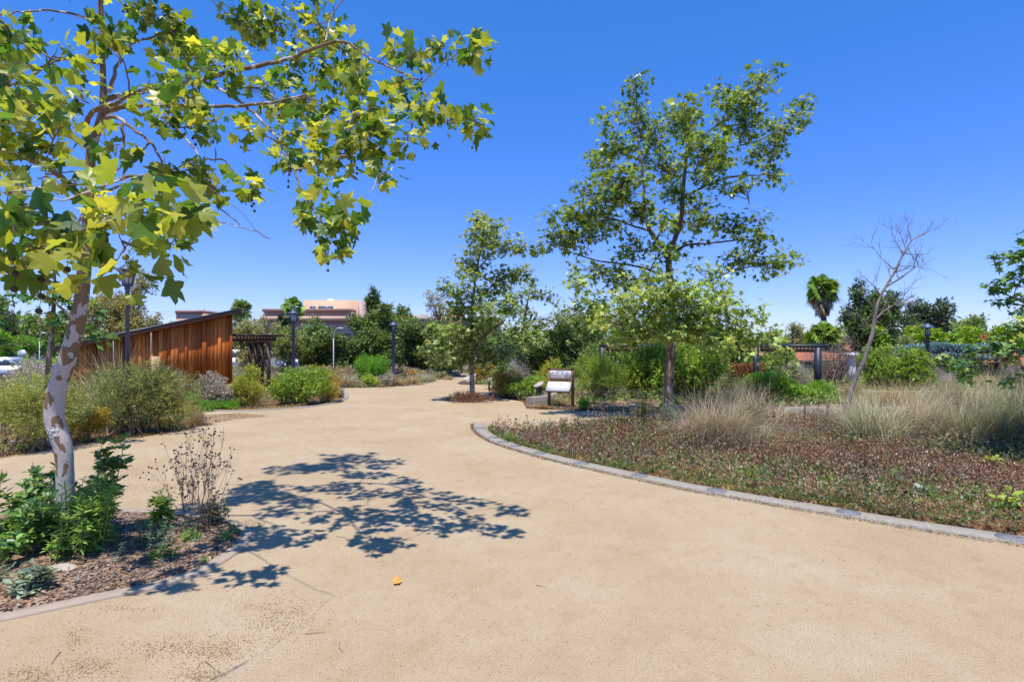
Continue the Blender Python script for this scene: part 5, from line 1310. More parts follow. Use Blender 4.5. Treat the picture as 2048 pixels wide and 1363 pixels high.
# ------------------------------------------------------------------ lamp posts
def lamp(name, label, u, Y, H, base_r=0.075, style='cone'):
    x = (u - 1024) / F * Y
    o = root(name, (x, Y, 0), label, 'lamp post', 'park lamp posts')
    hb = H - 0.62
    Acc().lathe([(base_r * 1.7, 0), (base_r * 1.7, 0.10), (base_r * 1.2, 0.16), (base_r, 0.3), (base_r * 0.85, hb - 0.12), (base_r * 1.25, hb - 0.1), (base_r * 1.25, hb), (base_r * .5, hb)], (x, Y, 0), 14).build('pole', 'lamp', o, smooth=False)
    if style == 'lantern':
        Acc().lathe([(0.10, 0), (0.17, 0.34), (0.02, 0.35)], (x, Y, hb), 8).build('glass', 'lampglass', o)
        a = Acc()
        for k in range(8):
            t_ = k / 8 * 2 * math.pi
            a.tube([(x + 0.105 * math.cos(t_), Y + 0.105 * math.sin(t_), hb), (x + 0.18 * math.cos(t_), Y + 0.18 * math.sin(t_), hb + 0.35)], 0.012, 4)
        a.lathe([(0.125, -.02), (0.125, 0.03), (0.1, 0.035)], (x, Y, hb), 12)
        a.build('cage', 'lamp', o)
        Acc().lathe([(0.22, 0), (0.25, 0.03), (0.17, 0.10), (0.09, 0.17), (0.05, 0.2), (0.06, 0.24), (0.015, 0.30)], (x, Y, hb + 0.35), 16).build('cap', 'lamp', o)
    else:
        Acc().lathe([(0.085, 0), (0.085, 0.28), (0.02, 0.29)], (x, Y, hb), 12).build('glass', 'lampglass', o)
        a = Acc()
        for k in range(6):
            t_ = k / 6 * 2 * math.pi; a.tube([(x + 0.1 * math.cos(t_), Y + 0.1 * math.sin(t_), hb), (x + 0.1 * math.cos(t_), Y + 0.1 * math.sin(t_), hb + 0.3)], 0.012, 4)
        a.build('cage', 'lamp', o)
        Acc().lathe([(0.30, 0), (0.30, 0.03), (0.10, 0.19), (0.02, 0.24)], (x, Y, hb + 0.30), 18).build('cap', 'lamp', o)
    return o
lamp('lamp_post', 'slate blue lamp post in front of the cedar shed', 255, 14.6, 4.35, 0.056, 'lantern')
lamp('lamp_post', 'lamp post with an open lantern head between shed and oaks', 587, 26.5, 3.9, 0.085, 'lantern')
lamp('lamp_post', 'plain capped lamp post beside the brilliant green dome bush', 787, 35.5, 3.75, 0.10)
lamp('lamp_post', 'cone capped lamp post standing in the straw grasses at right', 1855, 27.5, 3.35, 0.10)

# ------------------------------------------------------------------ street light, signs, poles
def pole_thing(name, label, cat, u, Y, H, r=0.05, arm=None, mat='metal'):
    x = (u - 1024) / F * Y; o = root(name, (x, Y, 0), label, cat)
    Acc().lathe([(r * 1.5, 0), (r, 0.2), (r * 0.7, H)], (x, Y, 0), 8).build('pole', mat, o)
    if arm:
        a = Acc(); a.tube(spline([(x, Y, H - 0.02), (x + arm * 0.3, Y, H + 0.5), (x + arm, Y, H + 0.7)], 5), 0.03, 6); a.build('arm', mat, o)
        Acc().box((x + arm * 1.15 + .1, Y, H + 0.7), (0.35, 0.2, 0.08)).build('lamp_head', 'white', o)
    return o, x
pole_thing('street_light', 'thin grey street light with a curved arm in front of the oaks', 'street light', 667, 40, 2.7, 0.045, 0.35)
pole_thing('street_light', 'thin pale pole beside the speckled trunk at far left', 'street light', 79, 46, 2.5, 0.045, 0.25)
o, x = pole_thing('crossing_sign', 'yellow diamond pedestrian crossing sign by the road', 'road sign', 52.5, 48, 1.6, 0.04)
zc = 1.98
a = Acc(); a.extr([(x - .5, 47.9, zc), (x, 47.9, zc - .5), (x + .5, 47.9, zc), (x, 47.9, zc + .5)], (0, 0.03, 0)); pn = a.build('sign_plate', 'yellow', o)
a = Acc(); a.lathe([(0.02, -.05), (.055, 0), (.02, .05)], (x, 47.87, zc + .22), 8); a.box((x, 47.87, zc + .04), (.1, .02, .24)); a.box((x - .06, 47.87, zc - .16), (.05, .02, .24), 0, Matrix.Rotation(.4, 3, 'Y')); a.box((x + .07, 47.87, zc - .16), (.05, .02, .24), 0, Matrix.Rotation(-.4, 3, 'Y')); a.box((x + .1, 47.87, zc + .04), (.16, .02, .04), 0, Matrix.Rotation(.5, 3, 'Y'))
a.build('walking_figure_symbol', 'black', pn)
o, x = pole_thing('blank_sign', 'back of a grey octagonal road sign left of the yellow crossing sign', 'road sign', 46, 46, 1.4, 0.04)
th = np.arange(8) / 8 * 2 * math.pi + math.pi / 8
Acc().extr(np.c_[x + .42 * np.cos(th), np.full(8, 45.9), 1.45 + .42 * np.sin(th)], (0, .03, 0)).build('sign_plate', 'metal', o)
o, x = pole_thing('parking_sign', 'small blue parking lot sign behind the yellow crossing sign', 'road sign', 71, 58, 1.8, 0.03)
Acc().box((x, 57.95, 2.0), (.7, .04, .7)).build('sign_plate', 'blue', o)
o, x = pole_thing('awning', 'faded pink awning roof on a post at far left', 'awning', 68, 62, 2.6, 0.05)
a = Acc(); a.extr([(x - .9, 61.6, 3.55), (x + .9, 61.6, 2.75), (x + .9, 61.6, 2.35), (x - .9, 61.6, 3.2)], (0, 2.2, 0)); a.build('canopy', 'pinkroof', o)
for lab, u, H in [('left pole of the tall ball field netting on the skyline', 1896, 5.0), ('right pole of the tall ball field netting on the skyline', 1916, 5.3)]:
    pole_thing('net_pole', lab, 'pole', u, 100, H + 1.2, 0.06)
a = Acc(); a.tube([(*px(1896, 100), 6.45), (*px(1916, 100), 6.5)], 0.03, 4); a.tube([(*px(1866, 100), 6.3), (*px(1896, 100), 6.4)], 0.03, 4)
o = tag(a.build('net_cable', 'metal', loc=(*px(1906, 100), 6.4)), 'cable strung between the ball field poles', 'cable')
o, x = pole_thing('floodlight', 'floodlight rack on a pole on the right skyline', 'floodlight', 1922, 100, 4.9, 0.06)
for k in range(4): Acc().box((x - .75 + k * .5, 99.9, 5.35), (.36, .2, .3)).build('lamp_head', 'white', o)
Acc().box((x, 100, 5.1), (2.2, .08, .08)).build('crossbar', 'metal', o)
o, x = pole_thing('utility_pole', 'distant timber utility pole above the shed roof', 'utility pole', 409, 95, 8.3, 0.09, mat='bark3')
Acc().box((x, 95, 7.9), (1.5, .1, .1)).build('crossbar', 'bark3', o)
a = Acc()
for dz in (7.95, 7.6, 7.2): a.tube([(x - 42, 101, dz - .4), (x - 15, 97, dz - .25), (x, 95, dz), (x + 14, 96, dz - .2)], 0.018, 3)
tag(a.build('overhead_wires', 'black', loc=(x, 95, 7.5)), 'three thin overhead wires crossing the sky above the shed', 'wires')

# ------------------------------------------------------------------ map sign
ms = root('map_sign', (1.7, 19.9, 0), 'timber framed park sign with a text panel above a slanted map panel', 'sign')
an = math.radians(-26)
dx_, dy_ = math.cos(an), math.sin(an)
def sg(a_, f_, z): # along sign, forward, height
    return (1.705 + dx_ * a_ + dy_ * f_, 19.92 + dy_ * a_ - dx_ * f_, z)
for s in (-0.44, 0.44):
    Acc().box(sg(s, 0, 0.69), (0.085, 0.085, 1.38), an).build('post', 'signwood', ms)
    Acc().box(sg(s, 0, 1.395), (0.11, 0.11, 0.03), an).build('post_cap', 'darkwood', ms)
a = Acc(); a.box(sg(0, 0, 1.355), (0.795, 0.06, 0.05), an); a.box(sg(0, 0, 1.02), (0.795, 0.06, 0.05), an); a.box(sg(0, 0, 0.955), (0.795, 0.045, 0.045), an); a.build('frame', 'signwood', ms)
up = Acc().box(sg(0, 0.01, 1.188), (0.785, 0.03, 0.275), an).build('text_panel', 'panel', ms)
a = Acc()
a.box(sg(0, 0.0265, 1.298), (0.36, 0.003, 0.014), an)
a.box(sg(0, 0.0265, 1.272), (0.66, 0.003, 0.008), an)
for c_ in range(4):
    for r_ in range(9):
        wd = 0.15 * R.uniform(0.6, 1.0); a.box(sg(-0.29 + c_ * 0.185 - (0.15 - wd) / 2, 0.0265, 1.245 - r_ * 0.02), (wd, 0.003, 0.006), an)
a.build('lines_of_text', 'ink', up)
# slanted map panel
tl = math.radians(48)
def lp(a_, h, lift=0.0): # along, up the slope from its lower edge, lift off the surface
    f_ = 0.36 - h * math.cos(tl) - lift * -math.sin(tl) * 1.0
    return np.array(sg(a_, f_, 0.60 + h * math.sin(tl) + lift * math.cos(tl)))
def lpbox(acc, a0, a1, h0, h1, l0, l1):
    v = [lp(x_, y_, z_) for x_ in (a0, a1) for y_ in (h0, h1) for z_ in (l0, l1)]
    acc.add(v, [[0, 1, 3, 2], [4, 6, 7, 5], [0, 4, 5, 1], [2, 3, 7, 6], [0, 2, 6, 4], [1, 5, 7, 3]])
a = Acc(); lpbox(a, -0.47, 0.47, 0.0, 0.46, -0.04, -0.002); fr = a.build('panel_tray', 'signwood', ms)
a = Acc(); lpbox(a, -0.435, 0.435, 0.03, 0.435, 0.0, 0.008); mpn = a.build('map_panel', 'panel', ms)
for nm_, mt, cnt in (('map_markings', 'ink_pink', 46), ('map_markings', 'ink_green', 34), ('map_markings', 'ink', 60), ('map_markings', 'ink_blue', 26)):
    a = Acc()
    for k in range(cnt):
        x_ = R.normal(0.05, 0.15) if mt != 'ink' else R.uniform(-0.38, 0.38); y_ = R.normal(0.24, 0.07) if mt != 'ink' else R.choice([R.uniform(0.06, 0.4), R.uniform(.35, .4)])
        x_, y_ = np.clip(x_, -.4, .38), np.clip(y_, .05, .41)
        lpbox(a, x_, x_ + R.uniform(.01, .045), y_, y_ + R.uniform(.005, .012), 0.0085, 0.0105)
    a.build(nm_, mt, mpn)
a = Acc()
for s in (-0.40, 0.40): a.tube([sg(s, 0.04, 0.72), tuple(lp(s, 0.2, -0.05))], 0.012, 6)
a.build('bracket', 'darkwood', ms)

dp = root('disc_plaque', (1.02, 21.6, 0), 'round slanted stone plaque on a dark pedestal by the seat wall', 'plaque')
Acc().lathe([(0.10, 0), (0.08, 0.3), (0.13, 0.58), (0.15, 0.62)], (1.02, 21.6, 0), 14).build('pedestal', 'steel', dp)
th = np.arange(28) / 28 * 2 * math.pi
rot = Matrix.Rotation(math.radians(-24), 3, 'Y') @ Matrix.Rotation(math.radians(14), 3, 'X')
rot = np.array(rot)
pd = np.c_[0.21 * np.cos(th), 0.21 * np.sin(th), np.zeros(28)] @ rot.T + np.array([1.02, 21.6, 0.69])
Acc().extr(pd, tuple(rot @ np.array([0, 0, 0.05]))).build('disc', 'rock', dp)
pq = root('slanted_plaque', (-1.25, 28.6, 0), 'low slanted rectangular plaque left of the lime shrubs', 'plaque')
Acc().box((-1.15, 28.6, 0.17), (0.08, 0.3, 0.34)).build('leg', 'steel', pq)
Acc().box((-1.12, 28.6, 0.50), (0.62, 0.42, 0.045), 0, np.array(Matrix.Rotation(math.radians(-26), 3, 'Y'))).build('plate', 'metal', pq)
wv = root('bollard', (-3.9, 44, 0), 'small dark bollard before the parked cars', 'bollard')
Acc().lathe([(0.07, 0), (0.07, 0.8), (0.04, 0.86)], (-3.9, 44, 0), 10).build('post', 'steel', wv)
# railing on far wall
rl = root('railing', (-6, 47, 0), 'dark slatted railing in front of the parked cars', 'railing')
a = Acc()
for k in range(22): a.box((-7.4 + k * 0.19, 47.6, 0.75), (0.05, 0.05, 0.9))
a.build('balusters', 'darkwood', rl); Acc().box((-5.4, 47.6, 1.22), (4.2, 0.07, 0.06)).build('rail', 'darkwood', rl)

# ------------------------------------------------------------------ rocks
def rock(label, x, y, sx, sy, sz, seed, group=None, wedge=0.0):
    import bmesh
    bm = bmesh.new(); bmesh.ops.create_icosphere(bm, subdivisions=3, radius=1)
    rs = np.random.default_rng(seed); ds = rs.normal(size=(9, 3)); ds /= np.linalg.norm(ds, axis=1, keepdims=True); hs_ = rs.uniform(0.55, 0.95, 9)
    for v in bm.verts:
        c = np.array(v.co)
        for d, h in zip(ds, hs_):
            k = c @ d
            if k > h: c = c - d * (k - h) * 0.9
        c = c + rs.normal(0, 0.012, 3)
        zz_ = (c[2] * sz + sz * 0.4) * (1 - wedge * 0.5 * (1 - c[0])); v.co = (c[0] * sx, c[1] * sy, zz_)
    me = bpy.data.meshes.new('rock'); bm.to_mesh(me); bm.free(); me.materials.append(M['rock'])
    o = bpy.data.objects.new('rock', me); S.collection.objects.link(o); o.location = (x, y, 0)
    return tag(o, label, 'rock', group)
rock('large pale slanted boulder behind the slender sycamore', -2.5, 32.2, 0.62, 0.4, 0.62, 3, wedge=0.85)
rock('pale rounded boulder behind the tan tufts left of the far path', *px(813, 38), 0.5, 0.4, 0.3, 5)
rock('flat pale boulder at the far bend of the path', *px(886, 41), 0.9, 0.5, 0.42, 8)
rock('smaller pale boulder at the right of the far path bend', *px(908, 42), 0.5, 0.4, 0.22, 12)
rock('small white stone under the map sign', *px(1115, 20.4), 0.13, 0.1, 0.09, 4)
rock('flat tan boulder in the mulch left of the big sycamore', *px(1272, 19.6), 0.30, 0.2, 0.14, 6)
rock('pale flat stone in the planter beside the speckled trunk', *px(124, 5.55), 0.15, 0.10, 0.05, 9)
rock('tan flat stone on the planter mulch near the edging', *px(297, 5.45), 0.07, 0.04, 0.022, 10)
rock('reddish flat stone in the planter behind the grey green plant', *px(248, 6.4), 0.075, 0.05, 0.03, 11)
rock('pale corner stone beside the largest straw clump', *px(1490, 16.2), 0.3, 0.2, 0.22, 14)
rock('little white stone at the edge of the far shrub bed', *px(838, 32.5), 0.18, 0.12, 0.09, 15)

# ------------------------------------------------------------------ cars
def car(label, x, y, rz, paint, style='sedan'):
    o = root('parked_car', (0, 0, 0), label, 'car', 'cars parked beyond the park')
    L, Wd, H = (4.5, 1.8, 1.45) if style == 'sedan' else ((5.2, 1.95, 1.85) if style == 'truck' else (4.7, 1.9, 1.75))
    lo = [(-L / 2, .35), (-L / 2 + .05, .75), (-L / 2 + .5, .92), (L / 2 - 1.2, .95), (L / 2 - .15, .78), (L / 2, .5), (L / 2 - .05, .3), (-L / 2 + .1, .28)]
    if style == 'truck': lo = [(-L / 2, .45), (-L / 2, 1.1), (-L / 2 + 1.9, 1.1), (L / 2 - 1.3, 1.12), (L / 2 - .1, 1.0), (L / 2, .55), (L / 2 - .05, .4), (-L / 2 + .1, .4)]
    Acc().extr([(a_, -Wd / 2, b_) for a_, b_ in lo], (0, Wd, 0)).build('body', paint, o)
    zb = .9 if style != 'truck' else 1.1
    if style == 'sedan': cb = [(-L / 2 + .7, zb), (-L / 2 + 1.3, H), (L / 2 - 2.0, H), (L / 2 - 1.25, zb)]
    elif style == 'truck': cb = [(-L / 2 + 1.9, zb), (-L / 2 + 2.05, H), (L / 2 - 1.9, H), (L / 2 - 1.35, zb)]
    else: cb = [(-L / 2 + .15, zb), (-L / 2 + .4, H), (L / 2 - 1.9, H), (L / 2 - 1.15, zb)]
    Acc().extr([(a_, -Wd / 2 + .12, b_) for a_, b_ in cb], (0, Wd - .24, 0)).build('cabin', paint, o)
    ins = [(cb[0][0] + .2, zb + .06), (cb[1][0] + .1, H - .1), (cb[2][0] - .1, H - .1), (cb[3][0] - .22, zb + .06)]
    Acc().extr([(a_, -Wd / 2 + .105, b_) for a_, b_ in ins], (0, Wd - .21, 0)).build('side_window', 'glass', o)
    f_ = Acc(); c0, c1 = cb[2], cb[3]
    f_.add([(c0[0] + .03, -Wd / 2 + .2, c0[1] - .08), (c1[0] - .06, -Wd / 2 + .2, c1[1] + .1), (c1[0] - .06, Wd / 2 - .2, c1[1] + .1), (c0[0] + .03, Wd / 2 - .2, c0[1] - .08)], [[0, 1, 2, 3]])
    f_.V[-1] = f_.V[-1] + np.array([.03, 0, .01]); f_.build('windscreen', 'glass', o)
    for sx_ in (-L / 2 + .85, L / 2 - .85):
        for sy_ in (-Wd / 2, Wd / 2 - .2):
            th = np.arange(16) / 16 * 2 * math.pi
            w_ = Acc().extr(np.c_[sx_ + .33 * np.cos(th), np.full(16, sy_ - .01), .33 + .33 * np.sin(th)], (0, .22, 0)).build('wheel', 'rubber', o)
            Acc().extr(np.c_[sx_ + .19 * np.cos(th), np.full(16, sy_ - .02), .33 + .19 * np.sin(th)], (0, .24, 0)).build('rim', 'metal', w_)
    for sy_ in (-Wd / 2 + .15, Wd / 2 - .45): Acc().box((L / 2 - .1, sy_ + .15, .68), (.22, .3, .12)).build('headlight', 'lampglass', o)
    o.location = (x, y, 0); o.rotation_euler = (0, 0, rz)
    return o
car('white sedan in front of the oaks left of the street light', *px(652, 53), 2.6, 'carwhite')
car('silver van behind the white sedan near the street light', *px(640, 60), 2.9, 'carsilver', 'van')
car('pale blue car under the oaks left of the white sedan', *px(606, 55), 0.2, 'carblue')
car('dark car behind the dark timber pergola', *px(600, 60), 0.1, 'cardark')
car('pale blue pickup truck behind the slatted railing', *px(885, 56), 0.15, 'carblue', 'truck')
car('white car behind the slender sycamore trunk', *px(925, 58), 0.3, 'carwhite')
car('silver car left of the blue pickup truck', *px(835, 60), 1.5, 'carsilver')
car('white car at the far left edge by the road', *px(15, 55), 0.1, 'carwhite')
car('silver van parked right of the crossing sign', *px(78, 68), 0.1, 'carsilver', 'van')
car('dark blue car behind the hedge at far left', *px(103, 66), 0.1, 'cardark')
car('pale car roof low behind the bush at the left edge', *px(20, 36), 0.25, 'carsilver')
car('white van under the shed pergola', *px(484, 58), 0.2, 'carwhite', 'van')
tb = root('planter_trough', (*px(95, 31), 0), 'dark green utility box between hedge and pale bush at far left', 'utility box')
Acc().box((*px(95, 31), 0.55), (0.9, 0.7, 1.1)).build('box', 'bin', tb); Acc().box((*px(95, 31), 1.13), (0.98, 0.78, 0.06)).build('lid', 'metal', tb)

# ================================================================== GRASSES
def blades(acc, base, dirs, L, w, bend, seg=4):
    n = len(base); t = np.linspace(0, 1, seg + 1)
    side = np.cross(dirs, [0, 0, 1.0]); side /= np.linalg.norm(side, axis=1, keepdims=True) + 1e-6
    hor = dirs * [1, 1, 0]; hor /= np.linalg.norm(hor, axis=1, keepdims=True) + 1e-6
    P_ = base[:, None] + dirs[:, None] * (L[:, None] * t)[..., None] + hor[:, None] * (bend[:, None] * L[:, None] * t ** 2)[..., None] - np.array([0, 0, 1.0]) * (bend[:, None] * L[:, None] * 0.8 * t ** 2.4)[..., None]
    wt = (w[:, None] * (1 - t * 0.93))[..., None]
    V = np.stack([P_ - side[:, None] * wt, P_ + side[:, None] * wt], 2).reshape(n, -1, 3)
    f = np.array([[2 * i, 2 * i + 1, 2 * i + 3, 2 * i + 2] for i in range(seg)])
    k = 2 * (seg + 1)
    acc.add(V.reshape(-1, 3), (f[None] + (np.arange(n) * k)[:, None, None]).reshape(-1, 4))
def grass(label, u, vb, vt, hw, mat, n, Y=None, name='grass_clump', group='ornamental grass clumps', w=0.004, lean=0.8, plumes=None):
    if Y is None: Y = GY(vb)
    x = (u - 1024) / F * Y; H = (HC + (HV - vt) / F * Y) * 1.12; Rr = hw / F * Y * 1.15; n = int(n * 0.85)
    base = np.c_[x + R.normal(0, Rr * 0.24, n), Y + R.normal(0, Rr * 0.24, n), np.full(n, -0.01)]
    az = R.uniform(0, 2 * math.pi, n); ti = np.abs(R.normal(0, 0.62, n)) * lean
    d = np.c_[np.sin(ti) * np.cos(az), np.sin(ti) * np.sin(az), np.cos(ti)]
    L = H * (0.3 + 0.85 * R.random(n) ** 0.8); bend = R.uniform(0.1, 1.0, n) * min(1.3, Rr / H * 1.2); az0 = R.uniform(0, 6.28); d = d + np.array([math.cos(az0), math.sin(az0), 0]) * R.uniform(0.0, 0.22); w = w * 1.15
    a = Acc(); blades(a, base, d, L, np.full(n, w) * R.uniform(.6, 1.4, n), bend)
    if plumes:
        o = root(name, (x, Y, 0), label, 'grass', group)
        a.build('blades', mat, o)
        m_ = plumes[1]; b2_ = base[:m_]; az = R.uniform(0, 6.28, m_); ti = R.uniform(.05, .5, m_)
        d2 = np.c_[np.sin(ti) * np.cos(az), np.sin(ti) * np.sin(az), np.cos(ti)]
        a = Acc(); blades(a, b2_, d2, H * R.uniform(1.1, 1.45, m_), np.full(m_, w * 0.7), R.uniform(.1, .8, m_)); a.build('flower_stalks', plumes[0], o)
        return o
    return tag(a.build(name, mat, loc=(x, Y, 0)), label, 'grass', group)
grass('largest straw clump in front of the big sycamore', 1425, 892, 765, 95, 'straw', 2600, w=0.0045, plumes=('straw_gold', 90))
grass('upright straw clump right of the largest one', 1505, 858, 760, 60, 'straw', 1300, w=0.005, plumes=('straw', 50))
grass('green straw clump right of the bare tree foot', 1745, 885, 775, 75, 'straw_green', 2200, w=0.0045, plumes=('straw', 80))
grass('pale arching clump between the bare tree and the lamp post', 1835, 878, 765, 70, 'straw', 1900, w=0.0045, plumes=('straw_gold', 80))
grass('dense green centred clump left of the right edge', 1945, 892, 760, 95, 'straw_green', 2800, w=0.0045, plumes=('straw', 90))
grass('darkest clump at the right edge', 2045, 895, 752, 80, 'reed_green', 1800, w=0.0045, plumes=('straw', 70))
grass('short pale clump behind the bare tree', 1720, 845, 775, 45, 'straw', 1000, w=0.005)
grass('golden clump behind the lamp post grasses', 1790, 832, 748, 55, 'straw_gold', 1300, w=0.006, plumes=('straw', 50))
grass('tall tan clump right of the lamp post', 1895, 835, 745, 55, 'straw', 1300, w=0.006, plumes=('straw', 60))
grass('tan clump in front of the tiled house', 1975, 835, 742, 60, 'straw', 1300, w=0.006, plumes=('straw', 60))
grass('tan clump at the right edge behind the dark one', 2060, 840, 740, 60, 'straw', 1200, w=0.006)
grass('grey mauve clump just left of the low wall', 1560, 850, 800, 26, 'straw', 500, w=0.005)
grass('pale tuft behind the low wall left part', 1480, 815, 765, 36, 'straw', 900, Y=20.5, w=0.007)
grass('straw tuft left of the brilliant green dome bush', 692, 773, 741, 26, 'straw', 1100, Y=30, w=0.011)
grass('greenish gold tuft beside the plain lamp post', 722, 773, 752, 22, 'straw_green', 700, Y=30, w=0.01)
for k, (u, vb, vt, hw, mt) in enumerate([(800, 771, 751, 16, 'straw_gold'), (825, 769, 746, 17, 'straw_gold'), (845, 765, 743, 16, 'straw_green'), (862, 762, 744, 14, 'straw'), (895, 759, 747, 13, 'straw_gold'), (765, 773, 757, 14, 'straw')]):
    grass(['first', 'second', 'third', 'fourth', 'fifth', 'nearest'][k] + ' tan tuft of the far left path edge' + (' counted from the lamp post' if k < 5 else ' at the lamp post foot'), u, vb, vt, hw, mt, 500, w=0.012)
grass('feathery green grass growing through the dark flowering shrub', 232, 845, 694, 60, 'feather', 900, Y=15.6, w=0.005, plumes=('feather', 110), lean=0.9)
grass('pale green tuft behind the map sign legs', 1112, 812, 785, 18, 'straw_green', 500, Y=21.3, w=0.006)
grass('dry golden tuft beside the seat wall end', 1088, 815, 800, 12, 'straw_gold', 260, Y=19.7, w=0.005)
grass('dry straw tuft at the tip of the dark flowering shrub', 398, 850, 815, 16, 'straw_gold', 400, w=0.005)

# ================================================================== PLANTER PLANTS
def herb(label, u, vb, H, nst, mat, size, tmpl=LANCE, spread=0.12, per=26, name='leafy_plant', lean=0.25, cat='plant', stemm='reed_green', Y=None, bare=0.12, whorl=True):
    Y = Y or GY(vb); x = (u - 1024) / F * Y; H *= 1.15; per = int(per * 1.7); nst = int(nst * 1.25)
    o = root(name, (x, Y, 0), label, cat)
    T = Acc(); Ls = Acc()
    for i in range(nst):
        az = R.uniform(0, 6.28); q = abs(R.normal(0, lean)); h = H * R.uniform(0.55, 1.0)
        b = np.array([x + R.normal(0, spread * .5), Y + R.normal(0, spread * .5), 0.0])
        tip = b + np.array([math.cos(az) * math.sin(q), math.sin(az) * math.sin(q), math.cos(q)]) * h
        s = spline([b, (b + tip) / 2 + R.normal(0, .03 * H, 3), tip], 5)
        runs = [(s, 1.0)]
        if H > 0.4:
            for _k in range(3):
                b0 = s[R.integers(len(s) // 4, len(s) - 2)]; a2 = R.uniform(0, 6.28); l2 = h * R.uniform(.10, .26)
                e_ = b0 + np.array([math.cos(a2) * .75, math.sin(a2) * .75, R.uniform(.1, .9)]) * l2
                runs.append((spline([b0, (b0 + e_) / 2 + [0, 0, .05 * l2], e_], 4), 0.45))
        for s, fr_ in runs:
            T.tube(s, np.linspace(0.006, 0.002, len(s)) * max(.5, min(H * 1.6, 1.4)) * (1 if fr_ == 1 else .6), 5, cap=False)
            m_ = max(3, int(per * h / H * fr_ * .75)); t_ = (bare if fr_ == 1 else .2) + (1 - (bare if fr_ == 1 else .2)) * R.random(m_) ** 0.8
            pos = np.array([s[min(int(v_ * (len(s) - 1)), len(s) - 1)] for v_ in t_]) + R.normal(0, 0.14 * size, (m_, 3))
            aa = R.uniform(0, 6.28, m_); Td = np.c_[np.cos(aa), np.sin(aa), 0.2 + t_ ** 3 * 1.0 - R.random(m_) * .7]
            Nn = np.c_[-np.cos(aa) * .4, -np.sin(aa) * .4, np.ones(m_)] + R.normal(0, .45, (m_, 3))
            Ls.leaves(tmpl, pos, Td, Nn, size * R.uniform(.45, 1.3, m_) * (1.1 - 0.4 * t_))
    T.build('stems', stemm, o); Ls.build('leaves', mat, o)
    return o
herb('dense upright green plant directly right of the speckled trunk', 172, 1112, 0.78, 15, 'herb', 0.10, spread=0.26, per=60, lean=0.22)
herb('tall glossy shrub sprig rising behind the speckled trunk', 195, 1075, 1.08, 7, 'broadleaf', 0.12, OVAL, spread=0.16, per=38, lean=0.2, bare=0.3, stemm='twig')
herb('sprawling broad leaved plant left of the speckled trunk', 60, 1105, 0.72, 13, 'broadleaf', 0.11, OVAL, spread=0.5, per=30, lean=0.55, bare=0.35, stemm='dead_stalk')
herb('broad leaved stems at the far left of the planter', -30, 1120, 0.8, 11, 'broadleaf', 0.12, OVAL, spread=0.5, per=28, lean=0.55, bare=0.3, stemm='dead_stalk')
herb('sprig of shiny leaves touching the left side of the speckled trunk', 88, 1075, 0.86, 6, 'broadleaf', 0.11, OVAL, spread=0.16, per=30, lean=0.2, bare=0.45, stemm='twig')
herb('slim stalk plant right of the dense green one', 212, 1090, 0.78, 3, 'herb', 0.10, spread=0.05, per=40, lean=0.1, bare=0.25)
herb('upright dark green plant in the middle of the planter', 325, 1062, 0.47, 5, 'herb', 0.10, spread=0.08, per=60, lean=0.15)
herb('small yellowish plant at the foot of the upright dark green plant', 308, 1056, 0.2, 6, 'gold_shrub', 0.05, spread=0.08, per=20, lean=0.5)
herb('grey green spreading plant in the middle of the planter', 305, 1090, 0.30, 34, 'blue_green', 0.055, spread=0.34, per=34, lean=0.7, bare=0.05)
herb('silvery low plant at the front left of the planter', 75, 1188, 0.24, 12, 'silver', 0.10, OVAL, spread=0.12, per=20, lean=0.5)
herb('silver leaved sprig at the left edge of the planter mulch', 5, 1165, 0.16, 7, 'silver', 0.07, spread=0.12, per=14, lean=0.8)
herb('bright green tuft in front of the dried stalks', 381, 1086, 0.15, 9, 'herb', 0.07, spread=0.09, per=22, lean=0.5)
herb('bright green tuft near the right tip of the planter', 445, 1088, 0.16, 6, 'herb', 0.07, spread=0.06, per=18, lean=0.4)
herb('little green weed at the right tip of the planter', 468, 1072, 0.17, 5, 'herb', 0.06, spread=0.05, per=18, lean=0.3)
herb('left one of two low green tufts on the planter mulch', 312, 1122, 0.13, 9, 'herb', 0.07, spread=0.09, per=20, lean=0.6)
herb('right one of two low green tufts on the planter mulch', 345, 1116, 0.13, 7, 'weed', 0.07, spread=0.08, per=16, lean=0.6)
herb('single small seedling beside the planter edging', 405, 1130, 0.09, 4, 'herb', 0.05, spread=0.02, per=16, lean=0.4)
herb('dark small leaved bush behind the dried stalks', 425, 1055, 0.36, 14, 'dark_shrub', 0.035, DIA, spread=0.14, per=60, lean=0.3, stemm='dead_stalk')
herb('tangle of brown vines at the foot of the broad leaved plant', 75, 1118, 0.35, 26, 'dead_stalk', 0.05, spread=0.6, per=10, lean=0.9, stemm='orange_shrub')
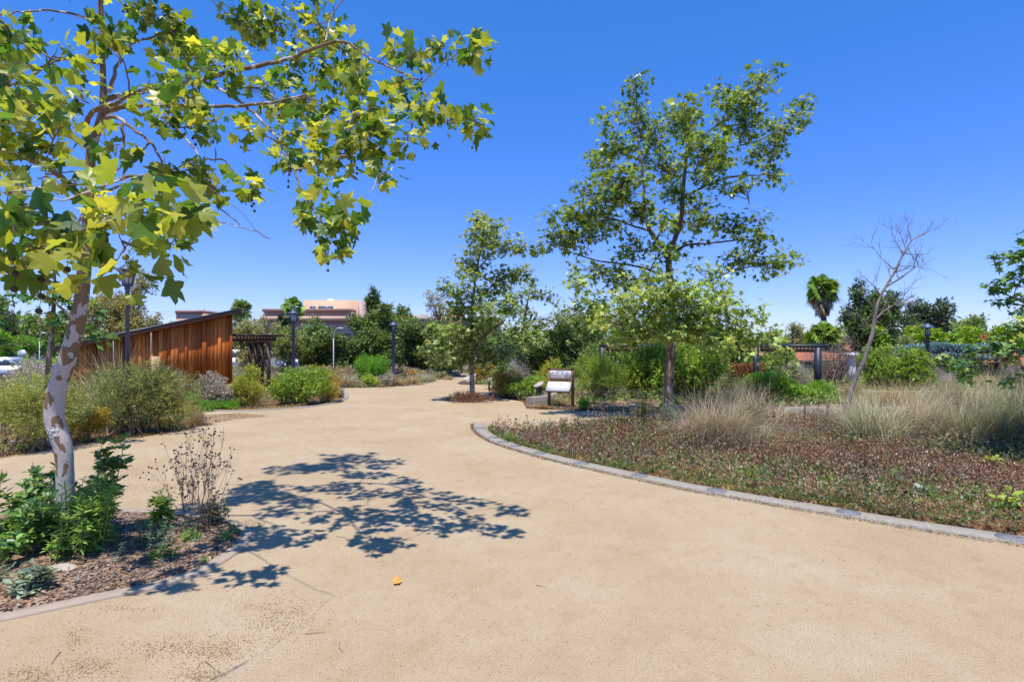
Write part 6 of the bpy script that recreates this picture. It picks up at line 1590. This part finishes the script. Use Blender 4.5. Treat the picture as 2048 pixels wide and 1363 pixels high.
def dried(label, u, vb, H, nst):
    Y = GY(vb); x = (u - 1024) / F * Y; o = root('dried_stalks', (x, Y, 0), label, 'dead plant'); T = Acc(); Hd = Acc()
    def br(p, d, L, r, lev):
        q = [p]; dd = d / np.linalg.norm(d)
        for i in range(5):
            dd = dd + R.normal(0, .09, 3) + [0, 0, .03]; dd /= np.linalg.norm(dd); q.append(q[-1] + dd * L / 5)
        q = np.array(q); T.tube(q, np.linspace(r, r * .5, 6), 4, cap=False)
        if lev < 3:
            for k in range(R.integers(2, 4)):
                i = R.integers(2, 6); br(q[i], q[i] - q[i - 1] + unit(1)[0] * .022 * H, L * R.uniform(.3, .55), r * .6, lev + 1)
        else: Hd.leaves(ICO, q[-1:], unit(1), unit(1), 0.008 + .006 * R.random())
    for k in range(nst):
        an_ = R.uniform(0, 6.28); ti = abs(R.normal(0, .22)); b = np.array([x + R.normal(0, .08), Y + R.normal(0, .08), 0])
        br(b, np.array([math.cos(an_) * math.sin(ti), math.sin(an_) * math.sin(ti), math.cos(ti)]), H * R.uniform(.5, .95), .0035, 0)
    T.build('stems', 'dead_stalk', o); Hd.build('seed_heads', 'dead_stalk', o)['kind'] = 'stuff'
    n = 260; a = Acc(); pos = np.c_[x + R.normal(0, .12, n), Y + R.normal(0, .1, n), np.abs(R.normal(0, .14, n)) + .02]
    a.leaves(BIT, pos, unit(n), unit(n), R.uniform(.015, .04, n)); a.build('withered_leaves', 'dead_stalk', o)
dried('tall dried brown seed stalks at the right end of the planter', 400, 1070, 0.95, 24)

# scattered upright plants in the weed bed
for lab, u, vb, vt, hw in WEEDS:
    Yw = GY(vb); herb(lab, u, vb, (vb - vt) / F * Yw * 0.95, int(8 + hw * 0.5), 'blue_green' if 'blue' in lab else ('reed_green' if 'reeds' in lab else 'dark_shrub'), 0.09, LANCE, spread=hw / F * Yw * 1.1, per=26, lean=0.3, name='leafy_weed', cat='weed', stemm='dead_stalk')
WB = [(1210, 868, .42, 'dark arching weed stem at the back of the weed bed near the path'), (1016, 882, .22, 'lone bright green sprig at the pointed tip of the weed bed'), (1142, 872, .20, 'green sprig along the back edge of the weed bed'),
      (2010, 1018, .24, 'large pale leaved rosette near the right edge of the weed bed'), (1852, 1000, .17, 'silver leaved rosette near the front of the weed bed'), (1750, 990, .14, 'small dark leaved rosette near the kerb'),
      (1660, 975, .2, 'leafy weed standing above the second nearest medallion'), (1920, 905, .3, 'green leafy weed below the dense straw clump'), (1790, 960, .18, 'green sprig in the middle of the weed bed'), (1545, 905, .22, 'grey green sprig behind the middle of the weed bed'),
      (1580, 842, .22, 'green leafy weed in front of the low wall'), (1985, 935, .22, 'upright green weed left of the pale rosette'), (1270, 905, .2, 'thin green sprig in the front left of the weed bed'), (1500, 960, .16, 'low dull green tuft near the kerb')]
for k, (u, vb, H, lab) in enumerate(WB):
    pale = 'rosette' in lab
    herb(lab, u, vb, H, 6 if not pale else 9, 'yellow_green' if 'pale' in lab else ('silver' if 'silver' in lab else ('dark_shrub' if 'dark' in lab else 'herb')), 0.07 if not pale else 0.15, OVAL if pale else LANCE, spread=0.1, per=22 if not pale else 7, lean=0.5, name='weed_plant', cat='weed')
def spike(label, u, vb, H):
    Y = GY(vb); x = (u - 1024) / F * Y; a = Acc(); n = 150
    o = root('seed_spike', (x, Y, 0), label, 'dead plant')
    s = spline([(x, Y, 0), (x + .01, Y, H * .5), (x - .01, Y, H)], 5); T = Acc(); T.tube(s, np.linspace(.008, .004, len(s)), 5); T.build('stem', 'dead_stalk', o)
    z = R.uniform(.25, 1, n) * H; a.leaves(BIT, np.c_[x + R.normal(0, .012, n), Y + R.normal(0, .012, n), z], unit(n), unit(n), R.uniform(.02, .04, n)); a.build('seed_head', 'dry_brown', o)
for k, (u, vb, vt) in enumerate([(1797, 880, 826), (1508, 985, 963), (1810, 1005, 978), (1548, 865, 822), (1655, 862, 805), (1610, 850, 812), (1760, 882, 848), (1893, 890, 855)]):
    Y = GY(vb); spike(['tallest dark seed spike in the middle of the weed bed', 'short dark seed spike beside the kerb', 'dark seed spike at the front of the weed bed', 'seed spike left of the low wall', 'tall red brown seed spike in front of the low wall', 'slim seed spike in front of the low wall', 'small seed spike left of the tallest one', 'seed spike in front of the dense green clump'][k], u, vb, (vb - vt) / F * Y)

# ================================================================== GROUND COVER STUFF
rbp = np.array(rb_poly)
vis = lambda q: q[(np.abs(q[:, 0]) < q[:, 1] * 1.05)]
def cover(name, label, cat, poly, n, mat, size, kind, bias=1.0, zmax=0.1, grow_=0.035, tall=None):
    q = vis(sample(poly, int(n * 1.4), bias))[:n]; m_ = len(q)
    a = Acc(); sc = (size * (1 + grow_ * (q[:, 1] - 6))) * R.uniform(.5, 1.4, m_)
    if kind == 'leaf':
        Td = unit(m_); Td[:, 2] = np.abs(Td[:, 2]) * .9 + .35; Nn = unit(m_)
        a.leaves(LANCE if mat == 'dry_brown' else DIA, np.c_[q, 0.02 + R.random(m_) ** 1.5 * zmax], Td, Nn, sc)
    elif kind == 'stem':
        az = R.uniform(0, 6.28, m_); ti = np.abs(R.normal(0, .55, m_)); d = np.c_[np.sin(ti) * np.cos(az), np.sin(ti) * np.sin(az), np.cos(ti)]
        h = sc * (1 if tall is None else tall(q))
        blades(a, np.c_[q, np.full(m_, 0.0)], d, h, 0.0032 * (1 + .06 * (q[:, 1] - 6)) * np.ones(m_), R.uniform(0, .4, m_), 2)
    elif kind == 'flat':
        Td = unit(m_); Td[:, 2] *= .12; Nn = unit(m_) * .3; Nn[:, 2] += 1
        a.leaves(BIT, np.c_[q, 0.004 + R.random(m_) * zmax], Td, Nn, sc)
    return tag(a.build(name, mat), label, cat, kind='stuff')
def patchy(q, a_, b_, s=1.1):
    return np.clip(a_ + b_ * (np.sin(q[:, 0] * s + 1.7 * np.sin(q[:, 1] * .9)) + np.cos(q[:, 1] * s * 1.3 + q[:, 0] * .6)), .15, 2)
def weeds(name, label, cat, poly, nst, mat, size, hmax, kk, bias=1.0, tmpl=DIA, s1=1.0, ph=0.0, thr=-9, wid=0.02, up=0.5):
    q = vis(sample(poly, int(nst * 1.6), bias))
    f = np.sin(q[:, 0] * s1 + 1.9 * np.sin(q[:, 1] * .8 + ph) + ph) + np.cos(q[:, 1] * s1 * 1.4 + q[:, 0] * .7 + ph) + R.normal(0, .5, len(q))
    k = f > thr; q, f = q[k][:nst], f[k][:nst]; m_ = len(q)
    grow_ = 0.5 + 0.07 * np.clip(q[:, 1] - 6, 0, 9)
    h = hmax * grow_ * R.uniform(.35, 1.15, m_) * np.clip(.8 + .25 * f, .4, 1.4)
    ln = R.normal(0, .35, (m_, 2)); t = R.random((m_, kk)) ** 0.8
    sc = 1 + .05 * (q[:, 1] - 6)
    pos = np.stack([q[:, 0, None] + ln[:, 0, None] * t * h[:, None], q[:, 1, None] + ln[:, 1, None] * t * h[:, None], t * h[:, None] + .004], -1).reshape(-1, 3)
    sc = np.repeat(sc, kk); pos += R.normal(0, 1, pos.shape) * wid * sc[:, None] * [1, 1, .4]; pos[:, 2] = np.abs(pos[:, 2]) + .004
    n_ = len(pos); Td = unit(n_); Td[:, 2] = np.abs(Td[:, 2]) + up; Nn = unit(n_); Nn[:, 2] += .3
    a = Acc(); a.leaves(tmpl, pos, Td, Nn, size * sc * R.uniform(.5, 1.4, n_))
    blades(a, np.c_[q, np.zeros(m_)], np.c_[ln, np.ones(m_)], h * 1.05, 0.0018 * (1 + .08 * (q[:, 1] - 6)), np.zeros(m_) + .02, 2)
    return tag(a.build(name, mat), label, cat, kind='stuff')
weeds('dry_groundcover', 'rust brown dry weeds covering the bed on the right', 'dry weeds', rbp, 13500, 'dry_brown', 0.036, 0.40, 12, 1.2, thr=-.6)
weeds('dry_groundcover', 'tall red brown seed stems along the back of the right bed', 'dry weeds', rbp, 4200, 'rust_leaf', 0.028, 0.50, 16, 0.2, thr=.5, wid=.012)
weeds('dry_groundcover', 'pale tan dry stems mixed through the right bed', 'dry weeds', rbp, 7000, 'dry_tan', 0.036, 0.32, 8, 1.3, thr=-1.2, ph=2)
weeds('green_groundcover', 'low green weeds sprinkled through the right bed', 'weeds', rbp, 7600, 'weed', 0.05, 0.28, 9, 1.3, thr=-.3, ph=4)
weeds('green_groundcover', 'grey green leaves sprinkled through the right bed', 'weeds', rbp, 2600, 'silver', 0.045, 0.22, 6, 1.3, thr=.2, ph=1)
weeds('golden_groundcover', 'golden creeping weeds patching the right bed', 'weeds', rbp, 3600, 'gold_shrub', 0.03, 0.08, 8, 1.6, thr=.2, ph=5.5)
weeds('straw_groundcover', 'thin straw coloured stems standing through the right bed', 'dry grass', rbp, 5200, 'straw', 0.022, 0.52, 9, 0.8, thr=-.8, ph=3, wid=.008)
cover('dry_leaf_litter', 'tan dead leaves lying among the weeds in the right bed', 'leaf litter', rbp, 42000, 'dry_tan', 0.035, 'flat', 1.2, zmax=.04)
cover('dry_leaf_litter', 'brown dead leaves lying among the weeds in the right bed', 'leaf litter', rbp, 26000, 'dry_brown', 0.035, 'flat', 1.2, zmax=.04)
# green fringe behind kerb
k_in = kin[::2]; fr_poly = np.vstack([k_in, (k_in + np.array([0.12, 0.45]))[::-1]])
cover('green_fringe', 'green and gold weeds creeping along the inner side of the kerb', 'weeds', fr_poly, 16000, 'weed', 0.03, 'leaf', 0.0, zmax=.06)
ko = kout[::2]; ko_poly = np.vstack([ko + np.array([0.03, 0.02]), (ko - np.array([0.06, 0.10]))[::-1]])
cover('kerb_litter', 'line of dark crumbs and moss along the outer side of the kerb', 'litter', ko_poly, 5200, 'litter', 0.015, 'flat', 0.0, zmax=.006, grow_=.1)
kmid = kerb_line[::2]; kk_ = min(len(kmid), len(kout[::2]))
cover('sand_spill', 'sand and grit spilled from the path onto the outer edge of the kerb', 'grit', np.vstack([kout[::2][:kk_], (kout[::2][:kk_] * 0.62 + kmid[:kk_] * 0.38)[::-1]]), 4200, 'pebble', 0.010, 'flat', 0.0, zmax=.004, grow_=.06).location.z = 0.018
# planter chips
plp = np.array([p for p in pl_in])
cover('mulch_chips', 'shredded bark chips covering the planter', 'mulch', plp, 30000, 'chips', 0.030, 'flat', 1.2, zmax=.05, grow_=0)
# far bed litter
ub = np.array([G(u, v) for u, v in [(1052, 816), (1150, 820), (1250, 823), (1340, 826), (1500, 831), (1690, 836), (1690, 800), (1500, 790), (1250, 795), (1060, 800)]])
bed('upper_bed_mulch', [tuple(p) for p in ub], 'mulch', 0.006, 0.06, 40)
cover('mulch_chips', 'bark chips and dry leaves of the bed behind the map sign', 'mulch', ub, 12000, 'chips', 0.05, 'flat', 0, zmax=.08, grow_=0)
ub2 = np.array([G(u, v) for u, v in [(1052, 817), (1150, 821), (1250, 824), (1340, 827), (1500, 832), (1500, 825), (1340, 820), (1250, 817), (1150, 814), (1060, 811)]])
cover('orange_leaf_drift', 'drift of orange dry leaves along the front of the bed behind the map sign', 'leaf litter', ub2, 6000, 'gold_litter', 0.05, 'flat', 0, zmax=.1, grow_=0)
lb = np.array([G(u, v) for u, v in [(0, 918), (100, 900), (200, 885), (330, 869), (400, 852), (470, 838), (540, 832), (480, 826), (400, 830), (330, 850), (200, 868), (100, 884), (0, 900)]])
cover('orange_leaf_drift', 'orange leaf dust gathered along the foot of the left shrubs', 'leaf litter', lb, 9000, 'gold_litter', 0.022, 'flat', 0, zmax=.012, grow_=.03)
lb2 = np.array([G(u, v) for u, v in [(395, 822), (560, 819), (690, 798), (690, 792), (560, 812), (395, 815)]])
cover('orange_leaf_drift', 'orange leaf dust along the edging below the sage shrubs', 'leaf litter', lb2, 3000, 'gold_litter', 0.04, 'flat', 0, zmax=.05, grow_=0)
def thicket(name, label, poly, n, mat, size, zmax, tmpl=DIA, s1=1.3):
    q = sample(np.asarray(poly), n); m_ = len(q)
    hgt = zmax * np.clip(0.55 + 0.35 * np.sin(q[:, 0] * s1 + np.sin(q[:, 1] * 0.8) * 2) * np.cos(q[:, 1] * s1 * 1.2 + 1) + 0.2 * np.sin(q[:, 0] * 4.1 + q[:, 1] * 3.3), 0.08, 1.1)
    Td = unit(m_) * .8; Td[:, 2] = np.abs(Td[:, 2]) + .3; Nn = unit(m_); Nn[:, 2] += .5
    a = Acc(); a.leaves(tmpl, np.c_[q, (1 - R.random(m_) ** 2) * hgt], Td, Nn, size * R.uniform(.6, 1.3, m_))
    return tag(a.build(name, mat), label, 'ground cover', kind='stuff')
LBP = [(-40, 13.2), (-15, 13.0), tuple(G(200, 874)), tuple(G(330, 860)), tuple(G(400, 845)), tuple(G(415, 818)), tuple(G(560, 812)), tuple(G(680, 793)), tuple(G(670, 778)), (-11, 31), (-15, 36), (-24, 36), (-40, 40)]
thicket('bed_groundcover', 'low mixed green undergrowth between the shrubs of the left bed', LBP, 30000, 'mid_green', 0.09, 0.35)
thicket('bed_groundcover', 'dry tan undergrowth between the shrubs of the left bed', LBP, 26000, 'orange_shrub', 0.08, 0.3, NEED, 1.9)
CBP = [tuple(G(678, 773)), tuple(G(760, 771)), tuple(G(838, 767.5)), tuple(G(893, 756)), tuple(G(915, 747)), (-9, 50), (-26, 50), (-18, 36), (-11.5, 32)]
thicket('bed_groundcover', 'tan and grey undergrowth of the bed beyond the path fork', CBP, 30000, 'lavender', 0.12, 0.55, NEED)
thicket('bed_groundcover', 'olive undergrowth of the bed beyond the path fork', CBP, 22000, 'olive_haze', 0.11, 0.45)
RBP = [tuple(G(1052, 806)), (2.3, 20.6), (5, 20.3), (8, 19.5), (12, 17.8), (30, 17.5), (50, 24), (50, 46), (4, 46), (-2.5, 46), (-2.4, 33), (-1.0, 29), (-.9, 25.5)]
thicket('bed_groundcover', 'mixed green undergrowth of the wide bed on the right', RBP, 60000, 'mid_green', 0.12, 0.5)
thicket('bed_groundcover', 'straw and mauve dry undergrowth of the wide bed on the right', RBP, 80000, 'straw', 0.15, 0.55, NEED, 0.9)
thicket('bed_groundcover', 'grey lavender undergrowth of the wide bed on the right', RBP, 50000, 'lavender', 0.13, 0.6, NEED, 0.7)
FBP = [(-60, 36.5), (-26, 36.5), (-26, 43.5), (-60, 43.5)]
thicket('bed_groundcover', 'yellow green verge between the left bed and the road', FBP, 16000, 'yellow_green', 0.14, 0.4)
# drifts around the planter on the path
def drift(label, spots, n, mat='gold_litter', size=.012):
    a = Acc(); q = []
    for (u, v, ru, rv) in spots:
        k = int(n * ru * rv / sum(s[2] * s[3] for s in spots))
        d = R.normal(size=(k, 2)) * .5
        uu, vv = u + d[:, 0] * ru, v + d[:, 1] * rv
        Y = HC * F / (vv - HV); q.append(np.c_[(uu - 1024) / F * Y, Y])
    q = np.vstack(q); m_ = len(q); Td = unit(m_); Td[:, 2] *= .1; Nn = unit(m_) * .3; Nn[:, 2] += 1
    a.leaves(BIT, np.c_[q, R.uniform(.003, .008, m_)], Td, Nn, size * R.uniform(.4, 1.5, m_))
    return tag(a.build('leaf_dust', mat), label, 'leaf litter', kind='stuff')
drift('golden leaf dust scattered over the sand in front of the planter', [(330, 1295, 110, 20), (150, 1270, 30, 30), (180, 1330, 60, 25), (250, 1215, 60, 8), (430, 1300, 90, 30), (400, 1350, 60, 20), (70, 1350, 80, 20), (560, 1230, 90, 50)], 3600, size=.009)
drift('golden leaf dust on the sand behind the planter', [(270, 950, 60, 10), (430, 940, 60, 8), (300, 975, 90, 12), (60, 970, 60, 12), (500, 1045, 30, 10), (380, 925, 60, 6)], 1800, size=.014)
n = 9000; q = vis(sample(np.array([(-5, 3.4), (6, 3.4), (9, 16), (-9, 16)]), n, 1.5)); m_ = len(q)
a = Acc(); a.leaves(ICO, np.c_[q, np.full(m_, .002)], unit(m_), unit(m_), R.uniform(.0015, .0055, m_) * (1 + .1 * (q[:, 1] - 4)))
tag(a.build('grit', 'pebble'), 'loose grit scattered over the sandy path', 'grit', kind='stuff')
drift('dark bits of bark and seed scattered over the near path', [(500, 1200, 400, 150), (900, 1250, 700, 120), (1300, 1200, 700, 120), (250, 1050, 300, 60), (1100, 950, 500, 60), (1800, 1150, 400, 80)], 1300, 'litter', .0075)
# fallen leaf and twigs
q = G(786, 1167)
a = Acc(); tv, tf = SYC; tv2 = tv.copy(); tv2[:, 2] += 0.9 * tv[:, 0] ** 2 + .35 * (tv[:, 1] - .4) ** 2
a.leaves((tv2, tf), np.array([[q[0], q[1], .012]]), np.array([[.9, .3, .1]]), np.array([[0, -.35, 1.]]), .085)
tag(a.build('fallen_leaf', 'deadleaf', loc=(q[0], q[1], 0)), 'single curled orange leaf lying on the open sand', 'leaf')
for k, (u, v, L, an_, lab) in enumerate([(690, 1076, .13, -.5, 'longest twig lying on the sand right of the tree shadow'), (632, 1060, .08, 0, 'short twig above the longest twig'), (775, 1103, .07, .9, 'short forked twig right of the longest one'),
                                         (112, 1316, .09, -1.2, 'thin twig in the bottom left corner of the sand'), (420, 1332, .09, -.7, 'twig left of the bottom centre'), (682, 1295, .08, -1.1, 'thin reddish twig below the shadow'), (630, 1266, .07, .2, 'tiny straight twig beside the lowest shadow'), (1083, 1172, .05, -.4, 'tiny dark twig on the open sand right of the orange leaf')]):
    p = G(u, v); d = np.array([math.cos(an_), math.sin(an_)])
    pts = spline([(p[0] - d[0] * L, p[1] - d[1] * L, .006), (p[0] + R.normal(0, .008), p[1] + R.normal(0, .008), .009), (p[0] + d[0] * L, p[1] + d[1] * L, .006)], 4)
    tag(Acc().tube(pts, np.linspace(.0032, .0015, len(pts)), 5).build('fallen_twig', 'twig', loc=(p[0], p[1], 0)), lab, 'twig')
